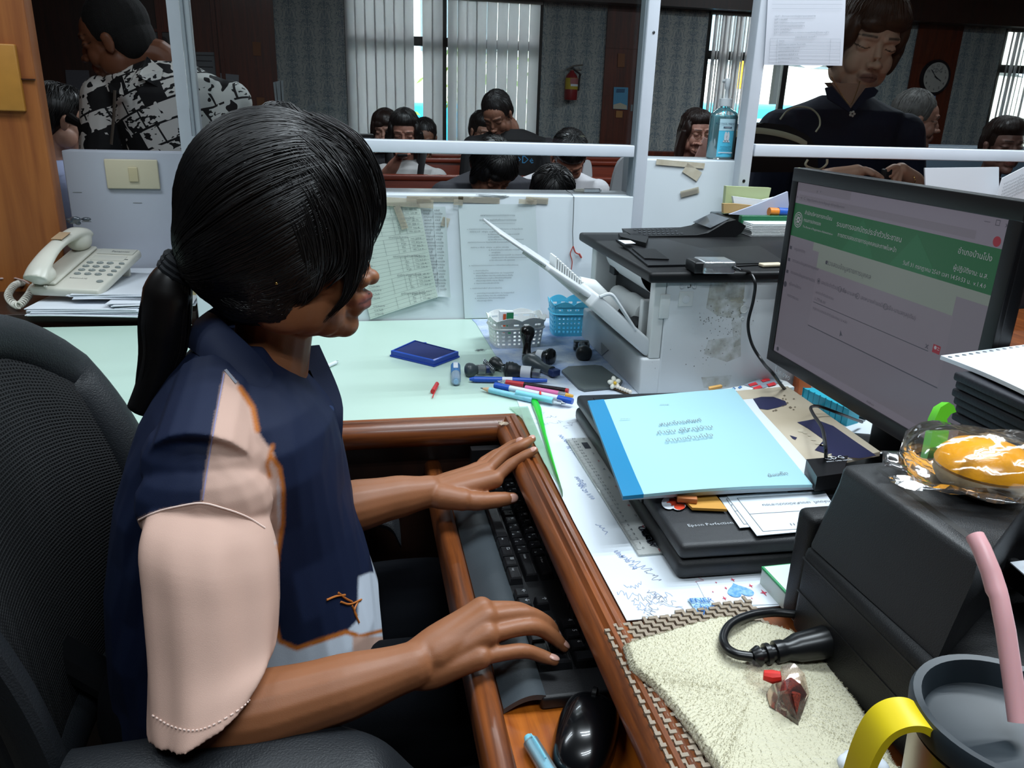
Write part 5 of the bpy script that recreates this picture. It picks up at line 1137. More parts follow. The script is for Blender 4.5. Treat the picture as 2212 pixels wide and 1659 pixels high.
def inpoly(px, py, poly):
    r = np.zeros(len(px), bool); n = len(poly); j = n-1
    for i in range(n):
        xi, yi = poly[i]; xj, yj = poly[j]
        c = ((yi > py) != (yj > py)) & (px < (xj-xi)*(py-yi)/((yj-yi) or 1e-9)+xi); r ^= c; j = i
    return r
def pdist(px, py, line):
    d = np.full(len(px), 1e9)
    for (ax_, ay_), (bx_, by_) in zip(line, line[1:]):
        vx, vy = bx_-ax_, by_-ay_; t = np.clip(((px-ax_)*vx+(py-ay_)*vy)/(vx*vx+vy*vy), 0, 1); d = np.minimum(d, np.hypot(px-ax_-t*vx, py-ay_-t*vy))
    return d
M_hair = mat('black_hair', '#0b0a0c', 0.38, spec=0.6, var=0.5, vscale=30, color2='#17120f', stretch=(1, 1, 1))

# ================================================================ THE SEATED GIRL
GY = 0.865
girl = thing('person', 'seated girl in profile with black ponytail and navy and pale pink polo shirt, typing', 'person', (-0.14, GY, 0.45))
hs = 0.90
nose = aty(823, 598, GY-0.012)
HO = nose - Vector((.1165*hs, 0, -.027*hs)); HO.y = GY-0.012
tilt = Matrix.Rotation(math.radians(2), 4, 'Y')
HM = Matrix.Translation(HO) @ tilt @ Matrix.Scale(hs, 4)
body = MB()
FZ = 0.86
head_prims(body, HM, cran=0.012, lips=1.15, jaw=1.0, facez=FZ, nose=1.0, ear=False, fwd=.0105)
body.xf = HM
for s in (-1, 1): body.ell((.050, .026*s, -.060), (.026, .024, .030)); body.ell((.030, .040*s, -.050), (.035, .022, .035))
body.xf = None
# neck, torso core
limb(body, [aty(600, 610, GY), aty(592, 720, GY), aty(570, 830, GY), aty(550, 930, GY)], [.046, .041, .046, .066])
limb(body, [aty(560, 930, GY), (-.15, GY, .78), (-.15, GY, .6)], [.08, .10, .11])
limb(body, [(-.14, GY-.05, .86), (-.15, GY-.12, .84)], [.045, .035])
limb(body, [(-.14, GY+.05, .87), (-.14, GY+.13, .86), (-.14, GY+.155, .84)], [.05, .045, .04])
# right arm
Rel = aty(432, 1545, .612)
wr = atd(893, 1437, .757)
limb(body, [(-.155, .745, .83), aty(452, 1200, .688), aty(458, 1320, .662), aty(450, 1450, .636), Rel], [.030, .035, .036, .034, .034])
limb(body, [Rel, aty(560, 1535, .612), aty(720, 1492, .615), wr], [.035, .0365, .0315, .0225])
kn = {'i': atd(1040, 1316, .795), 'm': atd(1050, 1334, .785), 'r': atd(1052, 1371, .775), 'p': atd(1038, 1420, .765)}
rf = {'i': [kn['i'], atd(1120, 1318, .812), atd(1165, 1340, .822), atz(1188, 1362, .684)],
      'm': [kn['m'], atd(1134, 1326, .803), atd(1180, 1346, .818), atz(1202, 1375, .683)],
      'r': [kn['r'], atd(1145, 1354, .795), atd(1190, 1372, .808), atz(1219, 1398, .681)],
      'p': [kn['p'], atd(1124, 1406, .783), atd(1170, 1417, .792), atz(1198, 1428, .681)]}
wr2 = atd(930, 1425, .762)
for k_, p in kn.items():
    off = {'i': (8, -38), 'm': (2, -14), 'r': (0, 8), 'p': (0, 26)}[k_]
    a = atd(925+off[0], 1428+off[1]*0.8, .765+.006*(k_ == 'i'))
    limb(body, [wr, a, p], [.0215, .0185, .0128 if k_ != 'p' else .0115])
limb(body, [wr.lerp(kn['m'], .3)-Vector((0, 0, .004)), (kn['i']+kn['r'])/2-Vector((0, 0, .006))], [.02, .017])
for k_, (a, b) in {'i': (.0090, .0068), 'm': (.0092, .0068), 'r': (.0090, .0066), 'p': (.0082, .0060)}.items(): finger(body, rf[k_], a, b)
th = [atd(950, 1395, .79)-Vector((0, 0, .012)), atd(1030, 1352, .82)-Vector((0, 0, .016)), atd(1080, 1345, .835)-Vector((0, 0, .014)), atz(1120, 1350, .682)]
finger(body, th, .0115, .0082)
# left arm
Lw = atd(925, 1062, 1.035)
limb(body, [(-.14, GY+.165, .84), (-.10, GY+.185, .76), atd(700, 1105, .985)], [.042, .038, .037])
limb(body, [atd(700, 1105, .985), atd(765, 1094, .995), atd(850, 1075, 1.015), Lw], [.036, .0335, .028, .0215])
lk = {'i': atd(1068, 1036, 1.06), 'm': atd(1050, 1020, 1.075), 'r': atd(1040, 1014, 1.09), 'p': atd(1031, 1014, 1.105)}
def rim(px, py, z=.7665): return atz(px, py, z)
lf = {'i': [lk['i'], atd(1103, 1004, 1.068), atd(1133, 985, 1.07), rim(1155, 973, .765)],
      'm': [lk['m'], atd(1090, 982, 1.09), atd(1128, 962, 1.09), rim(1150, 948, .766)],
      'r': [lk['r'], atd(1072, 985, 1.105), atd(1104, 963, 1.11), rim(1127, 952, .764)],
      'p': [lk['p'], atd(1045, 997, 1.12), atd(1065, 983, 1.125), atd(1081, 973, 1.13)]}
for k_, p in lk.items():
    a = atd(960, {'i': 1066, 'm': 1058, 'r': 1053, 'p': 1050}[k_], {'i': 1.04, 'm': 1.045, 'r': 1.055, 'p': 1.065}[k_])
    limb(body, [Lw, a, p], [.0205, .0175, .0125 if k_ != 'p' else .011])
for k_, (a, b) in {'i': (.0090, .0064), 'm': (.0092, .0065), 'r': (.0088, .0062), 'p': (.0080, .0058)}.items(): finger(body, lf[k_], a, b)
lt = [atd(975, 1078, 1.03), atd(1030, 1083, 1.035), atd(1072, 1080, 1.045), atd(1108, 1076, 1.055)]
finger(body, lt, .0135, .0092)
limb(body, [atd(950, 1072, 1.03), atd(1000, 1080, 1.03)], [.017, .0145])
gp_ = skinpaint('#8f5b3b', '#8a4d45', HM, FZ)
def girlpaint(co):
    c = gp_(co); m = aty(790, 632, GY-.03); 
    for px, py, y, r in ((767, 720, GY-.03, .0017), (797, 634, GY-.02, .001)):
        p = np.array(aty(px, py, y)); ppx, ppy = proj_px(co); d = np.hypot(ppx-px, ppy-py); k = (d < r*2200) & (co[:, 1] < GY) & (co[:, 2] > .93); c[k] = np.array(srgb('#1c100c')[:3])
    return c
skin = body.organic('body', M_skin, girl, 0.0019, 5, 0.5, girlpaint)
up_ = Vector((0, 0, 1))
for k_ in 'mrp': nail(skin, rf[k_][2], rf[k_][3], up_+Vector((.55, -.2, 0)), .0064, M_nail)
for k_ in 'imr': nail(skin, lf[k_][2], lf[k_][3], up_+Vector((-.3, -.5, 0)), .0062, M_nail)
nail(skin, lt[2], lt[3], Vector((-.1, -.9, .5)), .0088, M_nail)

# ---- polo shirt: one garment, coloured in its sewn panels
def fabric_mat(name, rough=.7): return mat(name, '#203050', rough, attr='Col', bump=0.12, bscale=1600, sheen=0.0, spec=0.3)
sh = MB()
lev = [(.50, -.305, .010, .150), (.56, -.303, .018, .150), (.62, -.300, .014, .148), (.68, -.292, .002, .145), (.74, -.280, -.010, .143), (.79, -.268, -.018, .146), (.84, -.248, -.024, .150), (.875, -.232, -.030, .146), (.90, -.218, -.046, .135), (.925, -.200, -.066, .112), (.945, -.180, -.085, .085), (.960, -.165, -.092, .062)]
rings = []
for z, xb, xf, hw in lev:
    r = []
    for k in range(40):
        a = 2*PI*k/40; c, s = math.cos(a), math.sin(a); ex_ = 0.85
        fold = 1+.012*math.sin(7*a+z*40)+.008*math.sin(13*a-z*70)
        r.append(Vector(((xb+xf)/2+(xf-xb)/2*math.copysign(abs(c)**ex_, c)*fold, GY+hw*math.copysign(abs(s)**ex_, s)*fold, z)))
    rings.append(r)
sh.loft(rings)
for s in (-1, 1):
    sh.ell((-.150, GY+s*.118, .868), (.062, .055, .052)); sh.ell((-.150, GY+s*.150, .838), (.064, .040, .050)); sh.tube([(-.140, GY+s*.05, .925), (-.15, GY+s*.14, .873)], [.045, .050], 16)
def sleeve(levels, bdepth, close=True, ph=0.0):
    rings = []
    for i, (L, R_, yc, b) in enumerate(levels):
        L, R_ = aty(*L, yc), aty(*R_, yc); c = (L+R_)/2; a = (R_-L)/2; bv = Vector((0, -1, 0))*b; r = []
        for k in range(48):
            t = 2*PI*k/48; f = 1+(.03*math.sin(3*t+i*.55+ph)+.035*math.sin(6*t-i*.35)+.022*math.sin(10*t+i*.5))*min(1, i/2)
            r.append(c+(a*math.cos(t)+bv*math.sin(t))*f)
        rings.append(r)
    return rings
SL_ = [((430, 900), (520, 930), .790, .020), ((335, 1060), (575, 1095), .715, .044), ((302, 1140), (597, 1180), .69, .055), ((306, 1250), (603, 1270), .668, .055), ((315, 1380), (600, 1360), .645, .055), ((318, 1480), (592, 1410), .625, .054), ((320, 1545), (566, 1455), .610, .052), ((324, 1575), (548, 1484), .602, .051)]
sr = sleeve(SL_, .05)
sr = list(map(list, zip(*[spline([r[k] for r in sr], 5) for k in range(48)])))
sh.loft(sr)
ls = [[Vector((x, GY+y, z))+Vector((rx*math.cos(2*PI*k/24), 0.05*math.sin(2*PI*k/24), -.015*math.cos(2*PI*k/24))) for k in range(24)] for x, y, z, rx in ((-.15, .13, .86, .06), (-.125, .165, .80, .062), (-.10, .175, .74, .06), (-.085, .175, .70, .058))]
sh.loft(ls)
NAVY, PINK, ORNG, WHT = [np.array(srgb(c)[:3]) for c in ('#0e1a36', '#c2a091', '#b4682a', '#c3ccd8')]
def shirtpaint(co):
    m = co.copy(); far = co[:, 1] > GY; m[far, 1] = 2*GY-co[far, 1]
    px, py = proj_px(m); c = np.tile(NAVY, (len(co), 1)); z = co[:, 2]
    yoke = inpoly(px, py, [(486, 800), (512, 826), (538, 860), (552, 925), (575, 958), (590, 975), (602, 1010), (600, 1090), (604, 1170), (430, 1170), (435, 1085), (447, 1000), (462, 915)])
    slv = (m[:, 1] < .708) & inpoly(px, py, [(250, 1160), (300, 1121), (345, 1102), (435, 1085), (520, 1112), (585, 1150), (602, 1190), (606, 1300), (602, 1400), (590, 1450), (640, 1700), (200, 1700)])
    wh = inpoly(px, py, [(586, 985), (600, 1000), (606, 1030), (610, 1130), (600, 1190), (594, 1250), (592, 1345), (604, 1385), (640, 1400), (700, 1380), (748, 1365), (772, 1340), (774, 1246), (800, 1236), (832, 1240), (850, 1500), (560, 1500), (585, 1250), (590, 1170)])
    c[wh] = WHT
    ol = (pdist(px, py, [(586, 985), (604, 1012), (611, 1060), (610, 1130), (600, 1195), (595, 1250), (593, 1345), (604, 1385), (640, 1401), (700, 1381), (748, 1365), (770, 1372)]) < 5)
    ol2 = (pdist(px, py, [(518, 838), (546, 880), (556, 930)]) < 5.5) | (pdist(px, py, [(589, 962), (577, 1005), (583, 1030)]) < 4) | (pdist(px, py, [(775, 1375), (835, 1360)]) < 4)
    c[yoke] = PINK; c[ol] = ORNG; c[ol2] = ORNG; c[(py > 1375) & (px > 762) & wh] = PINK
    c[slv & (py > 1085)] = PINK
    back = (co[:, 0] < -.20) & ~slv; c[back & ~yoke] = NAVY
    return c
def soft(fn, r=0.0013):
    D_ = np.array([(0, 0, 0), (r, 0, 0), (-r, 0, 0), (0, 0, r), (0, 0, -r), (r*.7, 0, r*.7), (-r*.7, 0, r*.7), (r*.7, 0, -r*.7), (-r*.7, 0, -r*.7)])
    return lambda co: sum(fn(co+d) for d in D_)/len(D_)
shirt = sh.organic('polo_shirt', fabric_mat('polo_fabric'), girl, 0.0018, 20, 0.5, soft(shirtpaint, .0016))
M_navy = mat('navy_cloth', '#101d3b', 0.75, bump=0.12, bscale=1600)
# cuff hem stitching, shoulder seam
mb = MB(); base_ = sr[-1]; c0 = sum(base_, Vector())/len(base_)
def ringtube(ring, s, r): pts = [c0+(p-c0)*s for p in ring]; pts.append(pts[0]); mb.tube(pts, r, 6, caps=False)
seamp = [(300, 1123), (345, 1104), (390, 1093), (435, 1087), (480, 1097), (530, 1115), (572, 1141)]
# dropped shoulder seam follows the cloth: find the nearest garment point on each sight line
from mathutils.bvhtree import BVHTree
def bvh_of(o):
    off = worldloc(o); return BVHTree.FromPolygons([v.co+off for v in o.data.vertices], [tuple(p.vertices) for p in o.data.polygons])
BV = bvh_of(shirt)
def hit(px, py, lift=0.0, bv=None):
    d = ray(px, py).normalized(); h = (bv or BV).ray_cast(EYE, d)
    return h[0]+h[1]*lift if h[0] is not None else None
def seam(line, r, m, name, dash=None, lift=.0004):
    mb = MB(); P = []
    L = spline([Vector((x, y, 0)) for x, y in line], 10)
    for p in L:
        q = hit(p.x, p.y, lift)
        if q is not None: P.append(q)
    if len(P) > 2:
        if dash:
            for i in range(0, len(P)-1, 2): mb.tube([P[i], P[i+1]], r, 5)
        else: mb.tube(P, r, 6)
        mb.build(name, m, shirt)
M_seam = mat('pink_thread', '#e3c9bd', 0.7); M_seamn = mat('navy_thread', '#0e1730', 0.7)
seam(seamp, .0009, M_seam, 'sleeve_seam'); seam([(438, 1080), (450, 1000), (464, 915), (484, 808)], .0007, mat('lilac_thread', '#8c86a8', 0.7), 'yoke_seam')
seam([(330, 1545), (370, 1568), (415, 1578), (460, 1566), (520, 1530), (548, 1500)], .0007, M_seam, 'hem_stitch', dash=True)
for l in ([(745, 1285), (725, 1288), (705, 1296)], [(760, 1300), (745, 1292), (730, 1280)], [(772, 1300), (765, 1320), (775, 1345)], [(735, 1300), (755, 1305), (780, 1295)], [(760, 1308), (770, 1330)]): seam(l, .0012, mat('orange_print', '#b4682a', 0.6), 'printed_mark')

# collar
def mirror(p): return Vector((p.x, 2*GY-p.y, p.z))
Tt = [aty(*q) for q in ((448, 672, GY), (468, 682, GY-.030), (505, 715, GY-.050), (560, 768, GY-.062), (610, 832, GY-.060), (655, 888, GY-.046), (705, 938, GY-.022))]
Bt = [aty(*q) for q in ((402, 745, GY), (425, 762, GY-.045), (470, 795, GY-.078), (530, 845, GY-.092), (590, 895, GY-.088), (640, 935, GY-.070), (675, 957, GY-.040))]
def collarhalf(T, B_):
    T2, B2 = spline(T, 5), spline(B_, 5); n = len(T2)-1
    def f(u, v):
        i = min(int(u*n+1e-6), n-1); fr_ = u*n-i; a = T2[i].lerp(T2[i+1], fr_); b = B2[i].lerp(B2[i+1], fr_); p = a.lerp(b, v); c = Vector((-.11, GY, p.z)); o_ = (p-c); o_.z = 0
        return p+o_.normalized()*(.006*math.sin(v*PI)) + Vector((0, 0, .002*math.sin(v*PI)))
    return f, n
mb = MB(); f, n = collarhalf(Tt, Bt); mb.sheet(f, n, 8, (0, .002, .0005)); mb.build('collar', M_navy, shirt, angle=60)
mb = MB(); Tm, Bm = [mirror(p) for p in Tt], [mirror(p) for p in Bt]; f, n = collarhalf(Tm, Bm); mb.sheet(f, n, 8, (0, -.002, .0005)); mb.build('collar', M_navy, shirt, angle=60)
# inner collar stand and placket
mb = MB(); st = [p.lerp(b, .15)+Vector((.0, .004, -.002)) for p, b in zip(Tt, Bt)]; mb.sheet(lambda u, v: spline(st, 5)[min(int(u*30), 29)]+Vector((0, .004*v, -.03*v)), 20, 3, (0, .0015, 0)); mb.build('collar_stand', M_navy, shirt, angle=60)
pk = [aty(690, 745, GY+.03), aty(735, 852, GY+.012), aty(741, 905, GY), aty(735, 980, GY-.005), aty(728, 1040, GY-.008)]
mb = MB(); P2 = spline(pk, 6)
mb.sheet(lambda u, v: P2[min(int(u*len(P2)), len(P2)-1)]+Vector((-.030*v-.004*math.sin(v*PI), -.012*v, .001*math.sin(u*9))), 22, 5, (.0022, 0, 0)); mb.build('placket', M_navy, shirt, angle=60)
tabp = [aty(x, y, GY-.03) for x, y in ((672, 925), (712, 920), (718, 933), (690, 942), (676, 940))]; MB().slab(tabp, (0, .003, 0)).build('collar_tip', M_navy, shirt, smooth=False)
p = aty(712, 885, GY-.015); MB().lathe([(.0045, 0), (.005, .0012), (.003, .0018)], 14, p, (.5, -.8, .2)).build('button', mat('button_navy', '#39476a', 0.3), shirt)
mb = MB(); lab = [aty(x, y, GY+.01) for x, y in ((655, 805), (668, 800), (690, 850), (680, 870), (668, 850))]; mb.slab(lab, (.001, 0, 0)); mb.build('inner_placket', mat('pale_lining', '#c9b8b2', 0.7), shirt, smooth=False)
mb = MB(); lab = [hit(x, y, .001) for x, y in ((484, 801), (489, 798), (512, 826), (508, 830))]
if all(lab): mb.add(lab, [(0, 1, 2, 3)]); mb.build('seam_tape', mat('tape_grey', '#7f828c', 0.7), shirt, smooth=False)

# trousers
mb = MB()
limb(mb, [(-.20, GY, .50), (-.12, GY, .49)], [.13, .12])
for s in (-1, 1): limb(mb, [(-.14, GY+s*.085, .50), (.05, GY+s*.09, .52), (.27, GY+s*.10, .51)], [.085, .078, .06]); limb(mb, [(.27, GY+s*.10, .51), (.27, GY+s*.10, .28), (.25, GY+s*.10, .09)], [.06, .05, .04])
mb.organic('trousers', mat('dark_trousers', '#05070c', 0.95, spec=.15, bump=0.15, bscale=900), girl, 0.006, 5)
for s in (-1, 1): MB().box((.19, GY+s*.10-.042, .002), (.39, GY+s*.10+.042, .085), .03).build('shoe', M_black, girl)

# ---- hair
HC = HM @ Vector((-.006, 0, .030))
Hax = Vector((.100, .083, .106))
cap = MB()
cap.ell(aty(592, 458, GY-.012), (.0955, .080, .102), n=32, k=24); cap.ell(aty(680, 415, GY-.012), (.063, .062, .068), n=24, k=18)
cap.ell(aty(505, 520, GY-.012), (.058, .070, .070), n=24, k=18); cap.ell(aty(560, 575, GY-.012), (.05, .070, .050), n=24, k=18); cap.ell(aty(555, 628, GY-.012), (.045, .062, .032), n=24, k=18); cap.ell(aty(598, 628, GY-.052), (.028, .026, .038), n=20, k=14)
TIE = aty(392, 572, GY-.012)
cap.tube([aty(470, 545, GY-.012), aty(430, 560, GY-.012), TIE], [.05, .034, .017], 16)
# side hair over the ear
for s in (-1,):
    cap.ell(aty(620, 560, GY-.07), (.038, .016, .040), n=16, k=12)
cap.ell(aty(605, 246, GY+.03), (.022, .022, .012), n=16, k=12)
hair = cap.organic('hair', M_hair, girl, 0.003, 6)
HB = bvh_of(hair)
hc = aty(580, 470, GY-.012)
def onhair(d, lift):
    d = d.normalized(); h = HB.ray_cast(hc+d*.3, -d); return (h[0]+d*lift) if h[0] is not None else hc+d*.1
rh = random.Random(21)
lock = MB()
Td = (TIE-hc).normalized()
def hd(px, py, s):
    """direction from the hair centre to a silhouette-side point; s in -1..1 from the near side to the far side"""
    p = aty(px, py, GY-.012); v = p-hc; return Vector((v.x, .095*s, v.z))
starts = []
for k in range(1500):
    t = rh.random(); s = rh.uniform(-1.0, .35) if rh.random() < .85 else rh.uniform(.3, 1)
    # hairline arc from the near temple over the top
    L = [(700, 575), (745, 500), (770, 430), (760, 350), (700, 285), (610, 245), (640, 300), (720, 380), (640, 610)]
    a = rh.choice(L); b = rh.choice(L); q = (lerp(a[0], b[0], t*.3), lerp(a[1], b[1], t*.3))
    S = hd(q[0], q[1], s*(1 if q[1] > 330 else .6)).normalized(); lift = rh.uniform(.0002, .0018); pts = []
    n = 14; ang = S.angle(Td)
    if ang < .3: continue
    bow = rh.uniform(-.10, .06)
    for i in range(n+1):
        f = i/n; d = (S*math.sin((1-f)*ang)+Td*math.sin(f*ang))/math.sin(ang) if ang < 3.0 else S.lerp(Td, f)
        d = d+Vector((0, 0, bow*math.sin(f*PI))); pts.append(onhair(d, lift*(1-.4*f)))
    strandmesh(lock, pts, rh.uniform(.0007, .0013), 4)
lock.build('hair_strands', M_hair, hair, angle=180)
# fringe: strands falling forward over the brow and sweeping along the cheek
fr_ = MB()
def fringe(pl, ys, n, spread, r=(.0005, .0010), jit=8):
    for _ in range(n):
        w = rh.random(); dx = rh.uniform(-jit, jit); dy = rh.uniform(-jit, jit); y0 = rh.uniform(*ys); P = []; rx, ry = rh.uniform(-30, 22), rh.uniform(-28, 28)
        for i, (a, b) in enumerate(zip(*pl)):
            f = i/(len(pl[0])-1); X_, Y_ = lerp(a[0], b[0], w)+dx*f+rx*(1-f), lerp(a[1], b[1], w)+dy*f+ry*(1-f); p = aty(X_, Y_, GY-.012+y0*(1-.25*f))
            if y0 < 0 and i < 4:
                h = HB.ray_cast(EYE, ray(X_, Y_).normalized())
                if h[0] is not None and (h[0].y < p.y or i == 0): p = h[0]+h[1]*rh.uniform(.0004, .002)
                elif h[0] is not None: p = p.lerp(h[0]+h[1]*.002, (1-i/4)*.9)
            P.append(p)
        strandmesh(fr_, spline(P, 5), rh.uniform(*r), 4)
fringe(([(640, 262), (720, 300), (775, 360), (800, 430), (795, 500), (780, 555)], [(700, 275), (770, 315), (812, 380), (824, 440), (820, 480), (800, 530)]), (-.05, .045), 330, 0)
fringe(([(640, 300), (700, 350), (745, 430), (765, 500), (765, 580), (745, 640)], [(700, 300), (760, 360), (795, 440), (800, 500), (795, 560), (770, 620)]), (-.064, -.02), 110, 0, jit=12)
fringe(([(640, 330), (700, 400), (735, 480), (755, 560), (745, 640), (698, 697)], [(690, 330), (745, 400), (775, 480), (778, 560), (760, 630), (715, 680)]), (-.072, -.050), 130, 0, jit=5)
fringe(([(620, 380), (660, 450), (680, 520), (690, 570), (680, 605), (650, 620)], [(690, 380), (730, 450), (745, 520), (740, 570), (715, 600), (690, 620)]), (-.080, -.066), 75, 0, jit=12)
fringe(([(600, 400), (640, 480), (655, 560), (650, 640), (630, 660)], [(640, 400), (680, 480), (700, 560), (690, 620), (660, 650)]), (-.082, -.074), 90, 0, jit=10)
fr_.build('fringe', M_hair, hair, angle=180)
# nape and ear-side hair
np_ = MB()
for _ in range(620):
    w = rh.random(); x0, y0 = lerp(560, 690, rh.random()), lerp(520, 650, w); P = [(x0, y0-20), (lerp(x0, 520, .4), y0+20+20*rh.random()), (lerp(x0, 440, .75), lerp(y0, 600, .6)+12), (402+rh.uniform(-8, 8), 575+rh.uniform(-14, 14))]
    P3 = spline([aty(a, b, GY-.012) for a, b in P], 5); out = []
    for p in P3:
        d = p-hc; h = HB.ray_cast(Vector((p.x, 0.3, p.z)), Vector((0, 1, 0))); out.append(Vector((p.x, (h[0].y if h[0] is not None else GY-.03)-rh.uniform(.0005, .0015), p.z)))
    strandmesh(np_, out, rh.uniform(.0006, .0011), 4)
for _ in range(150):
    x0, y0 = rh.uniform(520, 610), rh.uniform(600, 660); P = [(x0, y0), (x0-30, y0+25), (lerp(x0, 440, .6), 655+rh.uniform(-20, 20)), (405, 590)]
    yy = GY-.012-rh.uniform(.045, .062); strandmesh(np_, spline([aty(a, b, yy+.02*i) for i, (a, b) in enumerate(P)], 5), .0008, 4)
np_.build('side_hair', M_hair, hair, angle=180)
# ponytail
pt = MB()
spine = [aty(*q) for q in ((396, 575, GY-.012), (368, 610, GY-.014), (357, 680, GY-.014), (352, 760, GY-.012), (330, 830, GY-.012), (300, 885, GY-.012))]
pt.tube(spline(spine, 6), [.012+.012*min(1, i/8)-.012*max(0, (i-14)/17) for i in range(31)], 16)
for _ in range(700):
    a = rh.uniform(0, 2*PI); rr_ = math.sqrt(rh.random()); P = []
    for i, p in enumerate(spine):
        w = [.012, .021, .0255, .0235, .017, .005][i]; P.append(p+Vector((math.cos(a)*w*rr_, math.sin(a)*w*rr_*.85, 0)))
    strandmesh(pt, spline(P, 5), rh.uniform(.0007, .0013), 4)
pt.build('ponytail', M_hair, hair, angle=180)
pb = MB(); d = Vector((-.55, 0, -.8)).normalized(); o1 = d.orthogonal().normalized(); o2 = d.cross(o1)
for j in range(3):
    c = aty(388, 578, GY-.012)+d*(.006*(j-1)); pb.tube([c+(o1*math.cos(2*PI*k/20)+o2*math.sin(2*PI*k/20))*(.0165+.0008*math.sin(k*3)) for k in range(21)], .0045, 8, caps=False)
pb.build('hair_tie', mat('hair_tie_black', '#14171c', 0.8), hair)
MB().ell(aty(597, 612, GY-.084), .0018, n=10, k=8).build('earring', mat('gold', '#d8b26a', 0.25, 1.0), skin)

# ================================================================ OFFICE CHAIR
M_mesh = mat('chair_mesh', '#0c0d10', 0.7); M_chf = mat('chair_frame_grey', '#181b1f', 0.5, bump=0.35, bscale=500)
ch = thing('office_chair', 'black mesh-backed office chair with padded grey armrest under the seated girl', 'chair', (-.2, GY, 0))
# back: a curved panel facing +x
def backpt(u, v, off=0.0):
    """u across (near to far), v up"""
    y = GY-.255+.44*u; z = .50+.525*v; top_ = 1-((abs(u-.5)*2)**3)*.20*v; z = .50+.455*v*top_
    x = -.315-.12*v**2*.9+.11*(abs(u-.5)*2)**2.2*0.55+off
    return Vector((x-.03*(1-v), y, z))
N1, N2 = 46, 60
rim_ = [backpt(0, j/20) for j in range(21)]+[backpt(i/20, 1) for i in range(1, 20)]+[backpt(1, 1-j/20) for j in range(21)]+[backpt(1-i/20, 0) for i in range(1, 20)]
rim_.append(rim_[0])
mb = MB(); mb.tube(rim_, .030, 14, caps=False, flat=.6); mb.build('back_frame', M_chf, ch)
mb = MB()
for i in range(1, 92): mb.tube([backpt(i/92, j/14) for j in range(15)], .0021, 4, caps=False)
for j in range(1, 100): mb.tube([backpt(i/14, j/100) for i in range(15)], .0019, 4, caps=False)
mb.build('back_mesh', M_mesh, ch, angle=180)
mb = MB(); mb.tube([backpt(.12, .1, -.02), backpt(.16, .55, -.02), backpt(.3, .82, -.022), backpt(.5, .88, -.022), backpt(.7, .82, -.022), backpt(.84, .55, -.02), backpt(.88, .1, -.02)], .012, 10); mb.build('lumbar_support', M_chf, ch)
MB().box((-.30, GY-.25, .40), (.20, GY+.19, .475), .03).build('seat', mat('seat_fabric', '#101114', 0.9, bump=.3, bscale=500), ch)
for s in (-1, 1):
    if s < 0: A0 = [atz(130, 1668, .66), atz(300, 1648, .665), atz(500, 1622, .668), atz(700, 1620, .668), atz(820, 1648, .660), atz(900, 1710, .62)]
    else:
        xs_ = [-.25, -.17, -.10, -.03, .03, .05]; A0 = [Vector((x, GY+.165, z)) for x, z in zip(xs_, (.655, .662, .665, .665, .655, .62))]
    P = spline(A0, 6); mb = MB(); rings = []
    for i, p in enumerate(P):
        w = .042*(1-.3*abs(i/len(P)-.5)); h = .016; rings.append([p+Vector((0, math.cos(t)*w, math.sin(t)*h-.012)) for t in [2*PI*k/20 for k in range(20)]])
    mb.loft(rings); mb.build('armrest', M_chf, ch)
    y = P[len(P)//2].y; MB().tube([(-.08, y, .64), (-.09, y, .50), (-.06, GY+s*.22, .42)], .018, 10).build('armrest_post', M_black, ch)
MB().tube([(-.06, GY, .40), (-.06, GY, .10)], .03, 14).build('gas_column', M_black, ch)
for k in range(5):
    a = 2*PI*k/5; e_ = Vector((-.06+.24*math.cos(a), GY-.03+.24*math.sin(a), .065)); MB().tube([(-.06, GY, .12), e_], [.03, .016], 10).build('base_arm', M_black, ch)
    MB().lathe([(.02, -.02), (.03, -.015), (.03, .015), (.02, .02)], 16, (e_.x, e_.y, .030), (math.sin(a), -math.cos(a), 0)).build('caster', M_black, ch)
MB().tube([(-.06, GY, .44), (-.25, GY, .46), backpt(.5, .3, -.04), backpt(.5, .6, -.035)], .022, 10).build('back_bracket', M_black, ch)
# ================================================================ PEOPLE BEYOND THE COUNTER
def headM(c, yaw, pitch=0, roll=0, s=1.0):
    return Matrix.Translation(Vector(c)) @ Matrix.Rotation(math.radians(yaw), 4, 'Z') @ Matrix.Rotation(math.radians(pitch), 4, 'Y') @ Matrix.Rotation(math.radians(roll), 4, 'X') @ Matrix.Scale(s, 4)
def hairprims(mb, M, style):
    mb.xf = M; e = lambda c, r: mb.ell(c, r, n=20, k=14)
    e((-.022, 0, .046), (.092, .082, .086)); e((-.05, 0, .0), (.062, .074, .075))
    if style != 'crew': e((.012, 0, .078), (.078 if style != 'long' else .070, .074, .052))
    if style in ('bangs', 'bob'):
        for s in (-1, 1): e((.030, .060*s, .035), (.040, .022, .045)); e((.012, .074*s, .0), (.030, .016, .06))
        e((.055, .018, .068), (.040, .050, .030)); e((.070, -.02, .055), (.022, .035, .022))
    if style == 'bangs':
        for s in (-1, 1): e((.0, .078*s, -.06), (.035, .018, .085))
        e((-.06, 0, -.07), (.04, .07, .10))
    if style == 'long':
        for s in (-1, 1): e((.020, .066*s, .030), (.040, .020, .050)); mb.tube([(.022, .076*s, .02), (.012, .084*s, -.07), (.015, .085*s, -.15), (.02, .075*s, -.24)], [.024, .026, .024, .014], 12)
        mb.tube([(-.05, 0, .0), (-.07, 0, -.10), (-.06, 0, -.24)], [.075, .07, .055], 14)
    if style == 'pony': e((-.095, 0, .03), (.03, .028, .028)); mb.tube([(-.10, 0, .03), (-.125, 0, -.03), (-.11, 0, -.12), (-.10, 0, -.19)], [.022, .028, .024, .008], 12)
    if style == 'tied': e((-.09, 0, -.02), (.035, .04, .035))
    mb.xf = None
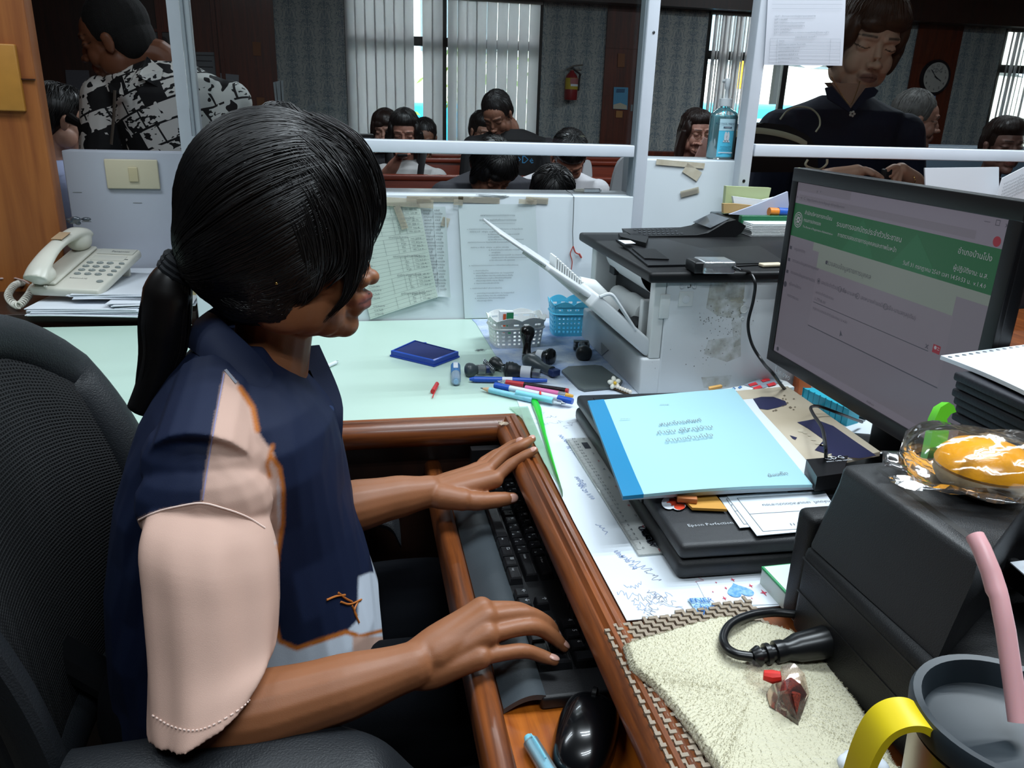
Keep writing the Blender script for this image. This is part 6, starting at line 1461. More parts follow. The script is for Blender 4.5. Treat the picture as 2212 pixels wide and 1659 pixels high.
def wavyhair(parent, M, style, m, n, seed, vox):
    q = MB(); hairprims(q, M, style); h = q.organic('hair', m, parent, vox, 3); bv = bvh_of(h); rq = random.Random(seed); lk_ = MB(); c = M @ Vector((-.02, 0, .02)); R_ = M.to_3x3()
    for _ in range(n):
        a = rq.uniform(-PI, PI); part = Vector((.03+rq.uniform(-.05, .03), rq.uniform(-.012, .012), .12)); end = Vector((math.cos(a)*.1, math.sin(a)*.09, -.06 if math.cos(a) < .3 else .03)); out = []
        for i in range(9):
            f = i/8; v = part.lerp(end, f); v += v.normalized()*.03*math.sin(f*PI); d = (R_ @ v).normalized(); hh = bv.ray_cast(c+d*.4, -d)
            if hh[0] is None: break
            out.append(hh[0]+hh[1]*rq.uniform(.0005, .003))
        if len(out) > 4: strandmesh(lk_, out, rq.uniform(.0008, .0016), 4)
    if lk_.v: lk_.build('hair_strands', m, h, angle=180)
    return h
M_sk_far = skinmat('skin_far')
def visitor(label, hp, y, yaw, pitch=0, roll=0, style='crew', skin='#8a5c45', shirt='#333333', lean=0.05, hs_=0.98, arms=None, sw=.18, vox=.005, haircol=None, group=None, seat=.45, body_yaw=None, stand=False, lips='#7d463f', n=120, seed=1, pants='#1b1e26', shirt2=None, clothmat=None, neck_off=None, sleeve=.5):
    """person with head at pixel hp on the plane y; arms: list of (elbow, hand) world points"""
    H = aty(hp[0], hp[1], y); base_z = 0.0
    t = thing('person', label, 'person', (H.x, y, 0), group)
    M = headM(H, yaw, pitch, roll, hs_); by = body_yaw if body_yaw is not None else yaw; f = Vector((math.cos(math.radians(by)), math.sin(math.radians(by)), 0)); l = Vector((-f.y, f.x, 0))
    nb = H + Vector((0, 0, -.175)) - f*lean
    if neck_off: nb = H + Vector(neck_off)
    hipz = seat+.09 if not stand else .92
    hip = Vector((nb.x-f.x*.04, nb.y-f.y*.04, hipz))
    b = MB(); head_prims(b, M)
    q0 = M @ Vector((-.02, 0, -.05)); limb(b, [q0, nb+Vector((0, 0, .05)), nb-Vector((0, 0, .06))], [.048, .045, .05], 14)
    limb(b, [nb-Vector((0, 0, .12)), nb.lerp(hip, .6), hip], [.09, .10, .10], 14)
    cl = MB(); ch_ = nb-Vector((0, 0, .13))
    rings = []
    for f_, w, d in ((-.33, .07, .055), (0, sw*.62, .075), (.18, sw*.92, .10), (.5, sw*.93, .115), (1.0, sw*.9, .115), (1.9, sw*.82, .105), (2.9, sw*.88, .12)):
        c = nb.lerp(hip, min(1, max(0, f_*.13/max(.3, (nb-hip).length)))) if f_ > 0 else nb+Vector((0, 0, .02*(-f_)*1.5))
        c = nb + (hip-nb)*(max(0, f_)/2.9) + Vector((0, 0, .045 if f_ < 0 else .025*(1-f_/2.9)))
        rings.append([c+l*(w*math.cos(a))+f*(d*math.sin(a)) for a in [2*PI*k/24 for k in range(24)]])
    cl.loft(rings)
    for i, s in enumerate((1, -1)):
        S = nb-Vector((0, 0, .055))+l*(sw*s*.98)
        if arms and arms[i]: E_, Hd = Vector(arms[i][0]), Vector(arms[i][1])
        else: E_ = S+Vector((0, 0, -.27))+f*.06+l*(.03*s); Hd = E_+f*.22-Vector((0, 0, .04))-l*(.06*s)
        limb(b, [S, S.lerp(E_, .5), E_], [.045, .042, .036], 12); limb(b, [E_, E_.lerp(Hd, .5), Hd], [.036, .031, .022], 12)
        d = (Hd-E_).normalized(); sd = d.cross(Vector((0, 0, 1))); sd = sd.normalized() if sd.length > .1 else l
        b.ell(Hd+d*.035, (.032, .032, .020), n=12, k=8)
        for j in range(4): a0 = Hd+d*.05+sd*(.021-.014*j); limb(b, [a0, a0+d*(.035)-Vector((0, 0, .004)), a0+d*(.055-.004*abs(j-1.5))-Vector((0, 0, .018))], [.0085, .008, .007], 8)
        limb(b, [Hd+d*.02+sd*(.022*s), Hd+d*.05+sd*(.042*s)-Vector((0, 0, .01))], [.0095, .0075], 8)
        cl.ell(S, (.058, .058, .055), n=14, k=10); limb(cl, [nb-Vector((0, 0, .02))+l*(sw*s*.35), S], [.05, .056], 12)
        q = S.lerp(E_, sleeve*1.6) if sleeve < .62 else E_; limb(cl, [S, S.lerp(q, .5), q], [.060, .060, .058], 14)
        if sleeve >= 1: limb(cl, [E_, E_.lerp(Hd, .85)], [.052, .036], 14)
    skin = '#%02x%02x%02x' % tuple(min(255, int(int(skin[i:i+2], 16)*1.12)) for i in (1, 3, 5))
    ob = b.organic('body', M_sk_far, t, vox if vox < .004 else min(vox, .0035), 3, .5, skinpaint(skin, lips, M))
    top_ = cl.organic('shirt', clothmat or mat('cloth_'+shirt[1:], shirt, .8, bump=.15, bscale=700, var=.15, vscale=14), t, max(vox, .004), 4)
    wavyhair(t, M, style, haircol or M_hair, n, seed, max(.003, vox*.8))
    pz = MB()
    if stand:
        for s in (-1, 1): limb(pz, [hip+l*.08*s, hip+l*.09*s-Vector((0, 0, .42)), Vector((hip.x+l.x*.09*s, hip.y+l.y*.09*s, .07))], [.095, .065, .05], 12)
    else:
        for s in (-1, 1):
            k_ = hip+l*.09*s+f*.40; limb(pz, [hip+l*.08*s, k_], [.09, .065], 12); limb(pz, [k_, Vector((k_.x, k_.y, .06))], [.06, .045], 12)
    pz.organic('trousers', mat('pants_'+pants[1:], pants, .85), t, .012, 2)
    return t, M, top_, ob
M_crew = mat('short_hair', '#100e0e', .85, bump=1.0, bscale=420)
M_hbrown = mat('brown_hair', '#4a2c1a', .45, var=.5, vscale=40, color2='#5a3520')
M_hdkb = mat('dark_brown_hair', '#20130f', .4); M_hgrey = mat('grey_hair', '#55524f', .6, var=.6, vscale=60, color2='#2b2928')
M_phone = mat('phone_dark', '#17181b', .25); M_phonec = mat('phone_rose', '#8b6a62', .35)

# man in the patterned shirt
def newsprint():
    m = mat('newsprint_shirt', '#c9cac8', .75, bump=.1, bscale=900); nt = m.node_tree; b = nt.nodes['Principled BSDF']; tc = nn(nt, 'ShaderNodeTexCoord')
    mp = nn(nt, 'ShaderNodeMapping'); mp.inputs['Rotation'].default_value = (.2, .35, .3); nt.links.new(tc.outputs['Object'], mp.inputs[0])
    sw_ = nn(nt, 'ShaderNodeMapping'); sw_.inputs['Rotation'].default_value = (PI/2, 0, 0); nt.links.new(mp.outputs[0], sw_.inputs[0])
    br = nn(nt, 'ShaderNodeTexBrick'); br.inputs['Scale'].default_value = 7; br.inputs['Mortar Size'].default_value = .018; br.inputs['Mortar Smooth'].default_value = 0; br.inputs['Brick Width'].default_value = .42; br.inputs['Row Height'].default_value = .33
    br.inputs['Color1'].default_value = (0, 0, 0, 1); br.inputs['Color2'].default_value = (1, 1, 1, 1); br.inputs['Mortar'].default_value = (.5, .5, .5, 1); nt.links.new(sw_.outputs[0], br.inputs['Vector'])
    st = nn(nt, 'ShaderNodeMapping'); st.inputs['Scale'].default_value = (60, 60, 120); nt.links.new(mp.outputs[0], st.inputs[0])
    n = nn(nt, 'ShaderNodeTexNoise'); n.inputs['Scale'].default_value = 1; n.inputs['Detail'].default_value = 1; nt.links.new(st.outputs[0], n.inputs['Vector'])
    n2 = nn(nt, 'ShaderNodeTexNoise'); n2.inputs['Scale'].default_value = 13; n2.inputs['Detail'].default_value = 2; nt.links.new(mp.outputs[0], n2.inputs['Vector'])
    def M2(op, a, b_, c_=None):
        q = nn(nt, 'ShaderNodeMath', operation=op)
        for i_, v_ in enumerate((a, b_, c_)):
            if v_ is None: continue
            if isinstance(v_, (int, float)): q.inputs[i_].default_value = v_
            else: nt.links.new(v_, q.inputs[i_])
        return q.outputs[0]
    cellv = nn(nt, 'ShaderNodeSeparateColor'); nt.links.new(br.outputs['Color'], cellv.inputs[0]); cv_ = cellv.outputs[0]
    textm = M2('MULTIPLY', M2('GREATER_THAN', n.outputs[0], .54), M2('LESS_THAN', n2.outputs[0], .47))
    blob_ = M2('GREATER_THAN', n2.outputs[0], .60); dark = M2('GREATER_THAN', cv_, .86); line_ = M2('MULTIPLY', br.outputs['Fac'], M2('LESS_THAN', n2.outputs[0], .55))
    m3 = nn(nt, 'ShaderNodeMath', operation='MAXIMUM'); nt.links.new(M2('MAXIMUM', textm, blob_), m3.inputs[0]); nt.links.new(M2('MAXIMUM', dark, line_), m3.inputs[1])
    mx = nn(nt, 'ShaderNodeMix', data_type='RGBA'); mx.inputs[6].default_value = srgb('#e6e6e2'); mx.inputs[7].default_value = srgb('#16171a'); nt.links.new(m3.outputs[0], mx.inputs[0]); nt.links.new(mx.outputs[2], b.inputs['Base Color']); return m
my = 2.46
hpos = aty(248, 92, my)
el = aty(460, 330, my-.02); sl_ = None
t, M, top_, ob = visitor('standing man in a black and white newsprint patterned shirt, head turned to the left', (250, 88), my, 172, 14, -6, 'crew', '#6a422e', lean=-.02, body_yaw=-95, stand=True, vox=.0035,
    clothmat=newsprint(), neck_off=(.115, 0, -.092), sw=.172, arms=[((aty(440, 290, my).x, my-.02, .86), (aty(400, 420, my).x, my-.2, .80)), ((aty(195, 330, my).x, my, .84), (aty(230, 450, my).x, my-.2, .78))], sleeve=.6, n=0, hs_=.93, haircol=M_crew)
# his open collar
cb_ = [aty(318, 122, my-.07), aty(352, 150, my-.09), aty(345, 190, my-.10), aty(300, 165, my-.12)]
MB().slab(cb_, (0, -.003, 0)).build('collar', MATS['newsprint_shirt'], top_, smooth=False)
cb_ = [aty(318, 122, my-.075), aty(300, 150, my-.12), aty(268, 195, my-.125), aty(290, 160, my-.11)]
MB().slab(cb_, (0, -.003, 0)).build('collar', MATS['newsprint_shirt'], top_, smooth=False)
cb_ = [aty(236, 180, my-.10), aty(262, 178, my-.12), aty(268, 205, my-.125), aty(240, 200, my-.11)]
MB().slab(cb_, (0, -.003, 0)).build('collar', MATS['newsprint_shirt'], top_, smooth=False)
MB().tube([aty(248, 195, my-.12), aty(246, 250, my-.125), aty(240, 312, my-.125)], .007, 8, flat=.3).build('lanyard', mat('lanyard_taupe', '#5f574f', .7), top_)
# girl at the far left
t, M, top_, ob = visitor('seated schoolgirl with braided black hair and a pale uniform shirt at the far left', (128, 262), 3.2, 35, 12, 0, 'pony', '#a07a68', '#a9b3d6', sw=.15, vox=.005, n=200, seed=4)
MB().tube([aty(150, 255, 3.1), aty(175, 270, 3.08), aty(180, 300, 3.08)], [.02, .014, .01], 10).build('braid', M_hair, top_)

# standing woman behind the right glass
wy = 2.12
WH = aty(1862, 78, wy)
hz = .985
Lh, Rh = aty(1845, 376, 1.93), aty(1950, 372, 1.93)
t, M, top_, ob = visitor('standing woman in a navy blouse behind the right glass, looking down at her hands', (1866, 98), wy, -100, 13, -5, 'bob', '#d8b198', lean=.035, stand=True, vox=.0032, sw=.185, clothmat=mat('navy_blouse', '#151c33', .8, bump=.15, bscale=800),
    haircol=M_hbrown, arms=[((aty(2010, 300, 2.10).x, 2.12, .84), (Rh.x+.02, 1.98, 1.01)), ((aty(1660, 330, 2.1).x, 2.12, .84), (aty(1800, 385, 1.96).x, 1.97, 1.0))], sleeve=1, n=420, seed=8, hs_=1.12, lips='#8f5a52', neck_off=(-.005, .035, -.175))
wv = MB(); q = [aty(x, y, wy-.135) for x, y in ((1794, 178), (1812, 200), (1838, 234), (1856, 208), (1872, 184), (1850, 180), (1820, 180))]
wv.slab(q, (0, .03, 0)); wv.build('neck_skin', mat('skin_plain_w', '#c79c84', .5), ob)
for pts in ([(1797, 186), (1784, 190), (1790, 214), (1834, 242), (1838, 234), (1815, 206)], [(1872, 190), (1888, 188), (1898, 196), (1890, 208), (1870, 216), (1844, 242), (1842, 232)]):
    MB().slab([aty(x, y, wy-.145) for x, y in pts], (0, .006, 0)).build('collar', mat('navy_blouse', '#151c33'), top_, smooth=False)
p = aty(1841, 246, wy-.145); mb = MB()
for k in range(5): mb.ell(p+Vector((.006*math.cos(k*1.256), 0, .005*math.sin(k*1.256))), .0035, n=8, k=6)
mb.build('brooch_button', MATS['pearl'], top_)
mb = MB(); mb.tube(spline([aty(x, y, wy-.14) for x, y in ((1796, 165), (1810, 190), (1826, 215), (1838, 225), (1850, 200), (1858, 175))], 6), .0009, 5); mb.build('necklace', MATS['gold'], top_)
# the hands resting on the counter ledge
hb = MB()
for base, knuck, tips in ((aty(1795, 384, 1.93), aty(1850, 372, 1.90), [(1905, 385), (1898, 380), (1885, 376)]), (aty(1975, 395, 1.93), aty(1945, 368, 1.90), [(1916, 368), (1920, 381), (1930, 390), (1940, 396)])):
    limb(hb, [base+Vector((0, .06, -.01)), base, knuck], [.026, .026, .02], 14)
    for x, y in tips: tp = aty(x, y, 1.875); finger(hb, [knuck, knuck.lerp(tp, .5)+Vector((0, 0, .008)), tp], .0098, .0075)
hb.organic('hands', M_sk_far, ob, .0026, 3, .5, skinpaint('#d0a58c', '#8f5a52', M))
MB().lathe([(.0095, -.0012), (.0105, 0), (.0095, .0012)], 16, aty(1972, 388, 1.89), (1, 0, .3), caps=False).build('gold_ring', MATS['gold'], ob)
single(MB().box((0, 0, 0), (.022, .02, .035), .004, xf=Matrix.Translation(aty(1908, 395, 1.87))), 'black_stamp', M_black, 'small black object held in the standing woman’s fingers on the counter', 'stamp')
# black bag with cream piping on the counter before her
bg_ = thing('handbag', 'black handbag with cream piping and ring handle in front of the standing woman', 'bag', aty(1690, 380, 1.86))
mb = MB(); bp_ = [aty(x, y, 1.86) for x, y in ((1588, 296), (1605, 278), (1650, 265), (1700, 270), (1745, 292), (1765, 318), (1768, 372), (1590, 372))]
mb.slab(bp_, (0, .09, 0)); mb.build('body', mat('bag_black', '#0c0c0f', .35), bg_, angle=50)
M_crm = mat('cream_strap', '#c4bfa4', .5)
mb = MB(); P_ = spline([aty(x, y, 1.855) for x, y in ((1590, 290), (1630, 282), (1680, 288), (1720, 300), (1742, 312))], 6); rings = [[p+Vector((0, .003*math.cos(a), .0075*math.sin(a))) for a in [2*PI*k/10 for k in range(10)]] for p in P_]; mb.loft(rings); mb.build('piping', M_crm, bg_)
mb = MB(); mb.tube(spline([aty(x, y, 1.85) for x, y in ((1685, 258), (1700, 240), (1722, 231), (1750, 234), (1768, 250), (1771, 270), (1762, 285))], 6), .0022, 8); mb.build('ring_handle', M_crm, bg_)
mb = MB(); mb.tube(spline([aty(x, y, 1.80) for x, y in ((1745, 345), (1740, 355), (1748, 362), (1770, 366), (1785, 355), (1787, 344))], 6), .003, 8); mb.build('strap_loop', M_crm, bg_)

# seated visitors
visitor('seated woman with auburn hair and a fringe, leftmost of the visitors under the blind', (832, 283), 5.0, -100, 10, 0, 'bangs', '#9c7464', '#26262a', vox=.005, haircol=M_hdkb, sw=.15, n=60)
Dh = aty(862, 345, 4.05)
t, M, top_, ob = visitor('seated woman with centre-parted hair and pale grey shirt, hand at her mouth', (874, 290), 4.35, -98, 12, 0, 'long', '#96695a', '#a9a9a8', vox=.0045, sw=.17, arms=[None, ((aty(838, 395, 4.2).x, 4.2, .86), (Dh.x, 4.12, Dh.z))], n=120, seed=3)
for x0, x1 in ((842, 846), (915, 905)):
    MB().tube([aty(x0, 332, 4.24), aty(x0*.5+x1*.5, 360, 4.20), aty(x1, 402, 4.20)], .022, 8, flat=.3).build('strap', mat('black_strap', '#0e0e10', .7), top_)
MB().box((0, 0, 0), (.05, .012, .012), .002, xf=Matrix.Translation(aty(858, 338, 4.05))).build('phone_edge', M_phone, ob)
visitor('seated man with spiky black hair behind the centre-parted woman, mostly hidden', (917, 300), 5.3, -95, 20, 0, 'crew', '#7c5543', '#33363a', vox=.006, n=90, seed=5)
visitor('seated woman with tied back hair and green shirt behind the bending man', (1042, 285), 5.2, -70, 16, 0, 'tied', '#9a7362', '#4f9a83', vox=.005, sw=.15, n=50, seed=6)
t, M, top_, ob = visitor('man in a black T-shirt bending his head forward before the blind', (1075, 250), 4.4, -120, 34, 6, 'crew', '#7f5644', '#101114', vox=.0045, lean=.02, neck_off=(.08, .03, -.11), body_yaw=-95, sw=.21, n=160, seed=7)
mb = MB(); p = aty(1108, 352, 4.24); mb.text('ODe', p, (1, 0, 0), (0, 0, 1), .055); mb.build('shirt_print', mat('print_blue', '#2a6f9a', .6), top_, smooth=False)
visitor('person in a dark grey shirt with head bowed low just beyond the counter', (1062, 368), 3.1, -70, 48, 0, 'bob', '#7c5240', '#33343b', vox=.0045, lean=-.03, sw=.21, neck_off=(.02, .16, -.055), n=160, seed=9)
visitor('person in a white T-shirt bowing a black haired head beyond the counter', (1228, 343), 3.5, -95, 46, 0, 'tied', '#8a5f4e', '#c9c9cd', vox=.0045, lean=-.02, sw=.19, neck_off=(0, .15, -.10), n=160, seed=10)
visitor('person with only the crown of the black hair showing over the counter edge', (1192, 437), 2.75, -95, 30, 0, 'crew', '#8a5f4e', '#2b2b31', vox=.006, n=60, seed=11)
Jh = aty(1513, 312, 4.0)
t, M, top_, ob = visitor('seated woman with long hair and round glasses holding up a phone', (1502, 288), 4.2, -85, 8, 0, 'long', '#8f685b', '#6d5c5c', vox=.0045, haircol=M_hdkb, sw=.15, arms=[((aty(1545, 350, 4.1).x, 4.1, .82), (Jh.x+.03, 4.03, Jh.z-.06)), None], n=120, seed=12)
mb = MB()
for s in (-1, 1): mb.xf = M; mb.tube([(.088, .033*s+.021*math.cos(a), .004+.019*math.sin(a)) for a in [2*PI*k/20 for k in range(21)]], .0014, 6, caps=False)
mb.tube([(.09, -.012, .006), (.092, 0, .008), (.09, .012, .006)], .0013, 6); mb.build('glasses', mat('glasses_wire', '#8a6a52', .3, .6), ob)
single(MB().box((-.034, 0, -.068), (.034, .009, .068), .005, xf=Matrix.Translation(aty(1520, 328, 3.98)) @ Matrix.Rotation(.35, 4, 'Y')), 'smartphone', M_phonec, 'dusky pink smartphone held up by the woman with round glasses', 'phone')
visitor('grey haired man in profile wearing a beige shirt, beside the standing woman', (1976, 262), 3.2, -20, 6, 0, 'crew', '#7d5a4c', '#8c7c62', vox=.0045, haircol=M_hgrey, sw=.18, n=160, seed=13, hs_=1.0)
visitor('seated woman with dark pulled back hair and mauve top at the far right', (2166, 318), 3.1, -100, 2, 0, 'tied', '#7b5a50', '#4d4150', vox=.0045, haircol=M_hdkb, n=120, seed=14)
# equipment and furniture between them
single(MB().box((aty(640, 300, 1.79).x, 1.79, 1.0242), (aty(808, 300, 1.79).x, 1.83, aty(750, 289, 1.79).z), .003).box((aty(745, 300, 1.785).x, 1.787, aty(750, 301, 1.787).z), (aty(800, 300, 1.785).x, 1.79, aty(750, 297, 1.787).z), m=1), 'computer_screen', [M_black, M_alu], 'dark slim screen top with a silver strip behind the girl’s hair', 'screen')
M_wch = mat('white_plastic_chair', '#b9bcc0', .45)
def plchair(px0, px1, py0, y, label, group=None):
    a, b = aty(px0, py0, y), aty(px1, py0, y); w = (b.x-a.x)/2; c = (a.x+b.x)/2; z1 = a.z; t = thing('plastic_chair', label, 'chair', (c, y, 0), group)
    mb = MB(); out = [(math.copysign(abs(math.cos(t_))**.7, math.cos(t_))*w, math.sin(t_)**.6*.30) for t_ in [PI*k/16 for k in range(17)]]
    mb.slab([Vector((c+x, y, z1-.30+z)) for x, z in out]+[Vector((c-w*.9, y, .45)), Vector((c+w*.9, y, .45))], (0, .02, 0)); mb.build('backrest', M_wch, t, angle=50)
    MB().box((c-w, y-.42, .42), (c+w, y, .45), .01).build('seat', M_wch, t)
    for sx in (-1, 1):
        for dy in (-.40, -.02): MB().tube([(c+sx*(w-.03), y+dy, .43), (c+sx*w, y+dy, 0)], .018, 8).build('leg', M_wch, t)
plchair(1322, 1392, 338, 2.35, 'white plastic chair with a rounded back just beyond the counter by the metal post')
plchair(955, 990, 344, 5.0, 'white plastic chair back between the visitors under the blind')
plchair(1258, 1283, 345, 4.6, 'white plastic chair back behind the person in the white T-shirt')
M_pew = woodmat('pew_wood', '#5a1f10', '#7d3018', .4, 0, .8, .2)
def pew(x0, x1, y, zt_, label):
    t = thing('wooden_bench', label, 'bench', ((x0+x1)/2, y, 0)); MB().box((x0, y, .48), (x1, y+.03, zt_), .008).build('backrest', M_pew, t); MB().box((x0, y-.42, .42), (x1, y, .45), .006).build('seat', M_pew, t)
    MB().box((x0, y-.01, zt_-.01), (x1, y+.045, zt_+.015), .006).build('top_rail', M_pew, t)
    for x in (x0+.05, x1-.05): MB().box((x-.03, y-.42, 0), (x+.03, y+.03, .42), .004).build('leg', M_pew, t)
pew(0.2, 2.1, 4.75, aty(960, 348, 4.75).z, 'red brown wooden bench under the blind, middle row of visitors')
pew(0.1, 2.6, 5.6, aty(960, 338, 5.6).z, 'red brown wooden bench in the back row by the window wall')
pew(0.1, 1.8, 3.75, aty(960, 386, 3.75).z, 'red brown wooden bench, front row just beyond the counter')
pew(2.9, 4.6, 4.5, aty(1500, 348, 4.5).z, 'red brown wooden bench under the second window behind the gel bottle')
cbx = aty(2060, 320, 3.4); single(MB().box((cbx.x-.1, 3.5, 0), (cbx.x+1.3, 3.9, cbx.z), .01), 'low_cabinet', mat('steel_blue_paint', '#4c5d6b', .5), 'blue grey low cabinet behind the grey haired man', 'cabinet')
# ================================================================ LEFT SIDE: telephone, papers
sz_ = 0.772
yl = 1.735
shf = thing('paper_shelf', 'dark wooden ledge holding paper stacks under the telephone', 'shelf', (-.6, 1.85, DZ))
MB().box((xl0-.25, yl, DZ-.02), (-.338, 2.055, sz_), .002).build('ledge', MATS['dark_brown_wood'], shf)
def stack(pts, z0, n, dz, name, label, seed, jit=.004):
    q = random.Random(seed); t = thing(name, label, 'papers', pts[0]); 
    for k in range(n):
        a = q.uniform(-.05, .05); dx, dy = q.uniform(-jit, jit), q.uniform(-jit, jit); c = sum(pts, Vector())/len(pts)
        P = [Vector((c.x+(p.x-c.x)*math.cos(a)-(p.y-c.y)*math.sin(a)+dx, c.y+(p.x-c.x)*math.sin(a)+(p.y-c.y)*math.cos(a)+dy, 0)) for p in pts]; z = z0+k*dz; w = q.uniform(0, .0015)
        MB().sheet(lambda u, v: (lambda p: Vector((p.x, p.y, z+w*math.sin(u*4+k))))(P[0].lerp(P[1], u).lerp(P[3].lerp(P[2], u), v)), 6, 4, (0, 0, dz*.7)).build('sheets', M_white, t, angle=60)
    return t
z1_ = sz_+.0005
ps = [atz(x, y, z1_) for x, y in ((40, 672), (255, 662), (370, 560), (150, 560))]; ps = [Vector((-.66, 1.72, 0)), Vector((-.44, 1.70, 0)), Vector((-.42, 1.99, 0)), Vector((-.64, 2.01, 0))]
stack(ps, z1_, 7, .0022, 'paper_stack', 'lower white paper stack with grey edges on the dark ledge behind the chair', 3, .006)
ps2 = [Vector((-.59, 1.76, 0)), Vector((-.375, 1.745, 0)), Vector((-.36, 2.03, 0)), Vector((-.575, 2.04, 0))]
stack([Vector((-.345, 1.735, 0)), Vector((-.50, 1.715, 0)), Vector((-.50, 1.90, 0)), Vector((-.36, 1.93, 0))], z1_+.0155, 5, .0016, 'paper_stack', 'loose fanned white sheets at the right end of the ledge beside the ponytail', 8, .012)
stack(ps2, z1_+.024, 6, .0020, 'paper_stack', 'upper white paper stack directly under the telephone', 5, .004)
# telephone
TF = atz(62, 622, z1_+.042); TR = atz(214, 628, z1_+.042)
tx = (TR-TF); tw_ = tx.length; tx.normalize(); tyv = Vector((-tx.y, tx.x, 0)); tl = .205
slope = .26
M_ph = mat('phone_cream', '#c5c3b8', .32, spec=.5); M_phg = mat('phone_key_grey', '#7f8684', .4)
tel = thing('telephone', 'cream corded desk telephone with grey keys on the paper stack', 'telephone', TF)
TX = Matrix(((tx.x, tyv.x*math.cos(slope), -tyv.x*math.sin(slope), TF.x), (tx.y, tyv.y*math.cos(slope), -tyv.y*math.sin(slope), TF.y), (0, math.sin(slope), math.cos(slope), TF.z-.012), (0, 0, 0, 1)))
W_ = tw_
MB(TX).box((0, 0, -.006), (W_, tl, .014), .006).build('base', M_ph, tel)
MB(TX).box((.004, .012, .0145), (W_*.36, tl-.008, .0225), .004).build('cradle', M_ph, tel)
for x, y in ((.03, .02), (W_-.03, .02)): MB().tube([TX @ Vector((x, y, -.005)), Vector((*(TX @ Vector((x, y, 0))).xy, z1_+.0375))], .006, 10).build('foot', M_ph, tel)
for x in (.03, W_-.03): a = TX @ Vector((x, tl-.03, -.005)); MB().box((a.x-.010, a.y-.006, z1_+.037), (a.x+.010, a.y+.006, a.z+.002), .002).build('rear_foot', M_ph, tel)
for i in range(4):
    for j in range(4):
        w = .0076 if i < 3 else .0062; x = W_*.47+i*W_*.152+(.003 if i == 3 else 0); y = tl*.345+j*.0185
        m_ = MB(TX @ Matrix.Translation((x, y, .0142))); m_.lathe([(w, 0), (w, .0016), (w*.85, .0026)], 16, sx=1, sy=.62, m=0)
        if i < 3: m_.text('*0#789456123'[j*3+i] if j else '*0#'[i], (-.0022, -.0022, .0028), (1, 0, 0), (0, 1, 0), .0065, m=1)
        m_.build('key', [M_phg, mat('key_print', '#d8dad6', .5)], tel, angle=40)
m_ = MB(TX @ Matrix.Translation((W_*.9, tl*.19, .0142))); m_.lathe([(.0075, 0), (.007, .0018)], 16, sx=1, sy=.75); m_.build('key', M_phg, tel)
MB(TX).box((W_*.42, tl*.84, .0142), (W_*.97, tl*.97, .0155), .0005).build('name_strip', mat('strip_grey', '#b3b3aa', .3), tel)
MB(TX).box((W_*.42, tl*.68, .0142), (W_*.92, tl*.80, .0148), .0003).build('memo_window', mat('memo', '#bdbcb2', .2), tel)
m_ = MB(TX); m_.text('Panasonic', (W_*.62, tl*.885, .0156), (1, 0, 0), (0, 1, 0), .0105); m_.text('Advanced IQ', (W_*.42, tl*.235, .0143), (1, 0, 0), (0, 1, 0), .0075); m_.text('▬', (W_*.92, tl*.715, .0143), (1, 0, 0), (0, 1, 0), .008)
m_.build('lettering', mat('dark_print', '#55585a', .5), tel, smooth=False)
hp_ = [TX @ Vector((W_*.17, tl*v, h)) for v, h in ((-.02, .036), (.10, .050), (.30, .062), (.50, .067), (.70, .066), (.88, .060), (.99, .048))]
m_ = MB(); m_.tube(spline(hp_, 6), [.022+.004*math.cos(k/36*2*PI) for k in range(37)], 18, flat=.55, up=(0, 0, 1)); m_.ell(TX @ Vector((W_*.17, tl*.10, .036)), (.028, .030, .022)); m_.ell(TX @ Vector((W_*.17, tl*.88, .042)), (.028, .028, .024))
m_.organic('handset', M_ph, tel, .0022, 8)
lbl = [TX @ Vector((W_*(.10+.16*a), tl*(.50+.18*b), .0785)) for a, b in ((0, 0), (1, 0), (1, 1), (0, 1))]; MB().slab(lbl, (0, 0, .0012)).build('old_tape', mat('tape_tan', '#a88f72', .5), tel, smooth=False)
m_ = MB(); c0_ = TX @ Vector((W_*.2, tl*.93, .082)); rq = random.Random(4)
for k in range(8): m_.ell(c0_+Vector((rq.uniform(-.02, .02), rq.uniform(-.008, .008), rq.uniform(-.004, .008))), (rq.uniform(.006, .012), .006, rq.uniform(.004, .008)), n=10, k=6)
o = m_.organic('crumpled_plastic', mat('dark_cellophane', '#3a4048', .15, coat=.8), None, .0018, 1); tag(o, 'crumpled dark cellophane on top of the telephone handset', 'plastic scrap')
# coiled cord
cpath = spline([TX @ Vector((W_*.3, -.004, .02)), atz(75, 618, z1_+.03), atz(60, 640, z1_+.02), atz(38, 660, z1_+.012), atz(18, 640, z1_+.012), atz(30, 618, z1_+.02), atz(50, 610, z1_+.02)], 12)
coil = []; k = 0; N_c = len(cpath); prev = None
for i in range(N_c-1):
    for j in range(10):
        p = cpath[i].lerp(cpath[i+1], j/10); t_ = (cpath[i+1]-cpath[i]).normalized(); a = Vector((0, 0, 1)); a = (a-t_*a.dot(t_)).normalized(); b_ = t_.cross(a); ph = (i*10+j)*2*PI/17; r_ = .0065 if i > 8 else .001+.0055*i/9
        coil.append(p+a*math.cos(ph)*r_+b_*math.sin(ph)*r_)
MB().tube(coil, .0019, 6).build('coiled_cord', M_ph, tel)
single(MB().tube(spline([atz(0, 602, z1_+.03), atz(25, 600, z1_+.03), atz(50, 606, z1_+.03), atz(62, 612, z1_+.03)], 6), .0022, 8), 'telephone_line', mat('pinkish_cable', '#b79f98', .5), 'thin pinkish telephone line leading from the left edge to the telephone', 'cable')
zc_ = sz_+.03; a = atz(412, 600, zc_); b = atz(448, 655, zc_)
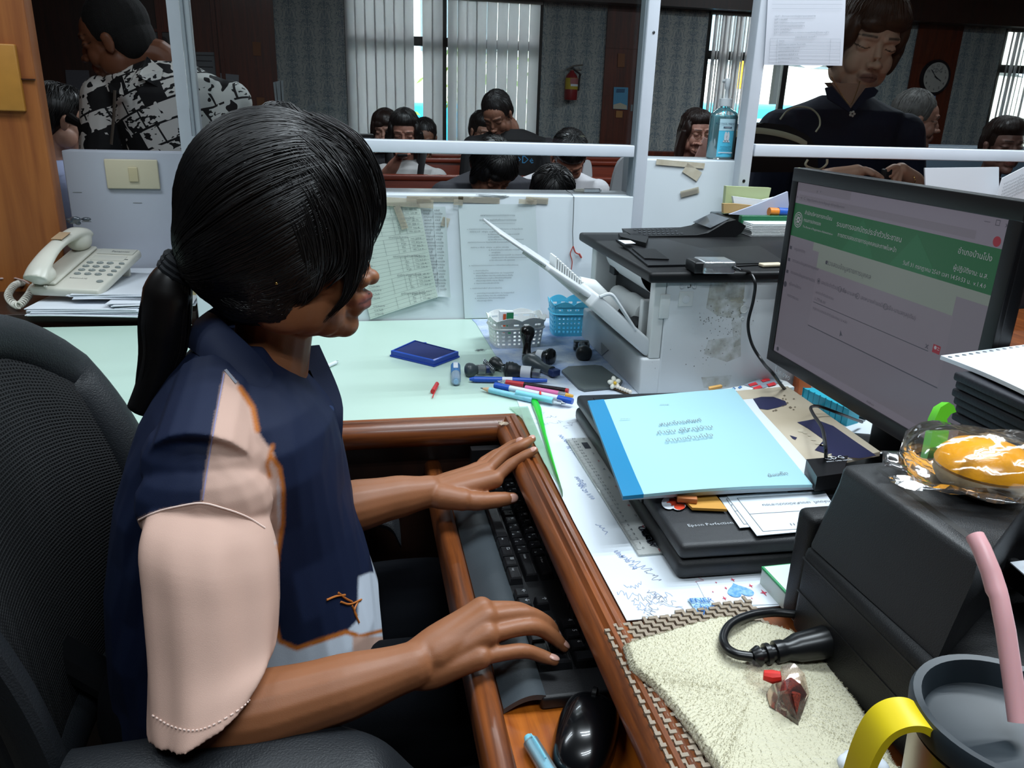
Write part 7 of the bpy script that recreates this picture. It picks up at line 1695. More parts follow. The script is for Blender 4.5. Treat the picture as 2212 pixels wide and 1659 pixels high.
single(MB().box((a.x, 1.80, sz_+.001), (a.x+.06, 1.86, sz_+.075), .002), 'yellow_box', mat('pale_yellow_card', '#cabd8e', .7), 'pale yellow card box behind the girl’s ponytail beside the fanned papers', 'box')

# ================================================================ COUNTER: gel bottle, pen, papers
GB = aty(1556, 343, 1.77); GBz = 1.105
gx = GB.x; gel = thing('hand_gel_bottle', 'clear pump bottle of blue alcohol hand gel on the raised white partition', 'bottle', (gx, 1.775, GBz))
def gl(name, prof, m, n=40, sx=1, sy=.72, ang=50): return MB().lathe(prof, n, (gx, 1.775, GBz+.0005), sx=sx, sy=sy).build(name, m, gel, angle=ang)
hh = aty(1556, 230, 1.77).z-GBz
gl('clear_bottle', [(.001, 0), (.030, 0), (.033, .004), (.033, hh*.82), (.030, hh*.88), (.020, hh*.95), (.011, hh*.98), (.011, hh*1.04), (.001, hh*1.04)], glassmat('bottle_clear', (.93, .97, .97), .14, .05, .05))
gl('gel_liquid', [(.001, .002), (.0285, .002), (.0315, .005), (.0315, hh*.80), (.029, hh*.84), (.001, hh*.84)], mat('blue_gel', '#62c6d6', .15, spec=.5))
for a0, a1 in ((-2.15, -1.0),):
    m_ = MB(); m_.grid(lambda u, v: (gx+.0338*math.cos(a0+(a1-a0)*u), 1.775+.0338*.72*math.sin(a0+(a1-a0)*u)-.0002, GBz+.006+hh*.72*v), 14, 6); lb_ = m_.build('label', mat('label_cyan', '#58c3e2', .4), gel, smooth=False)
m_ = MB(); m_.grid(lambda u, v: (gx+.0341*math.cos(-2.15+1.15*u), 1.775+.0341*.72*math.sin(-2.15+1.15*u)-.0004, GBz+.006+hh*(.50+.22*v)), 14, 2); m_.build('label_upper', mat('label_pale', '#b9dbe6', .4), lb_, smooth=False)
ly_ = 1.775-.0252
m_ = MB(); m_.text('ALCOHOL HAND GEL', (gx, ly_, GBz+hh*.665), (1, .02, 0), (0, 0, 1), .0062, 'CENTER', 0); m_.text('ล้างมือโดยไม่ใช้น้ำ', (gx, ly_, GBz+hh*.235), (1, 0, 0), (0, 0, 1), .0038, 'CENTER', 0); m_.text('แอลกอฮอล์ 70%\nสำหรับทำความสะอาดมือ', (gx, ly_, GBz+hh*.20), (1, 0, 0), (0, 0, 1), .0032, 'CENTER', 0)
m_.box((gx-.010, ly_-.0003, GBz+hh*.60), (gx+.010, ly_, GBz+hh*.63), m=0); m_.text('NABARET', (gx, ly_-.0005, GBz+hh*.606), (1, 0, 0), (0, 0, 1), .0038, 'CENTER', 1)
for dx in (-.003, .003): m_.add([(gx+dx+.0035*math.cos(a), ly_-.0003, GBz+hh*.44+.011*math.sin(a)) for a in [2*PI*k/14 for k in range(14)]], [tuple(range(14))], 1)
m_.box((gx-.008, ly_-.0003, GBz+hh*.335), (gx+.008, ly_, GBz+hh*.365), m=1); m_.box((gx-.017, ly_-.0003, GBz+hh*.125), (gx+.017, ly_, GBz+hh*.145), m=1)
m_.build('label_print', [mat('label_navy', '#1f3f5c', .5), M_white], lb_, smooth=False)
gl('pump_collar', [(.0125, hh*1.0), (.0145, hh*1.005), (.0145, hh*1.14), (.012, hh*1.15)], mat('pump_white', '#cdd3d6', .4), sy=1)
gl('pump_head', [(.0045, hh*1.13), (.0045, hh*1.32), (.0055, hh*1.33), (.0065, hh*1.50), (.005, hh*1.52)], MATS['pump_white'], sy=1)
MB().tube([(gx, 1.775, GBz+hh*1.47), (gx-.004, 1.79, GBz+hh*1.475)], .004, 8).build('nozzle', MATS['pump_white'], gel)
MB().tube([(gx, 1.775, GBz+.01), (gx, 1.775, GBz+hh*1.1)], .002, 6).build('dip_tube', MATS['pump_white'], gel)
# transparent ballpoint on the middle partition and its string
pz_ = 1.0245+.005
a, b = atz(1236, 412, pz_), atz(1300, 404, pz_); a.y = b.y = 1.775; a.x, b.x = aty(1236, 412, 1.775).x, aty(1300, 404, 1.775).x
M_wpl = mat('white_pen', '#c9c7bb', .4)
pn = pen('clear and white ballpoint pen lying on top of the middle white partition', (a.x, 1.775, pz_), (b.x, 1.78, pz_), .0048, [(0, .06, .12, .4, 'tip', MATS['screw_steel']), (.06, .4, .7, 1, 'grip', M_wpl), (.4, .96, 1, 1, 'barrel', M_clear), (.96, 1, .8, .6, 'cap', M_clear)], None)
sx_ = aty(1240, 424, PY-.003); pts = [Vector((sx_.x, 1.775, pz_)), Vector((sx_.x, PY+.02, 1.027)), Vector((sx_.x, PY-.003, 1.022))]+[aty(x, y, PY-.003) for x, y in ((1239, 460), (1237, 500), (1238, 533))]
single(MB().tube(pts, .0009, 6), 'string', mat('grey_string', '#63686a', .8), 'grey string hanging down the partition from the clear pen', 'string')
m_ = MB(); m_.tube(spline([aty(x, y, PY-.004) for x, y in ((1238, 532), (1243, 545), (1252, 550), (1255, 556))], 4), .0016, 6); m_.tube(spline([aty(x, y, PY-.004) for x, y in ((1238, 532), (1232, 548), (1236, 565), (1234, 582))], 4), .0011, 6)
m_.tube([aty(1251, 548, PY-.004), aty(1256, 557, PY-.004)], .0022, 6)
single(m_, 'red_cord', mat('red_thread', '#a3463c', .8), 'knotted red cord at the end of the grey string on the partition', 'cord')
# papers taped to the partition front
def wallsheet(name, label, pts, off, m, texts=(), lines=(), ink='#5f6669', curl=None, cat='paper', tape=()):
    t = thing(name, label, cat, aty(pts[3][0], pts[3][1], PY)); P = [aty(x, y, PY-off) for x, y in pts]
    def f(u, v):
        p = P[0].lerp(P[1], u).lerp(P[3].lerp(P[2], u), v); c = 0
        if curl: c = curl*max(0, (u-.82)/.18)**2*(.3+.7*v)+curl*.6*max(0, (v-.88)/.12)**2*u
        return Vector((p.x, p.y-c-.0008*math.sin(u*7+v*3), p.z))
    MB().sheet(f, 16, 16, (0, -.0004, 0)).build('sheet', m, t, angle=60)
    q = MB(); ex = (P[1]-P[0]).normalized(); ey = (P[0]-P[3]).normalized()
    for s, u, v, h, al in texts: q.text(s, f(u, v)+Vector((0, -.0016, 0)), ex, ey, h, al)
    for u0, v0, u1, v1 in lines:
        a, b = f(u0, v0)+Vector((0, -.0016, 0)), f(u1, v1)+Vector((0, -.0016, 0)); d = (b-a).normalized(); n = Vector((-d.z, 0, d.x))*.00022; q.add([a-n, b-n, b+n, a+n], [(0, 1, 2, 3)])
    if q.v: q.build('print', mat('ink_'+ink[1:], ink, .7), t, smooth=False, recalc=False)
    for (x, y, w, h, a) in tape:
        c = aty(x, y, PY-off-.003); X_ = Matrix.Translation(c) @ Matrix.Rotation(a, 4, 'Y'); MB(X_).box((-w/2, -.0006, -h/2), (w/2, 0, h/2)).build('tape', M_tape, t, smooth=False)
    return t
M_tape = glassmat('old_clear_tape', (.88, .83, .72), .08, .2, .22)
L1 = [('เอกสารประกอบการทำบัตรประชาชน', .5, .10, .0055, 'CENTER'), ('งานบัตรฯ กรณีเกิดที่กรมการปกครอง', .5, .14, .0055, 'CENTER')]
body1 = ['๑. การขอมีบัตรประจำตัวประชาชนครั้งแรก (ผู้ที่มีอายุครบ ๗ ปีบริบูรณ์ขึ้นไป)', '     กรณีอายุ ๗ ปี   หลักฐาน  ๑) สูติบัตร (ฉบับจริง)', '                                       ๒) สำเนาทะเบียนบ้าน (ฉบับจริง) หากไม่มีให้', '                                       ทะเบียนสูติบัตร', '                                       ๓) บิดา หรือ มารดา หรือ เจ้าบ้าน หรือ ผู้ปกครอง', '(กรณีเกิดในต่างประเทศ ต้องนำหนังสือเดินทางของเด็กมาด้วย)', '', '     กรณีอายุ ๗ ปีขึ้นไป  หลักฐาน  ๑) สูติบัตร (ฉบับจริง)', '                                       ๒) สำเนาทะเบียนบ้าน (ฉบับจริง) หากไม่มีให้', '                                            แทนสูติบัตร', '                                       ๓) เอกสารที่ทางราชการออกให้ เช่น บัตรนักเรียน', '                                            สมุดพกประจำตัว หรือ หนังสือรับรองจากโรงเรียน', '                                       ๔) บิดา หรือ มารดา หรือ ผู้ปกครอง', '', '๒. กรณีบัตรประจำตัวประชาชนหาย ( ไม่ต้องแจ้งความที่สถานีตำรวจ)', '', '        ๑. สำเนาทะเบียนบ้าน', '        ๒. เอกสารที่มีรูปถ่ายของผู้ขอมีบัตร เช่น ใบอนุญาตขับขี่', '            บัตรประกันสังคม บัตร หรือ หนังสือเดินทาง เป็นต้น', '        ๓. หากไม่มีเอกสาร ตามข้อ ๒ ให้นำเจ้าบ้านหรือบุคคล', '            หรือบุคคลผู้น่าเชื่อถือ อายุ ๒๐ ปีขึ้นไป', '        ๔. กรมการปกครองพิมพ์ลายนิ้วมือ', '', '๓. กรณีทำบัตรต่างพื้นที่ (สำเนาทะเบียนบ้าน)', '', '        ๑. เอกสารที่มีรูปถ่ายของผู้ขอมีบัตร เช่น ใบอนุญาตขับขี่', '            บัตรประกันสังคม บัตร หรือ หนังสือเดินทาง', '        ๒. หากไม่มีเอกสาร ให้นำเจ้าบ้านหรือบุคคล', '            หรือบุคคลผู้น่าเชื่อถือ']
L1 += [(s, .09, .215+.0225*i, .0042, 'LEFT') for i, s in enumerate(body1) if s]
wallsheet('printed_notice', 'white printed notice in Thai taped in the middle of the partition', [(990, 441), (1156, 441), (1168, 684), (1004, 688)], .004, mat('notice_paper', '#bfc9cb', .6), L1, [(.3, .165, .72, .165)], curl=.004, tape=((990, 437, .02, .012, .1), (1140, 436, .04, .010, .05), (1146, 434, .014, .012, .6)))
names = ['รายชื่อและเบอร์โทรศัพท์', 'ปกครอง', '085 208 5415', 'ทะเบียนราษฎร', '089 912 7001', '063 904 2617', '089 947 7061', '089 259 2089', 'งานทะเบียนทั่วไป', '086 569 8982', '089 549 8728', 'งานบัตรประชาชน', '063 803 8710', '085 893 0824', '087 702 6595', '087 558 2025']
T2 = []; Ln = []
rn = random.Random(6); nrow = 27
for i in range(nrow+1): Ln.append((.0, i/nrow*.97+.015, .98, i/nrow*.97+.015))
for u in (.42, .60, .76): 
    for i in range(nrow):
        if i % 5 != 3: Ln.append((u+.0, i/nrow*.97+.015, u, (i+1)/nrow*.97+.015))
for i in range(nrow):
    v = (i+.72)/nrow*.97+.015
    if i % 5 == 3: T2.append((('งานทะเบียนตำบลดอนใหญ่', 'งานบัตรประชาชน', 'เขตปกครองตำบลปากแรต', 'ศูนย์ประสานงานตำบล', 'ลูกจ้างประจำปฏิบัติงาน')[i//5 % 5], .5, v, .006, 'LEFT'))
    else: T2 += [('%03d %03d %04d' % (rn.randint(60, 99), rn.randint(100, 999), rn.randint(1000, 9999)), .79, v, .0055, 'LEFT'), (('ปุ๊', 'เล็ก', 'อ้อ', 'หนุ่ย', 'ต้น', 'นก', 'จิ๋ว')[i % 7], .65, v, .006, 'LEFT'), (('นายสมชาย', 'น.ส.วันดี', 'นางมาลี', 'นายสมพร')[i % 4]+' ...', .08, v, .006, 'LEFT')]
wallsheet('phone_list', 'curling greenish white telephone list with a ruled table by the girl’s face', [(740, 440), (905, 436), (945, 640), (800, 690)], .006, mat('list_paper', '#bac5bd', .6), T2, Ln, curl=.006, tape=((866, 470, .014, .05, -.35), (885, 438, .10, .018, .05), (915, 433, .03, .012, -.1)))
T3 = []
for i in range(26): T3 += [(('นครปฐม', 'ราชบุรี', 'กาญจนบุรี', 'เพชรบุรี', 'สุพรรณบุรี', 'สมุทรสาคร')[i % 6], .40, .05+i*.035, .0052, 'LEFT'), (('หลักสี่', 'ดอนเมือง', 'บางเขน')[i % 3], .70, .05+i*.035, .0048, 'LEFT')]
wallsheet('printed_list', 'narrow printed list with two columns half hidden behind the telephone list', [(880, 446), (962, 446), (972, 640), (900, 640)], .002, MATS['notice_paper'], T3, [(.66, .02, .66, .95)], ink='#3d4245', curl=.010, tape=((962, 480, .016, .02, .3),))
tm = MB()
for px, py, w, h, a in ((1035, 432, .09, .013, .03), (940, 430, .12, .012, 0), (1160, 433, .05, .014, .05)):
    c = aty(px, py, PY-.0012); X_ = Matrix.Translation(c) @ Matrix.Rotation(a, 4, 'Y'); q = MB(X_); q.box((-w/2, -.0008, -h/2), (w/2, 0, h/2)); tag(q.build('tape_strip', M_tape, None, smooth=False), {1035: 'yellowed tape strip above the printed notice', 940: 'yellowed tape strip above the telephone list', 1160: 'yellowed tape knot at the right of the printed notice top'}[px], 'tape')
M_tape2 = mat('stained_tape', '#c2bba9', .5, var=.6, vscale=60, color2='#a89c84')
for px, py, w, h, a, l in ((1470, 354, .115, .012, .06, 'long brown stained tape strip along the raised partition top edge'), (1495, 372, .042, .022, .5, 'crooked brown tape patch below the stained strip on the raised partition'), (1490, 415, .044, .014, -.25, 'small clear tape strip lowest on the raised partition')):
    c = aty(px, py, PY-.0015); q = MB(Matrix.Translation(c) @ Matrix.Rotation(a, 4, 'Y')); q.box((-w/2, -.0008, -h/2), (w/2, 0, h/2)); tag(q.build('tape_strip', M_tape2 if py < 400 else M_tape, None, smooth=False), l, 'tape')
q = MB(); rq = random.Random(8)
for px, py, w in ((985, 428, 60), (1060, 424, 90)):
    for _ in range(4):
        P_ = [aty(px+rq.uniform(-w/2, w/2), py+rq.uniform(-5, 5), PY-.0008) for _ in range(4)]; q.tube(spline(P_, 4), .0004, 4)
q.build('pencil_scrawl', mat('pencil', '#858a8a', .8), sc.objects['front_panel'])
for px, py in ((165, 415), (185, 478), (295, 438), (205, 545)):
    p = aty(px, py, 2.0595); MB().box((p.x-.008, 2.0592, p.z-.0008), (p.x+.012, 2.0602, p.z+.0004)).build('scratch', MATS['pencil'], sc.objects['panel'], smooth=False)
# sheet taped to the right glass
P = [aty(x, y, RY-.003) for x, y in ((1660, -40), (1828, -40), (1819, 142), (1650, 140))]
hs2 = thing('hanging_sheet', 'white printed table sheet taped to the right glass above the hand gel', 'paper', P[3])
MB().sheet(lambda u, v: P[0].lerp(P[1], u).lerp(P[3].lerp(P[2], u), v)+Vector((0, -.002*math.sin(v*3), 0)), 8, 8, (0, -.0005, 0)).build('sheet', mat('sheet_white', '#c3c6cf', .6), hs2, angle=60)
q = MB(); ex = (P[1]-P[0]).normalized(); ey = (P[0]-P[3]).normalized()
def HS(u, v): return P[0].lerp(P[1], u).lerp(P[3].lerp(P[2], u), v)+Vector((0, -.004, 0))
for i, s in enumerate(('กลุ่มที่ 1 สำรวจและรายการในผู้สูงอายุและทุพพลภาพ', 'ชุดที่ 2 แผนผังที่', 'ชุดที่ 3 รายการลงทะเบียนและการศึกษา', 'ชุดที่ 4 ชุดการงานและอำนวยการต่าง ๆ', 'ชุดที่ 5 เลขลงสำคัญ 3', 'ชุดที่ 7 ชุดที่เคยทำเอกสาร ณ หน่วยงาน รวมชุดสำหรับผู้ไปแสดง หมู่ที่ 3')): q.text(s, HS(.09, .42+.04*i), ex, ey, .0046)
q.text('รายละเอียดของ แบบชุดที่ 1', HS(.5, .665), ex, ey, .0046, 'CENTER')
for i, s in enumerate(('รายการ', 'ชุดควบคุมการ ใบสรุปผล ชั้นเวลาเปล่ง', 'การทำงานวิธีใช้ตาม หมวด 5 ปี', 'ชุดประสานงานระดับชั้น พ.ร.บ.', 'ชุดบริการงาน เริ่มขึ้นที่ 10 ปี', 'TECHNOLOGY IT ICOMAL', 'ชุดสำหรับวิชา 6')): q.text(s, HS(.16, .715+.043*i), ex, ey, .0042)
for i in range(8): a, b = HS(.05, .68+.043*i), HS(.95, .68+.043*i); q.add([a, b, b+Vector((0, 0, .0004)), a+Vector((0, 0, .0004))], [(0, 1, 2, 3)])
for u in (.05, .14, .82, .95): a, b = HS(u, .68), HS(u, .981); q.add([a, b, b+Vector((.0004, 0, 0)), a+Vector((.0004, 0, 0))], [(0, 1, 2, 3)])
for i in range(3): a, b = HS(.05, .22+.05*i), HS(.95, .22+.05*i); q.add([a, b, b+Vector((0, 0, .0004)), a+Vector((0, 0, .0004))], [(0, 1, 2, 3)])
q.build('print', mat('ink_7f858c', '#7f858c', .7), hs2, smooth=False, recalc=False)

# document tray pile behind the laser printer
ty_ = 1.50
dx0 = aty(1552, 500, 1.62)
dt = thing('document_tray', 'grey document tray with a dark green box file behind the laser printer', 'tray', (dx0.x+.1, 1.64, .9))
MB().box((aty(1552, 460, 1.66).x, 1.66, DZ+.002), (aty(1552, 460, 1.66).x+.30, 1.705, aty(1552, 462, 1.66).z), .003).build('tray', mat('tray_grey', '#4d565a', .5), dt)
zt3 = aty(1552, 462, 1.60).z; xg = aty(1600, 470, 1.59).x
MB().box((xg, 1.585, aty(1600, 512, 1.585).z), (xg+.3, 1.60, aty(1600, 466, 1.585).z), .002).build('green_file', mat('file_green', '#1d5a3c', .4), dt)
def leaf(name, pts, y, d, m, label, cat='papers'): return tag(MB().slab([aty(x, ya, y) for x, ya in pts], (.0, d, 0)).build(name, m, None, smooth=False), label, cat)
leaf('yellow_folder', [(1569, 402), (1666, 406), (1655, 450), (1564, 462)], 1.655, .012, mat('pale_lime_card', '#a9b487', .6), 'pale lime green folder standing in the pile behind the laser printer', 'folder')
leaf('white_sheets', [(1583, 424), (1648, 432), (1700, 420), (1700, 470), (1590, 462)], 1.64, .008, M_white, 'white sheets leaning in front of the lime green folder', 'papers')
leaf('tan_book', [(1563, 440), (1590, 440), (1648, 446), (1648, 462), (1563, 460)], 1.625, .010, mat('tan_cover', '#b09262', .6), 'tan covered booklet at the bottom left of the pile behind the printer', 'book')
leaf('white_folder', [(1576, 463), (1640, 440), (1702, 414), (1706, 470), (1640, 466)], 1.615, .006, mat('cool_white_card', '#aeb4c8', .5), 'cool white folder sloping up to the monitor behind the laser printer', 'folder')
gq = aty(1661, 463, 1.60); gs_ = thing('glue_stick', 'blue glue stick with an orange cap on the green box file', 'glue', gq)
MB().tube([aty(1661, 457, 1.60), aty(1680, 458, 1.60)], .009, 14).build('cap', mat('orange_plastic', '#c9782a', .4), gs_); MB().tube([aty(1680, 458, 1.60), aty(1712, 460, 1.60)], .010, 14).build('tube', mat('glue_blue', '#1f4fa0', .4), gs_)
m_ = MB(); c = aty(1660, 497, 1.56)
for k in range(9): m_.box((c.x-.05+.002*math.sin(k), 1.54, c.z-.012+.0032*k), (c.x+.09, 1.585, c.z-.0095+.0032*k), .001)
single(m_, 'plastic_pack', glassmat('pack_plastic', (.9, .93, .93), .12, .1, .55), 'clear plastic pack of white cards in front of the green box file', 'pack')
# white board card and papers on the counter by the monitor top
leaf('white_card', [(1998, 363), (2158, 361), (2158, 430), (2000, 420)], 1.66, .004, M_white, 'blank white card standing behind the top edge of the monitor', 'card')
o = leaf('printed_sheet', [(2165, 385), (2230, 352), (2260, 440), (2150, 436)], 1.62, .002, M_white, 'white printed sheet leaning behind the monitor at the right edge', 'paper')
q = MB(); a = aty(2168, 400, 1.615)
for i in range(6): q.text('รายการเอกสารที่ต้องใช้ประกอบ', a+Vector((0, 0, -.008*i)), (1, 0, .45), (-.45, 0, 1), .007)
q.build('print', MATS['ink_7f858c'], o, smooth=False, recalc=False)

# ================================================================ BACK WALL ITEMS
def onwall(px, py, off=.035): return aty(px, py, BY-off)
def wallitem(name, px, py, label, cat, m, off=.036, t=.002, parts=()):
    P = [onwall(x, y, off) for x, y in px]; o = MB().slab(P, (0, -t, 0)).build(name, m, None, smooth=False); return tag(o, label, cat)
ex_ = onwall(1237, 150, .10); fe = thing('fire_extinguisher', 'red fire extinguisher with a yellow label on the damask wallpaper', 'fire extinguisher', ex_)
zt_, zb_ = onwall(1237, 160, .10).z, onwall(1237, 217, .10).z; re = .056
MB().lathe([(.02, 0), (re*.95, .004), (re, .02), (re, zt_-zb_-.04), (re*.8, zt_-zb_-.01), (.022, zt_-zb_+.015), (.018, zt_-zb_+.03)], 28, (ex_.x, BY-.08, zb_)).build('cylinder', mat('extinguisher_red', '#7c1218', .35), fe)
MB().tube([(ex_.x, BY-.08, zt_+.02), (ex_.x, BY-.08, zt_+.055)], .014, 10).build('valve', M_black, fe)
MB().tube([(ex_.x-.05, BY-.09, zt_+.035), (ex_.x+.01, BY-.09, zt_+.065), (ex_.x+.09, BY-.09, zt_+.075)], .007, 8).build('lever', mat('lever_steel', '#77736c', .4, .6), fe); MB().tube([(ex_.x-.03, BY-.09, zt_+.03), (ex_.x+.08, BY-.09, zt_+.035)], .006, 8).build('handle', MATS['lever_steel'], fe)
MB().tube(spline([(ex_.x+.01, BY-.09, zt_+.04), (ex_.x+.07, BY-.1, zt_+.0), (ex_.x+.068, BY-.09, zb_+.2), (ex_.x+.062, BY-.09, zb_+.08)], 6), .008, 8).build('hose', M_black, fe)
def band(z0, z1, a0, a1, m, name, rr_=.0575): return MB().grid(lambda u, v: (ex_.x+rr_*math.cos(a0+(a1-a0)*u), BY-.08+rr_*math.sin(a0+(a1-a0)*u), z0+(z1-z0)*v), 16, 1).build(name, m, fe, smooth=False)
hE = zt_-zb_; band(zb_+hE*.42, zb_+hE*.85, -2.9, -.25, mat('ext_yellow', '#b09a1e', .5), 'yellow_label'); band(zb_+hE*.62, zb_+hE*.84, -2.0, -.4, mat('ext_pink', '#9c5a5a', .5), 'label_top', .0582); band(zb_+hE*.54, zb_+hE*.62, -1.9, -.5, M_white, 'label_symbols', .0584)
# clock
ck = onwall(2021, 167, .05); cl_ = thing('wall_clock', 'round white wall clock with a dark rim and CDG lettering', 'clock', ck)
rr2 = (onwall(2048, 167, .05)-ck).length
MB().lathe([(rr2*1.18, 0), (rr2*1.18, .02), (rr2*1.1, .035), (rr2*1.0, .03), (rr2, .02)], 48, (ck.x, BY-.031, ck.z), (0, -1, 0)).build('rim', mat('clock_rim', '#14161c', .3), cl_)
MB().lathe([(rr2, .0), (rr2, .022)], 48, (ck.x, BY-.031, ck.z), (0, -1, 0)).build('face', mat('clock_face', '#a9a6a0', .5), cl_)
q = MB(); cy_ = BY-.0545
for k in range(12):
    a = 2*PI*k/12; q.text(str(12 if k == 0 else k), (ck.x+math.sin(a)*rr2*.78, cy_, ck.z+math.cos(a)*rr2*.78-.012), (1, 0, 0), (0, 0, 1), .034, 'CENTER')
q.text('CDG', (ck.x, cy_, ck.z+rr2*.32), (1, 0, 0), (0, 0, 1), .05, 'CENTER'); q.build('numerals', M_inkb, cl_, smooth=False, recalc=False)
for nm, a, L_, w in (('hour_hand', math.radians(118), .5, .006), ('minute_hand', math.radians(-55+10), .72, .004)):
    d = Vector((math.sin(a), 0, math.cos(a))); n = Vector((d.z, 0, -d.x))*w; c = Vector((ck.x, cy_-.003, ck.z)); MB().slab([c-d*.02-n, c+d*rr2*L_-n*.5, c+d*rr2*L_+n*.5, c-d*.02+n], (0, -.001, 0)).build(nm, M_inkb, cl_, smooth=False)
def poster(name, pts, label, base, bits, off=.036):
    o = wallitem(name, pts, 0, label, 'poster', mat('poster_'+base[1:], base, .5, var=.2, vscale=12), off)
    for i, (poly, colr) in enumerate(bits): MB().slab([onwall(x, y, off+.003) for x, y in poly], (0, -.0008, 0)).build('printed_panel', mat('ink_'+colr[1:], colr, .6), o, smooth=False)
    return o
poster('poster', [(1326, 188), (1357, 189), (1355, 237), (1324, 235)], 'small blue poster with a cloud band on the pilaster right of the fire extinguisher', '#4f93b8', [([(1332, 192), (1350, 192), (1349, 200), (1331, 200)], '#2c5a7c'), ([(1325, 226), (1340, 222), (1354, 228), (1354, 236), (1325, 235)], '#b7b09c')])
poster('poster', [(1994, 206), (2021, 207), (2020, 240), (2008, 249), (1995, 240)], 'small blue and yellow pennant poster under the wall clock', '#6d8fb8', [([(2001, 214), (2015, 215), (2014, 233), (2000, 232)], '#b3a350')])
single(MB().slab([onwall(x, y) for x, y in ((1331, 239), (1345, 240), (1344, 254), (1330, 254))], (0, -.002, 0)), 'tape_patch', mat('tan_tape', '#9c6a35', .6), 'tan paper patch directly below the blue poster', 'patch', smooth=False)
single(MB().slab([onwall(x, y) for x, y in ((1363, 226), (1371, 226), (1370, 240), (1362, 240))], (0, -.002, 0)), 'tape_patch', mat('grey_patch', '#717c80', .6), 'small grey paper patch right of the blue poster', 'patch', smooth=False)
# left wooden wall: portrait poster and papers
po = wallitem('portrait_poster', [(302, 66), (382, 68), (386, 165), (306, 160)], 0, 'old monochrome portrait poster in a wooden frame behind the man in the patterned shirt', 'poster', mat('poster_grey', '#575453', .7, var=.5, vscale=10))
MB().slab([onwall(x, y, .038) for x, y in ((300, 62), (384, 64), (384, 70), (300, 68))], (0, -.01, 0)).build('frame', M_wood_red, po, smooth=False)
q = MB(); c = onwall(354, 92, .04); q.ell(c, (.030, .004, .042), n=16, k=10); q.slab([onwall(x, y, .04) for x, y in ((338, 108), (352, 101), (366, 105), (376, 122), (374, 140), (342, 140))], (0, -.002, 0)); q.build('figure', mat('ink_2f2b2a', '#2f2b2a', .7), po, smooth=False)
for k, (pts, l, c_) in enumerate((([(141, 151), (192, 152), (200, 223), (148, 222)], 'blank grey sheet on the dark wooden wall left of the patterned shirt', '#4c4a50'), ([(208, 178), (225, 176), (226, 186), (209, 188)], 'narrow grey sheet on the wall just left of the patterned shirt shoulder', '#46454a'))):
    single(MB().slab([onwall(x, y) for x, y in pts], (0, -.002, 0)), 'paper_sheet', mat('ink_'+c_[1:], c_, .6), l, 'paper', smooth=False)
po = single(MB().slab([onwall(x, y) for x, y in ((415, 112), (467, 113), (470, 280), (424, 280))], (0, -.002, 0)), 'info_sheet', mat('info_white', '#6f7276', .6), 'tall white information sheet with blue and orange blocks right of the left post', 'paper', smooth=False)
for pts, c_ in (([(417, 172), (434, 172), (435, 192), (418, 192)], '#2c6f94'), ([(434, 168), (466, 169), (466, 193), (434, 192)], '#9a7438'), ([(424, 118), (462, 119), (462, 121), (424, 120)], '#33363a'), ([(424, 130), (458, 131), (458, 133), (424, 132)], '#33363a'), ([(430, 143), (460, 144), (460, 146), (430, 145)], '#33363a'), ([(448, 238), (460, 238), (460, 252), (448, 252)], '#33363a')): MB().slab([onwall(x, y, .039) for x, y in pts], (0, -.001, 0)).build('printed_block', mat('ink_'+c_[1:], c_, .6), po, smooth=False)
single(MB().slab([onwall(x, y, .045) for x, y in ((467, 157), (516, 162), (516, 234), (469, 228))], (0, -.002, 0)), 'info_sheet', mat('info_white2', '#7f8288', .6), 'white sheet with a crest overlapping the tall information sheet', 'paper', smooth=False)
single(MB().slab([onwall(x, y, .04) for x, y in ((470, 230), (512, 234), (512, 270), (474, 270))], (0, -.002, 0)), 'info_sheet', mat('ink_5f6268', '#5f6268', .6), 'greyish sheet below the crested white sheet', 'paper', smooth=False)
for pts, l in (([(545, 90), (563, 92), (564, 121), (547, 120)], 'small tan paper patch high on the red wooden wall'), ([(554, 210), (571, 211), (572, 240), (556, 238)], 'small tan paper patch low on the red wooden wall beside the girl’s hair'), ([(1335, 115), (1350, 116), (1349, 145), (1334, 145)], 'tan paper patch above the blue poster on the pilaster')):
    single(MB().slab([onwall(x, y) for x, y in pts], (0, -.002, 0)), 'tape_patch', mat('brown_patch', '#7a4a28', .6), l, 'patch', smooth=False)
m_ = MB()
for k in range(4): a_, b_ = aty(590+k*5, 178-k, 1.76), aty(596+k*5, 176-k, 1.76); m_.slab([a_, b_, Vector((b_.x+.01-.004*k, 1.76, 1.0245)), Vector((a_.x+.01-.004*k, 1.76, 1.0245))], (0, .003, 0))
t_ = single(m_, 'upright_sheets', M_white, 'white sheets sticking up behind the girl’s hair against the wallpaper', 'papers', smooth=False)

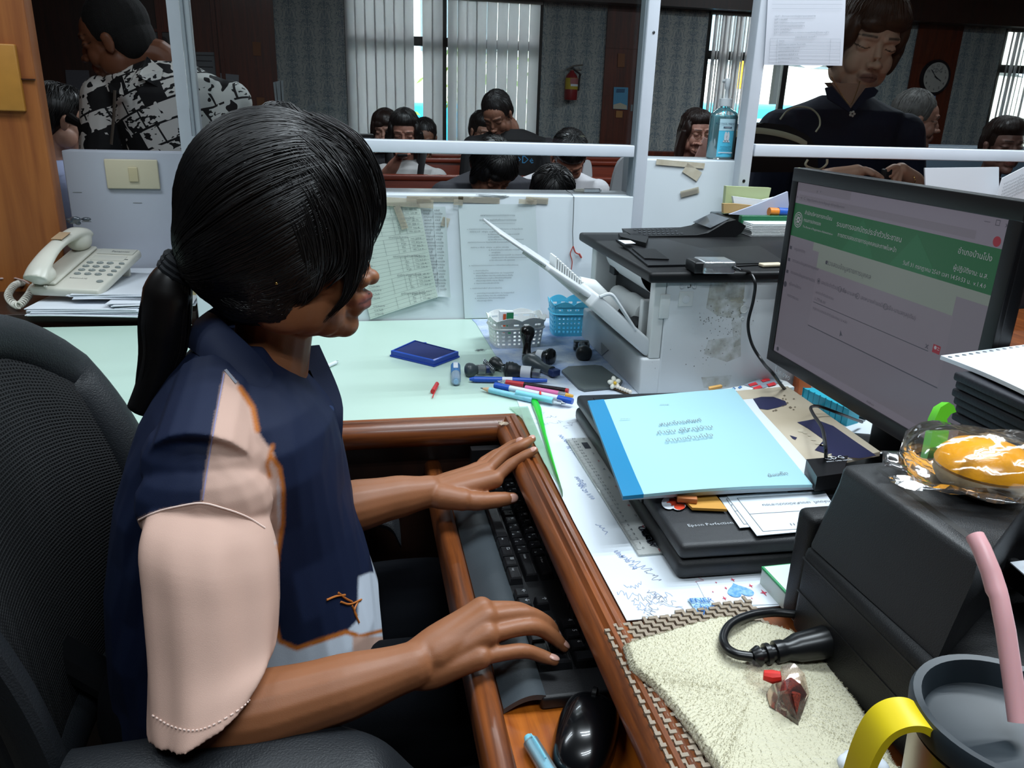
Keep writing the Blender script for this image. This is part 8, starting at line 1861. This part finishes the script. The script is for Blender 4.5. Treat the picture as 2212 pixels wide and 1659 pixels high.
# ================================================================ DESK ITEMS: baskets, pad, stamps, pens
def basket(name, label, c, w, d, h, m, rot, mat_, n_=4):
    """rounded square basket with a scalloped, pierced rim"""
    t = thing(name, label, 'basket', c); N = 64
    def P(k, z, s=1.0, o=0.0):
        a = 2*PI*k/N; r = 1/(abs(math.cos(a))**5+abs(math.sin(a))**5)**(1/5); x, y = w*r*math.cos(a)*s, d*r*math.sin(a)*s; n = Vector((math.cos(a), math.sin(a), 0))*o
        return c+Vector((x*math.cos(rot)-y*math.sin(rot), x*math.sin(rot)+y*math.cos(rot), z))+n
    q = MB()
    zs = [0, .004, h*.13, h*.24, h*.34, h*.45, h*.55, h*.64]; th_ = .0016
    def wall(k0, k1, z0, z1, s0=None):
        a, b, c_, d_ = P(k0, z0, .86+.14*z0/h), P(k1, z0, .86+.14*z0/h), P(k1, z1, .86+.14*z1/h), P(k0, z1, .86+.14*z1/h)
        n = (b-a).cross(d_-a).normalized()*th_; q.add([a, b, c_, d_, a+n, b+n, c_+n, d_+n], [(3, 2, 1, 0), (4, 5, 6, 7), (0, 1, 5, 4), (1, 2, 6, 5), (2, 3, 7, 6), (3, 0, 4, 7)])
    for k in range(N):
        wall(k, k+1, 0, h*.10)
        for r_ in range(4):
            z0 = h*(.10+.13*r_); wall(k, k+1, z0+h*.065, z0+h*.13)
            if k % 2 == 0: wall(k, k+1, z0, z0+h*.065)
        sc_ = abs(math.sin(k*PI/4+.01)); 
        wall(k, k+1, h*.62, h*.74)
        if k % 4 in (0, 3): wall(k, k+1, h*.74, h*.84)
        else: wall(k, k+1, h*.80, h*.84)
        def top(kk): return h*(.90+.10*abs(math.sin(kk*PI/8)))
        a, b = P(k, h*.84, 1.0), P(k+1, h*.84, 1.0); c_, d_ = P(k+1, top(k+1), 1.03), P(k, top(k), 1.03); n = (b-a).cross(d_-a).normalized()*th_
        q.add([a, b, c_, d_, a+n, b+n, c_+n, d_+n], [(3, 2, 1, 0), (4, 5, 6, 7), (0, 1, 5, 4), (1, 2, 6, 5), (2, 3, 7, 6), (3, 0, 4, 7)])
    q.build('pierced_wall', mat_, t, smooth=False)
    rim2 = MB(); rim2.tube([P(k, h*.63, 1.0) for k in range(N+1)], .0018, 6, caps=False); rim2.build('band', mat_, t)
    fl = MB(); fl.slab([P(k, .001, .86) for k in range(N)], (0, 0, .0015)); fl.build('bottom', mat_, t); return t
zb2 = bz+.001
bl, br = atz(1068, 752, zb2), atz(1172, 752, zb2); w_ = (br-bl).length/2
M_bw = mat('basket_white', '#e4e7e6', .4, trans=0, subsurf=.1); M_bb = mat('basket_blue', '#5cc4e4', .4, subsurf=.1)
c = (bl+br)/2; c.y += w_*.75; c.z = zb2
basket('plastic_basket', 'white pierced plastic basket with scalloped rim and a glue box inside', c, w_*1.12, w_*.80, .062, 0, 0.1, M_bw)
gbx = c.copy()
ebx = thing('eraser_box', 'small green and orange printed box standing in the white basket', 'box', gbx+Vector((-.03, -.01, .004)))
q = MB(); a, b = aty(1078, 671, gbx.y), aty(1107, 700, gbx.y); q.box((a.x, gbx.y-.008, zb2+.004), (b.x, gbx.y+.004, a.z), .001); q.build('carton', M_white, ebx)
q = MB(); q.slab([Vector((lerp(a.x, b.x, u), gbx.y-.0088, lerp(a.z, b.z-.02, v))) for u, v in ((.25, .1), (.45, .1), (.45, .9), (.25, .9))], (0, -.0004, 0)); q.build('orange_panel', mat('panel_orange', '#c3522a', .5), ebx, smooth=False)
q = MB(); q.slab([Vector((lerp(a.x, b.x, u), gbx.y-.0088, lerp(a.z, b.z-.02, v))) for u, v in ((.5, .05), (1, .05), (1, .95), (.5, .95))], (0, -.0004, 0)); q.build('green_panel', mat('panel_green', '#1f7a52', .5), ebx, smooth=False)
bl, br = atz(1192, 725, zb2), atz(1268, 728, zb2); w2 = (br-bl).length/2; c = (bl+br)/2; c.y += w2*.8; c.x += .006
basket('plastic_basket', 'light blue pierced plastic basket with scalloped rim beside the laser printer', c, w2*1.15, w2*.9, .075, 0, -.05, M_bb)
# blue stamp pad
mz = DZ+.0015
P = [atz(x, y, mz) for x, y in ((841, 762), (903, 739), (994, 768), (940, 789))]
P = [atz(x, y, mz) for x, y in ((842, 770), (895, 746), (993, 772), (938, 793))]
sp_ad = thing('stamp_pad', 'open blue ink stamp pad on the mint desk mat', 'stamp pad', sum(P, Vector())/4)
M_pad = mat('pad_blue', '#1c3d9c', .35)
MB().slab(P, (0, 0, .003)).build('base', M_pad, sp_ad, smooth=False)
cc = sum(P, Vector())/4; P2_ = [p.lerp(cc, .035)+Vector((0, 0, .003)) for p in P]; MB().slab(P2_, (0, 0, .0075)).build('tray', M_pad, sp_ad, smooth=False)
P3_ = [p.lerp(cc, .13)+Vector((0, 0, .0106)) for p in P]; MB().slab(P3_, (0, 0, .0006)).build('ink_cushion', mat('ink_cushion', '#17245a', .8, bump=.6, bscale=600), sp_ad, smooth=False)
P4_ = [p.lerp(cc, .10)+Vector((0, 0, .0100)) for p in P]; q = MB()
for i in range(4): a, b = P2_[i]+Vector((0, 0, .0075)), P2_[(i+1) % 4]+Vector((0, 0, .0075)); c_, d_ = P4_[(i+1) % 4]+Vector((0, 0, .0015)), P4_[i]+Vector((0, 0, .0015)); q.slab([a, b, c_, d_], (0, 0, .0012))
q.build('rim', mat('pad_blue_light', '#2a4fb0', .3), sp_ad, smooth=False)
for x, y in ((916, 742), (968, 757)): p = atz(x, y, mz+.009); MB().box((p.x-.005, p.y-.003, mz+.002), (p.x+.005, p.y+.003, mz+.011), .001).build('hinge', M_pad, sp_ad)
# ink bottle
a, b = atz(984, 790, mz+.008), atz(985, 824, mz+.008)
ib = thing('ink_bottle', 'small clear blue ink bottle with a printed blue label beside the stamp pad', 'bottle', a)
d = (b-a); r_ = .0085
MB().tube([a, a+d*.05, a+d*.95, b], [r_*.8, r_, r_, r_*.8], 18).build('bottle', glassmat('ink_clear', (.55, .72, .86), .15, .1, .35), ib)
MB().tube([a+d*.04, a+d*.58], [r_*1.03]*2, 18).build('label', mat('ink_label', '#2f6fae', .4), ib); q = MB(); q.text('ตรา\nหมึก\nสี', a+d*.08+Vector((-.005, -.002, r_*1.05)), (1, 0, 0), (0, 1, 0), .006); q.slab([a+d*t_+Vector((x, 0, r_*1.03)) for t_, x in ((.1, -.004), (.1, .004), (.45, .004), (.45, -.004))], (0, 0, .0004)); q.build('label_print', M_white, ib, smooth=False)
MB().tube([b-d*.12, b+d*.03], [r_*.5, r_*.5], 14).build('nozzle', mat('nozzle_blue', '#8fb5d6', .3), ib)
# red pen cap
a, b = atz(932, 852, mz+.004), atz(944, 828, mz+.004); rc2 = thing('pen', 'small red pen cap lying on the mint desk mat', 'pen cap', a)
MB().tube([b, a.lerp(b, .3), a.lerp(b, .25)], [.003, .0042, .0042], 14).build('cap', mat('red_translucent', '#c22227', .25), rc2); MB().tube([a.lerp(b, .9)+Vector((.004, 0, .001)), a+Vector((.003, -.002, 0)), a+Vector((.001, -.010, -.002))], .0009, 6).build('clip', MATS['red_translucent'], rc2)
# pen behind the girl's collar
a, b = atz(705, 792, mz+.004), atz(732, 780, mz+.004); pen('white pen with red and blue stripes behind the girl’s collar', a, b, .0035, [(0, .75, 1, 1, 'barrel', M_white), (.75, 1, 1, .15, 'tip', M_clear)], None)
# rubber stamps with bulb handles
M_sg = mat('stamp_grey', '#3f484c', .35); M_sd = mat('stamp_dark', '#1f2528', .4); M_sb = mat('stamp_black', '#0b0c0e', .25, coat=.4); M_met = mat('stamp_steel', '#8b9196', .3, .7)
def stamp(label, p0, p1, r, m, ribs=False, band=None, head=None, hm=None):
    """handle from bulb end p0 to neck p1, then the stamping head"""
    p0, p1 = Vector(p0), Vector(p1); d = (p1-p0); L_ = d.length; t = thing('rubber_stamp', label, 'stamp', p0)
    prof_ = [(.0, .25), (.03, .62), (.10, .90), (.22, 1.0), (.38, .92), (.55, .62), (.72, .50), (.9, .56), (1, .62)]
    if ribs: prof_ = [(u, v*(1+.05*(-1)**i)) for i, (u, v) in enumerate([(0, .3), (.04, .7), (.08, .88), (.12, .92), (.17, .98), (.22, 1), (.28, .98), (.34, .95), (.42, .86), (.5, .75), (.6, .6), (.8, .5), (1, .6)])]
    ax = d.normalized(); MB().lathe([(r*v, L_*u) for u, v in prof_], 24, p0, ax).build('handle', m, t, angle=60)
    if band: MB().lathe([(r*.70, L_*.60), (r*.72, L_*.95)], 20, p0, ax).build('paper_band', band, t)
    if head:
        w, l = head; zax = ax; xa = zax.orthogonal().normalized(); xa = Vector((-zax.y, zax.x, 0)).normalized() if abs(zax.z) < .9 else Vector((1, 0, 0)); ya = zax.cross(xa)
        X_ = Matrix(((xa.x, ya.x, zax.x, p1.x), (xa.y, ya.y, zax.y, p1.y), (xa.z, ya.z, zax.z, p1.z), (0, 0, 0, 1))); MB(X_).box((-w, -w*.62, 0), (w, w*.62, l), .001).build('stamp_head', hm or M_sd, t)
    return t
zs_ = bz+.001
stamp('black glossy bulb-handled stamp standing upright in front of the white basket', atz(1137, 772, zs_)+Vector((0, 0, .064)), atz(1137, 778, zs_)+Vector((0, 0, .012)), .0147, M_sb, head=(.008, .0105))
stamp('grey smooth stamp lying diagonally across the others, bulb end upper left', atz(1135, 775, zs_+.014), atz(1192, 802, zs_+.010), .0153, M_sg, head=(.009, .013), hm=mat('inky_blue', '#1f2f5e', .4))
stamp('black ribbed round stamp lying behind the grey smooth stamp', atz(1197, 772, zs_+.013), atz(1160, 768, zs_+.010), .0160, M_sb, ribs=True, band=M_white, head=(.009, .010))
stamp('dark ribbed stamp with a white paper band lying in the middle of the stamp row', atz(1088, 798, zs_+.012), atz(1150, 805, zs_+.010), .0153, M_sd, ribs=True, band=M_white, head=(.009, .014), hm=M_met)
stamp('grey stamp with a clear collar at the left end of the stamp row', atz(1004, 800, mz+.011), atz(1048, 798, mz+.010), .0134, M_sg, band=glassmat('clear_plastic'), head=(.008, .014), hm=MATS['inky_blue'])
stamp('dark ribbed stamp lying behind the clear collared one', atz(1064, 782, mz+.012), atz(1090, 795, mz+.011), .0121, M_sd, ribs=True, head=(.008, .012), hm=M_met)
ds = stamp('dark dater stamp with a gear frame lying alone near the laser printer', atz(1263, 768, zs_+.012), atz(1256, 748, zs_+.012), .0160, M_sd, head=(.015, .014), hm=M_sg)
q = MB()
for k in range(4): p = atz(1240+k*10, 745, zs_+.022); q.lathe([(.0045, 0), (.0045, .0025)], 12, p, (1, 0, 0))
q.build('date_wheels', M_met, ds)
# frames of the self-inking pair
q = MB()
for k in range(9): p = atz(1046, 782, mz+.012).lerp(atz(1066, 800, mz+.014), k/8); q.lathe([(.006, 0), (.006, .001)], 12, p, (1, -.6, 0))
o = single(q, 'number_wheels', M_met, 'ribbed steel number wheels of a dater between the grey stamps', 'dater')
# pens: blue, red/black, marker, pink, pencil, light blue
zp = bz+.006
M_pblue = mat('pen_blue', '#1f4fae', .35); M_pred = mat('pen_red', '#b5333b', .35); M_pwhite = mat('pen_white', '#ccd2da', .35); M_ppink = mat('pen_pink', '#d06a9c', .4); M_pblk = mat('pen_black', '#1a1115', .3)
g_ = 'pens in front of the stamps'
pen('blue retractable pen, topmost of the pen row in front of the stamps', atz(1014, 819, zp), atz(1182, 822, zp), .0050, [(0, .06, .5, .9, 'tip', M_pblue), (.06, .55, 1, 1, 'barrel', M_pblue), (.42, .55, 1.04, 1.04, 'ring', M_pwhite), (.55, 1, 1, .6, 'clip_end', M_pblue)], None, group=g_)
pen('red gel pen with a black grip end lying second in the pen row', atz(1075, 823, zp+.003), atz(1228, 845, zp+.003), .0050, [(0, .12, .2, .8, 'tip', M_clear), (.12, .38, .9, 1, 'grip', M_pred), (.38, .96, 1, .95, 'barrel', M_pblk), (.96, 1, .9, .9, 'end', M_pred)], None, group=g_)
pen('pink patterned pen with a red knot in the middle of the pen row', atz(1135, 838, zp+.002), atz(1238, 856, zp+.002), .0048, [(0, .7, 1, 1, 'barrel', M_ppink), (.7, .85, .95, .9, 'grip', M_clear), (.85, 1, .8, .5, 'yellow_tip', mat('pen_yellow', '#cf9a3c', .4))], None, group=g_)
pen('white marker pen with blue caps at both ends in the pen row', atz(1069, 832, zp+.006), atz(1237, 867, zp+.006), .0057, [(0, .20, .9, 1, 'cap', M_pblue), (.20, .82, .88, .88, 'barrel', M_pwhite), (.82, 1, 1, .9, 'cap', M_pblue)], None, group=g_)
pen('light blue pencil with a sharpened tip, lowest left of the pen row', atz(1038, 838, zp), atz(1150, 864, zp), .0048, [(0, .05, .1, .3, 'lead', M_inkb), (.05, .18, .35, 1, 'sharpened_wood', mat('pencil_wood', '#c9a888', .7)), (.18, 1, 1, 1, 'barrel', mat('pencil_lblue', '#86c6d6', .35, var=.4, vscale=90, color2='#5aa7c4'))], None, name='pencil', cat='pencil', group=g_)
pen('turquoise pen with a clear tip lying across the end of the pencil', atz(1115, 848, zp+.006), atz(1222, 872, zp+.003), .0051, [(0, .75, .9, 1, 'barrel', M_ltblue), (.75, .92, 1, .7, 'clear_grip', M_clear), (.92, 1, .5, .15, 'tip', M_met)], None, group=g_)
p = atz(1167, 848, zp+.011); single(MB().tube([p+Vector((-.001, -.006, -.002)), p+Vector((0, 0, .001)), p+Vector((.001, .006, -.002))], .0016, 8), 'rubber_band', MATS['band_red'], 'red rubber band around the pens', 'rubber band')
# string ends and scuff at the moulding corner
p = atz(1093, 915, DZ+.004); q = MB(); rq = random.Random(12)
for k in range(7): q.tube(spline([p+Vector((rq.uniform(-.012, .008), rq.uniform(-.009, .006), rq.uniform(0, .003))) for _ in range(4)], 4), .0005, 4)
q.build('frayed_glue', mat('frayed_white', '#b9a894', .6), desk)
p = atz(1037, 756, mz+.001); q = MB()
for k in range(9): a = rq.uniform(0, PI); dd = Vector((math.cos(a), math.sin(a), 0))*.009; q.tube([p-dd+Vector((rq.uniform(-.004, .004), 0, 0)), p+dd], .0003, 4)
single(q, 'staples', M_inkb, 'little heap of loose staples on the mint mat by the white basket', 'staples')
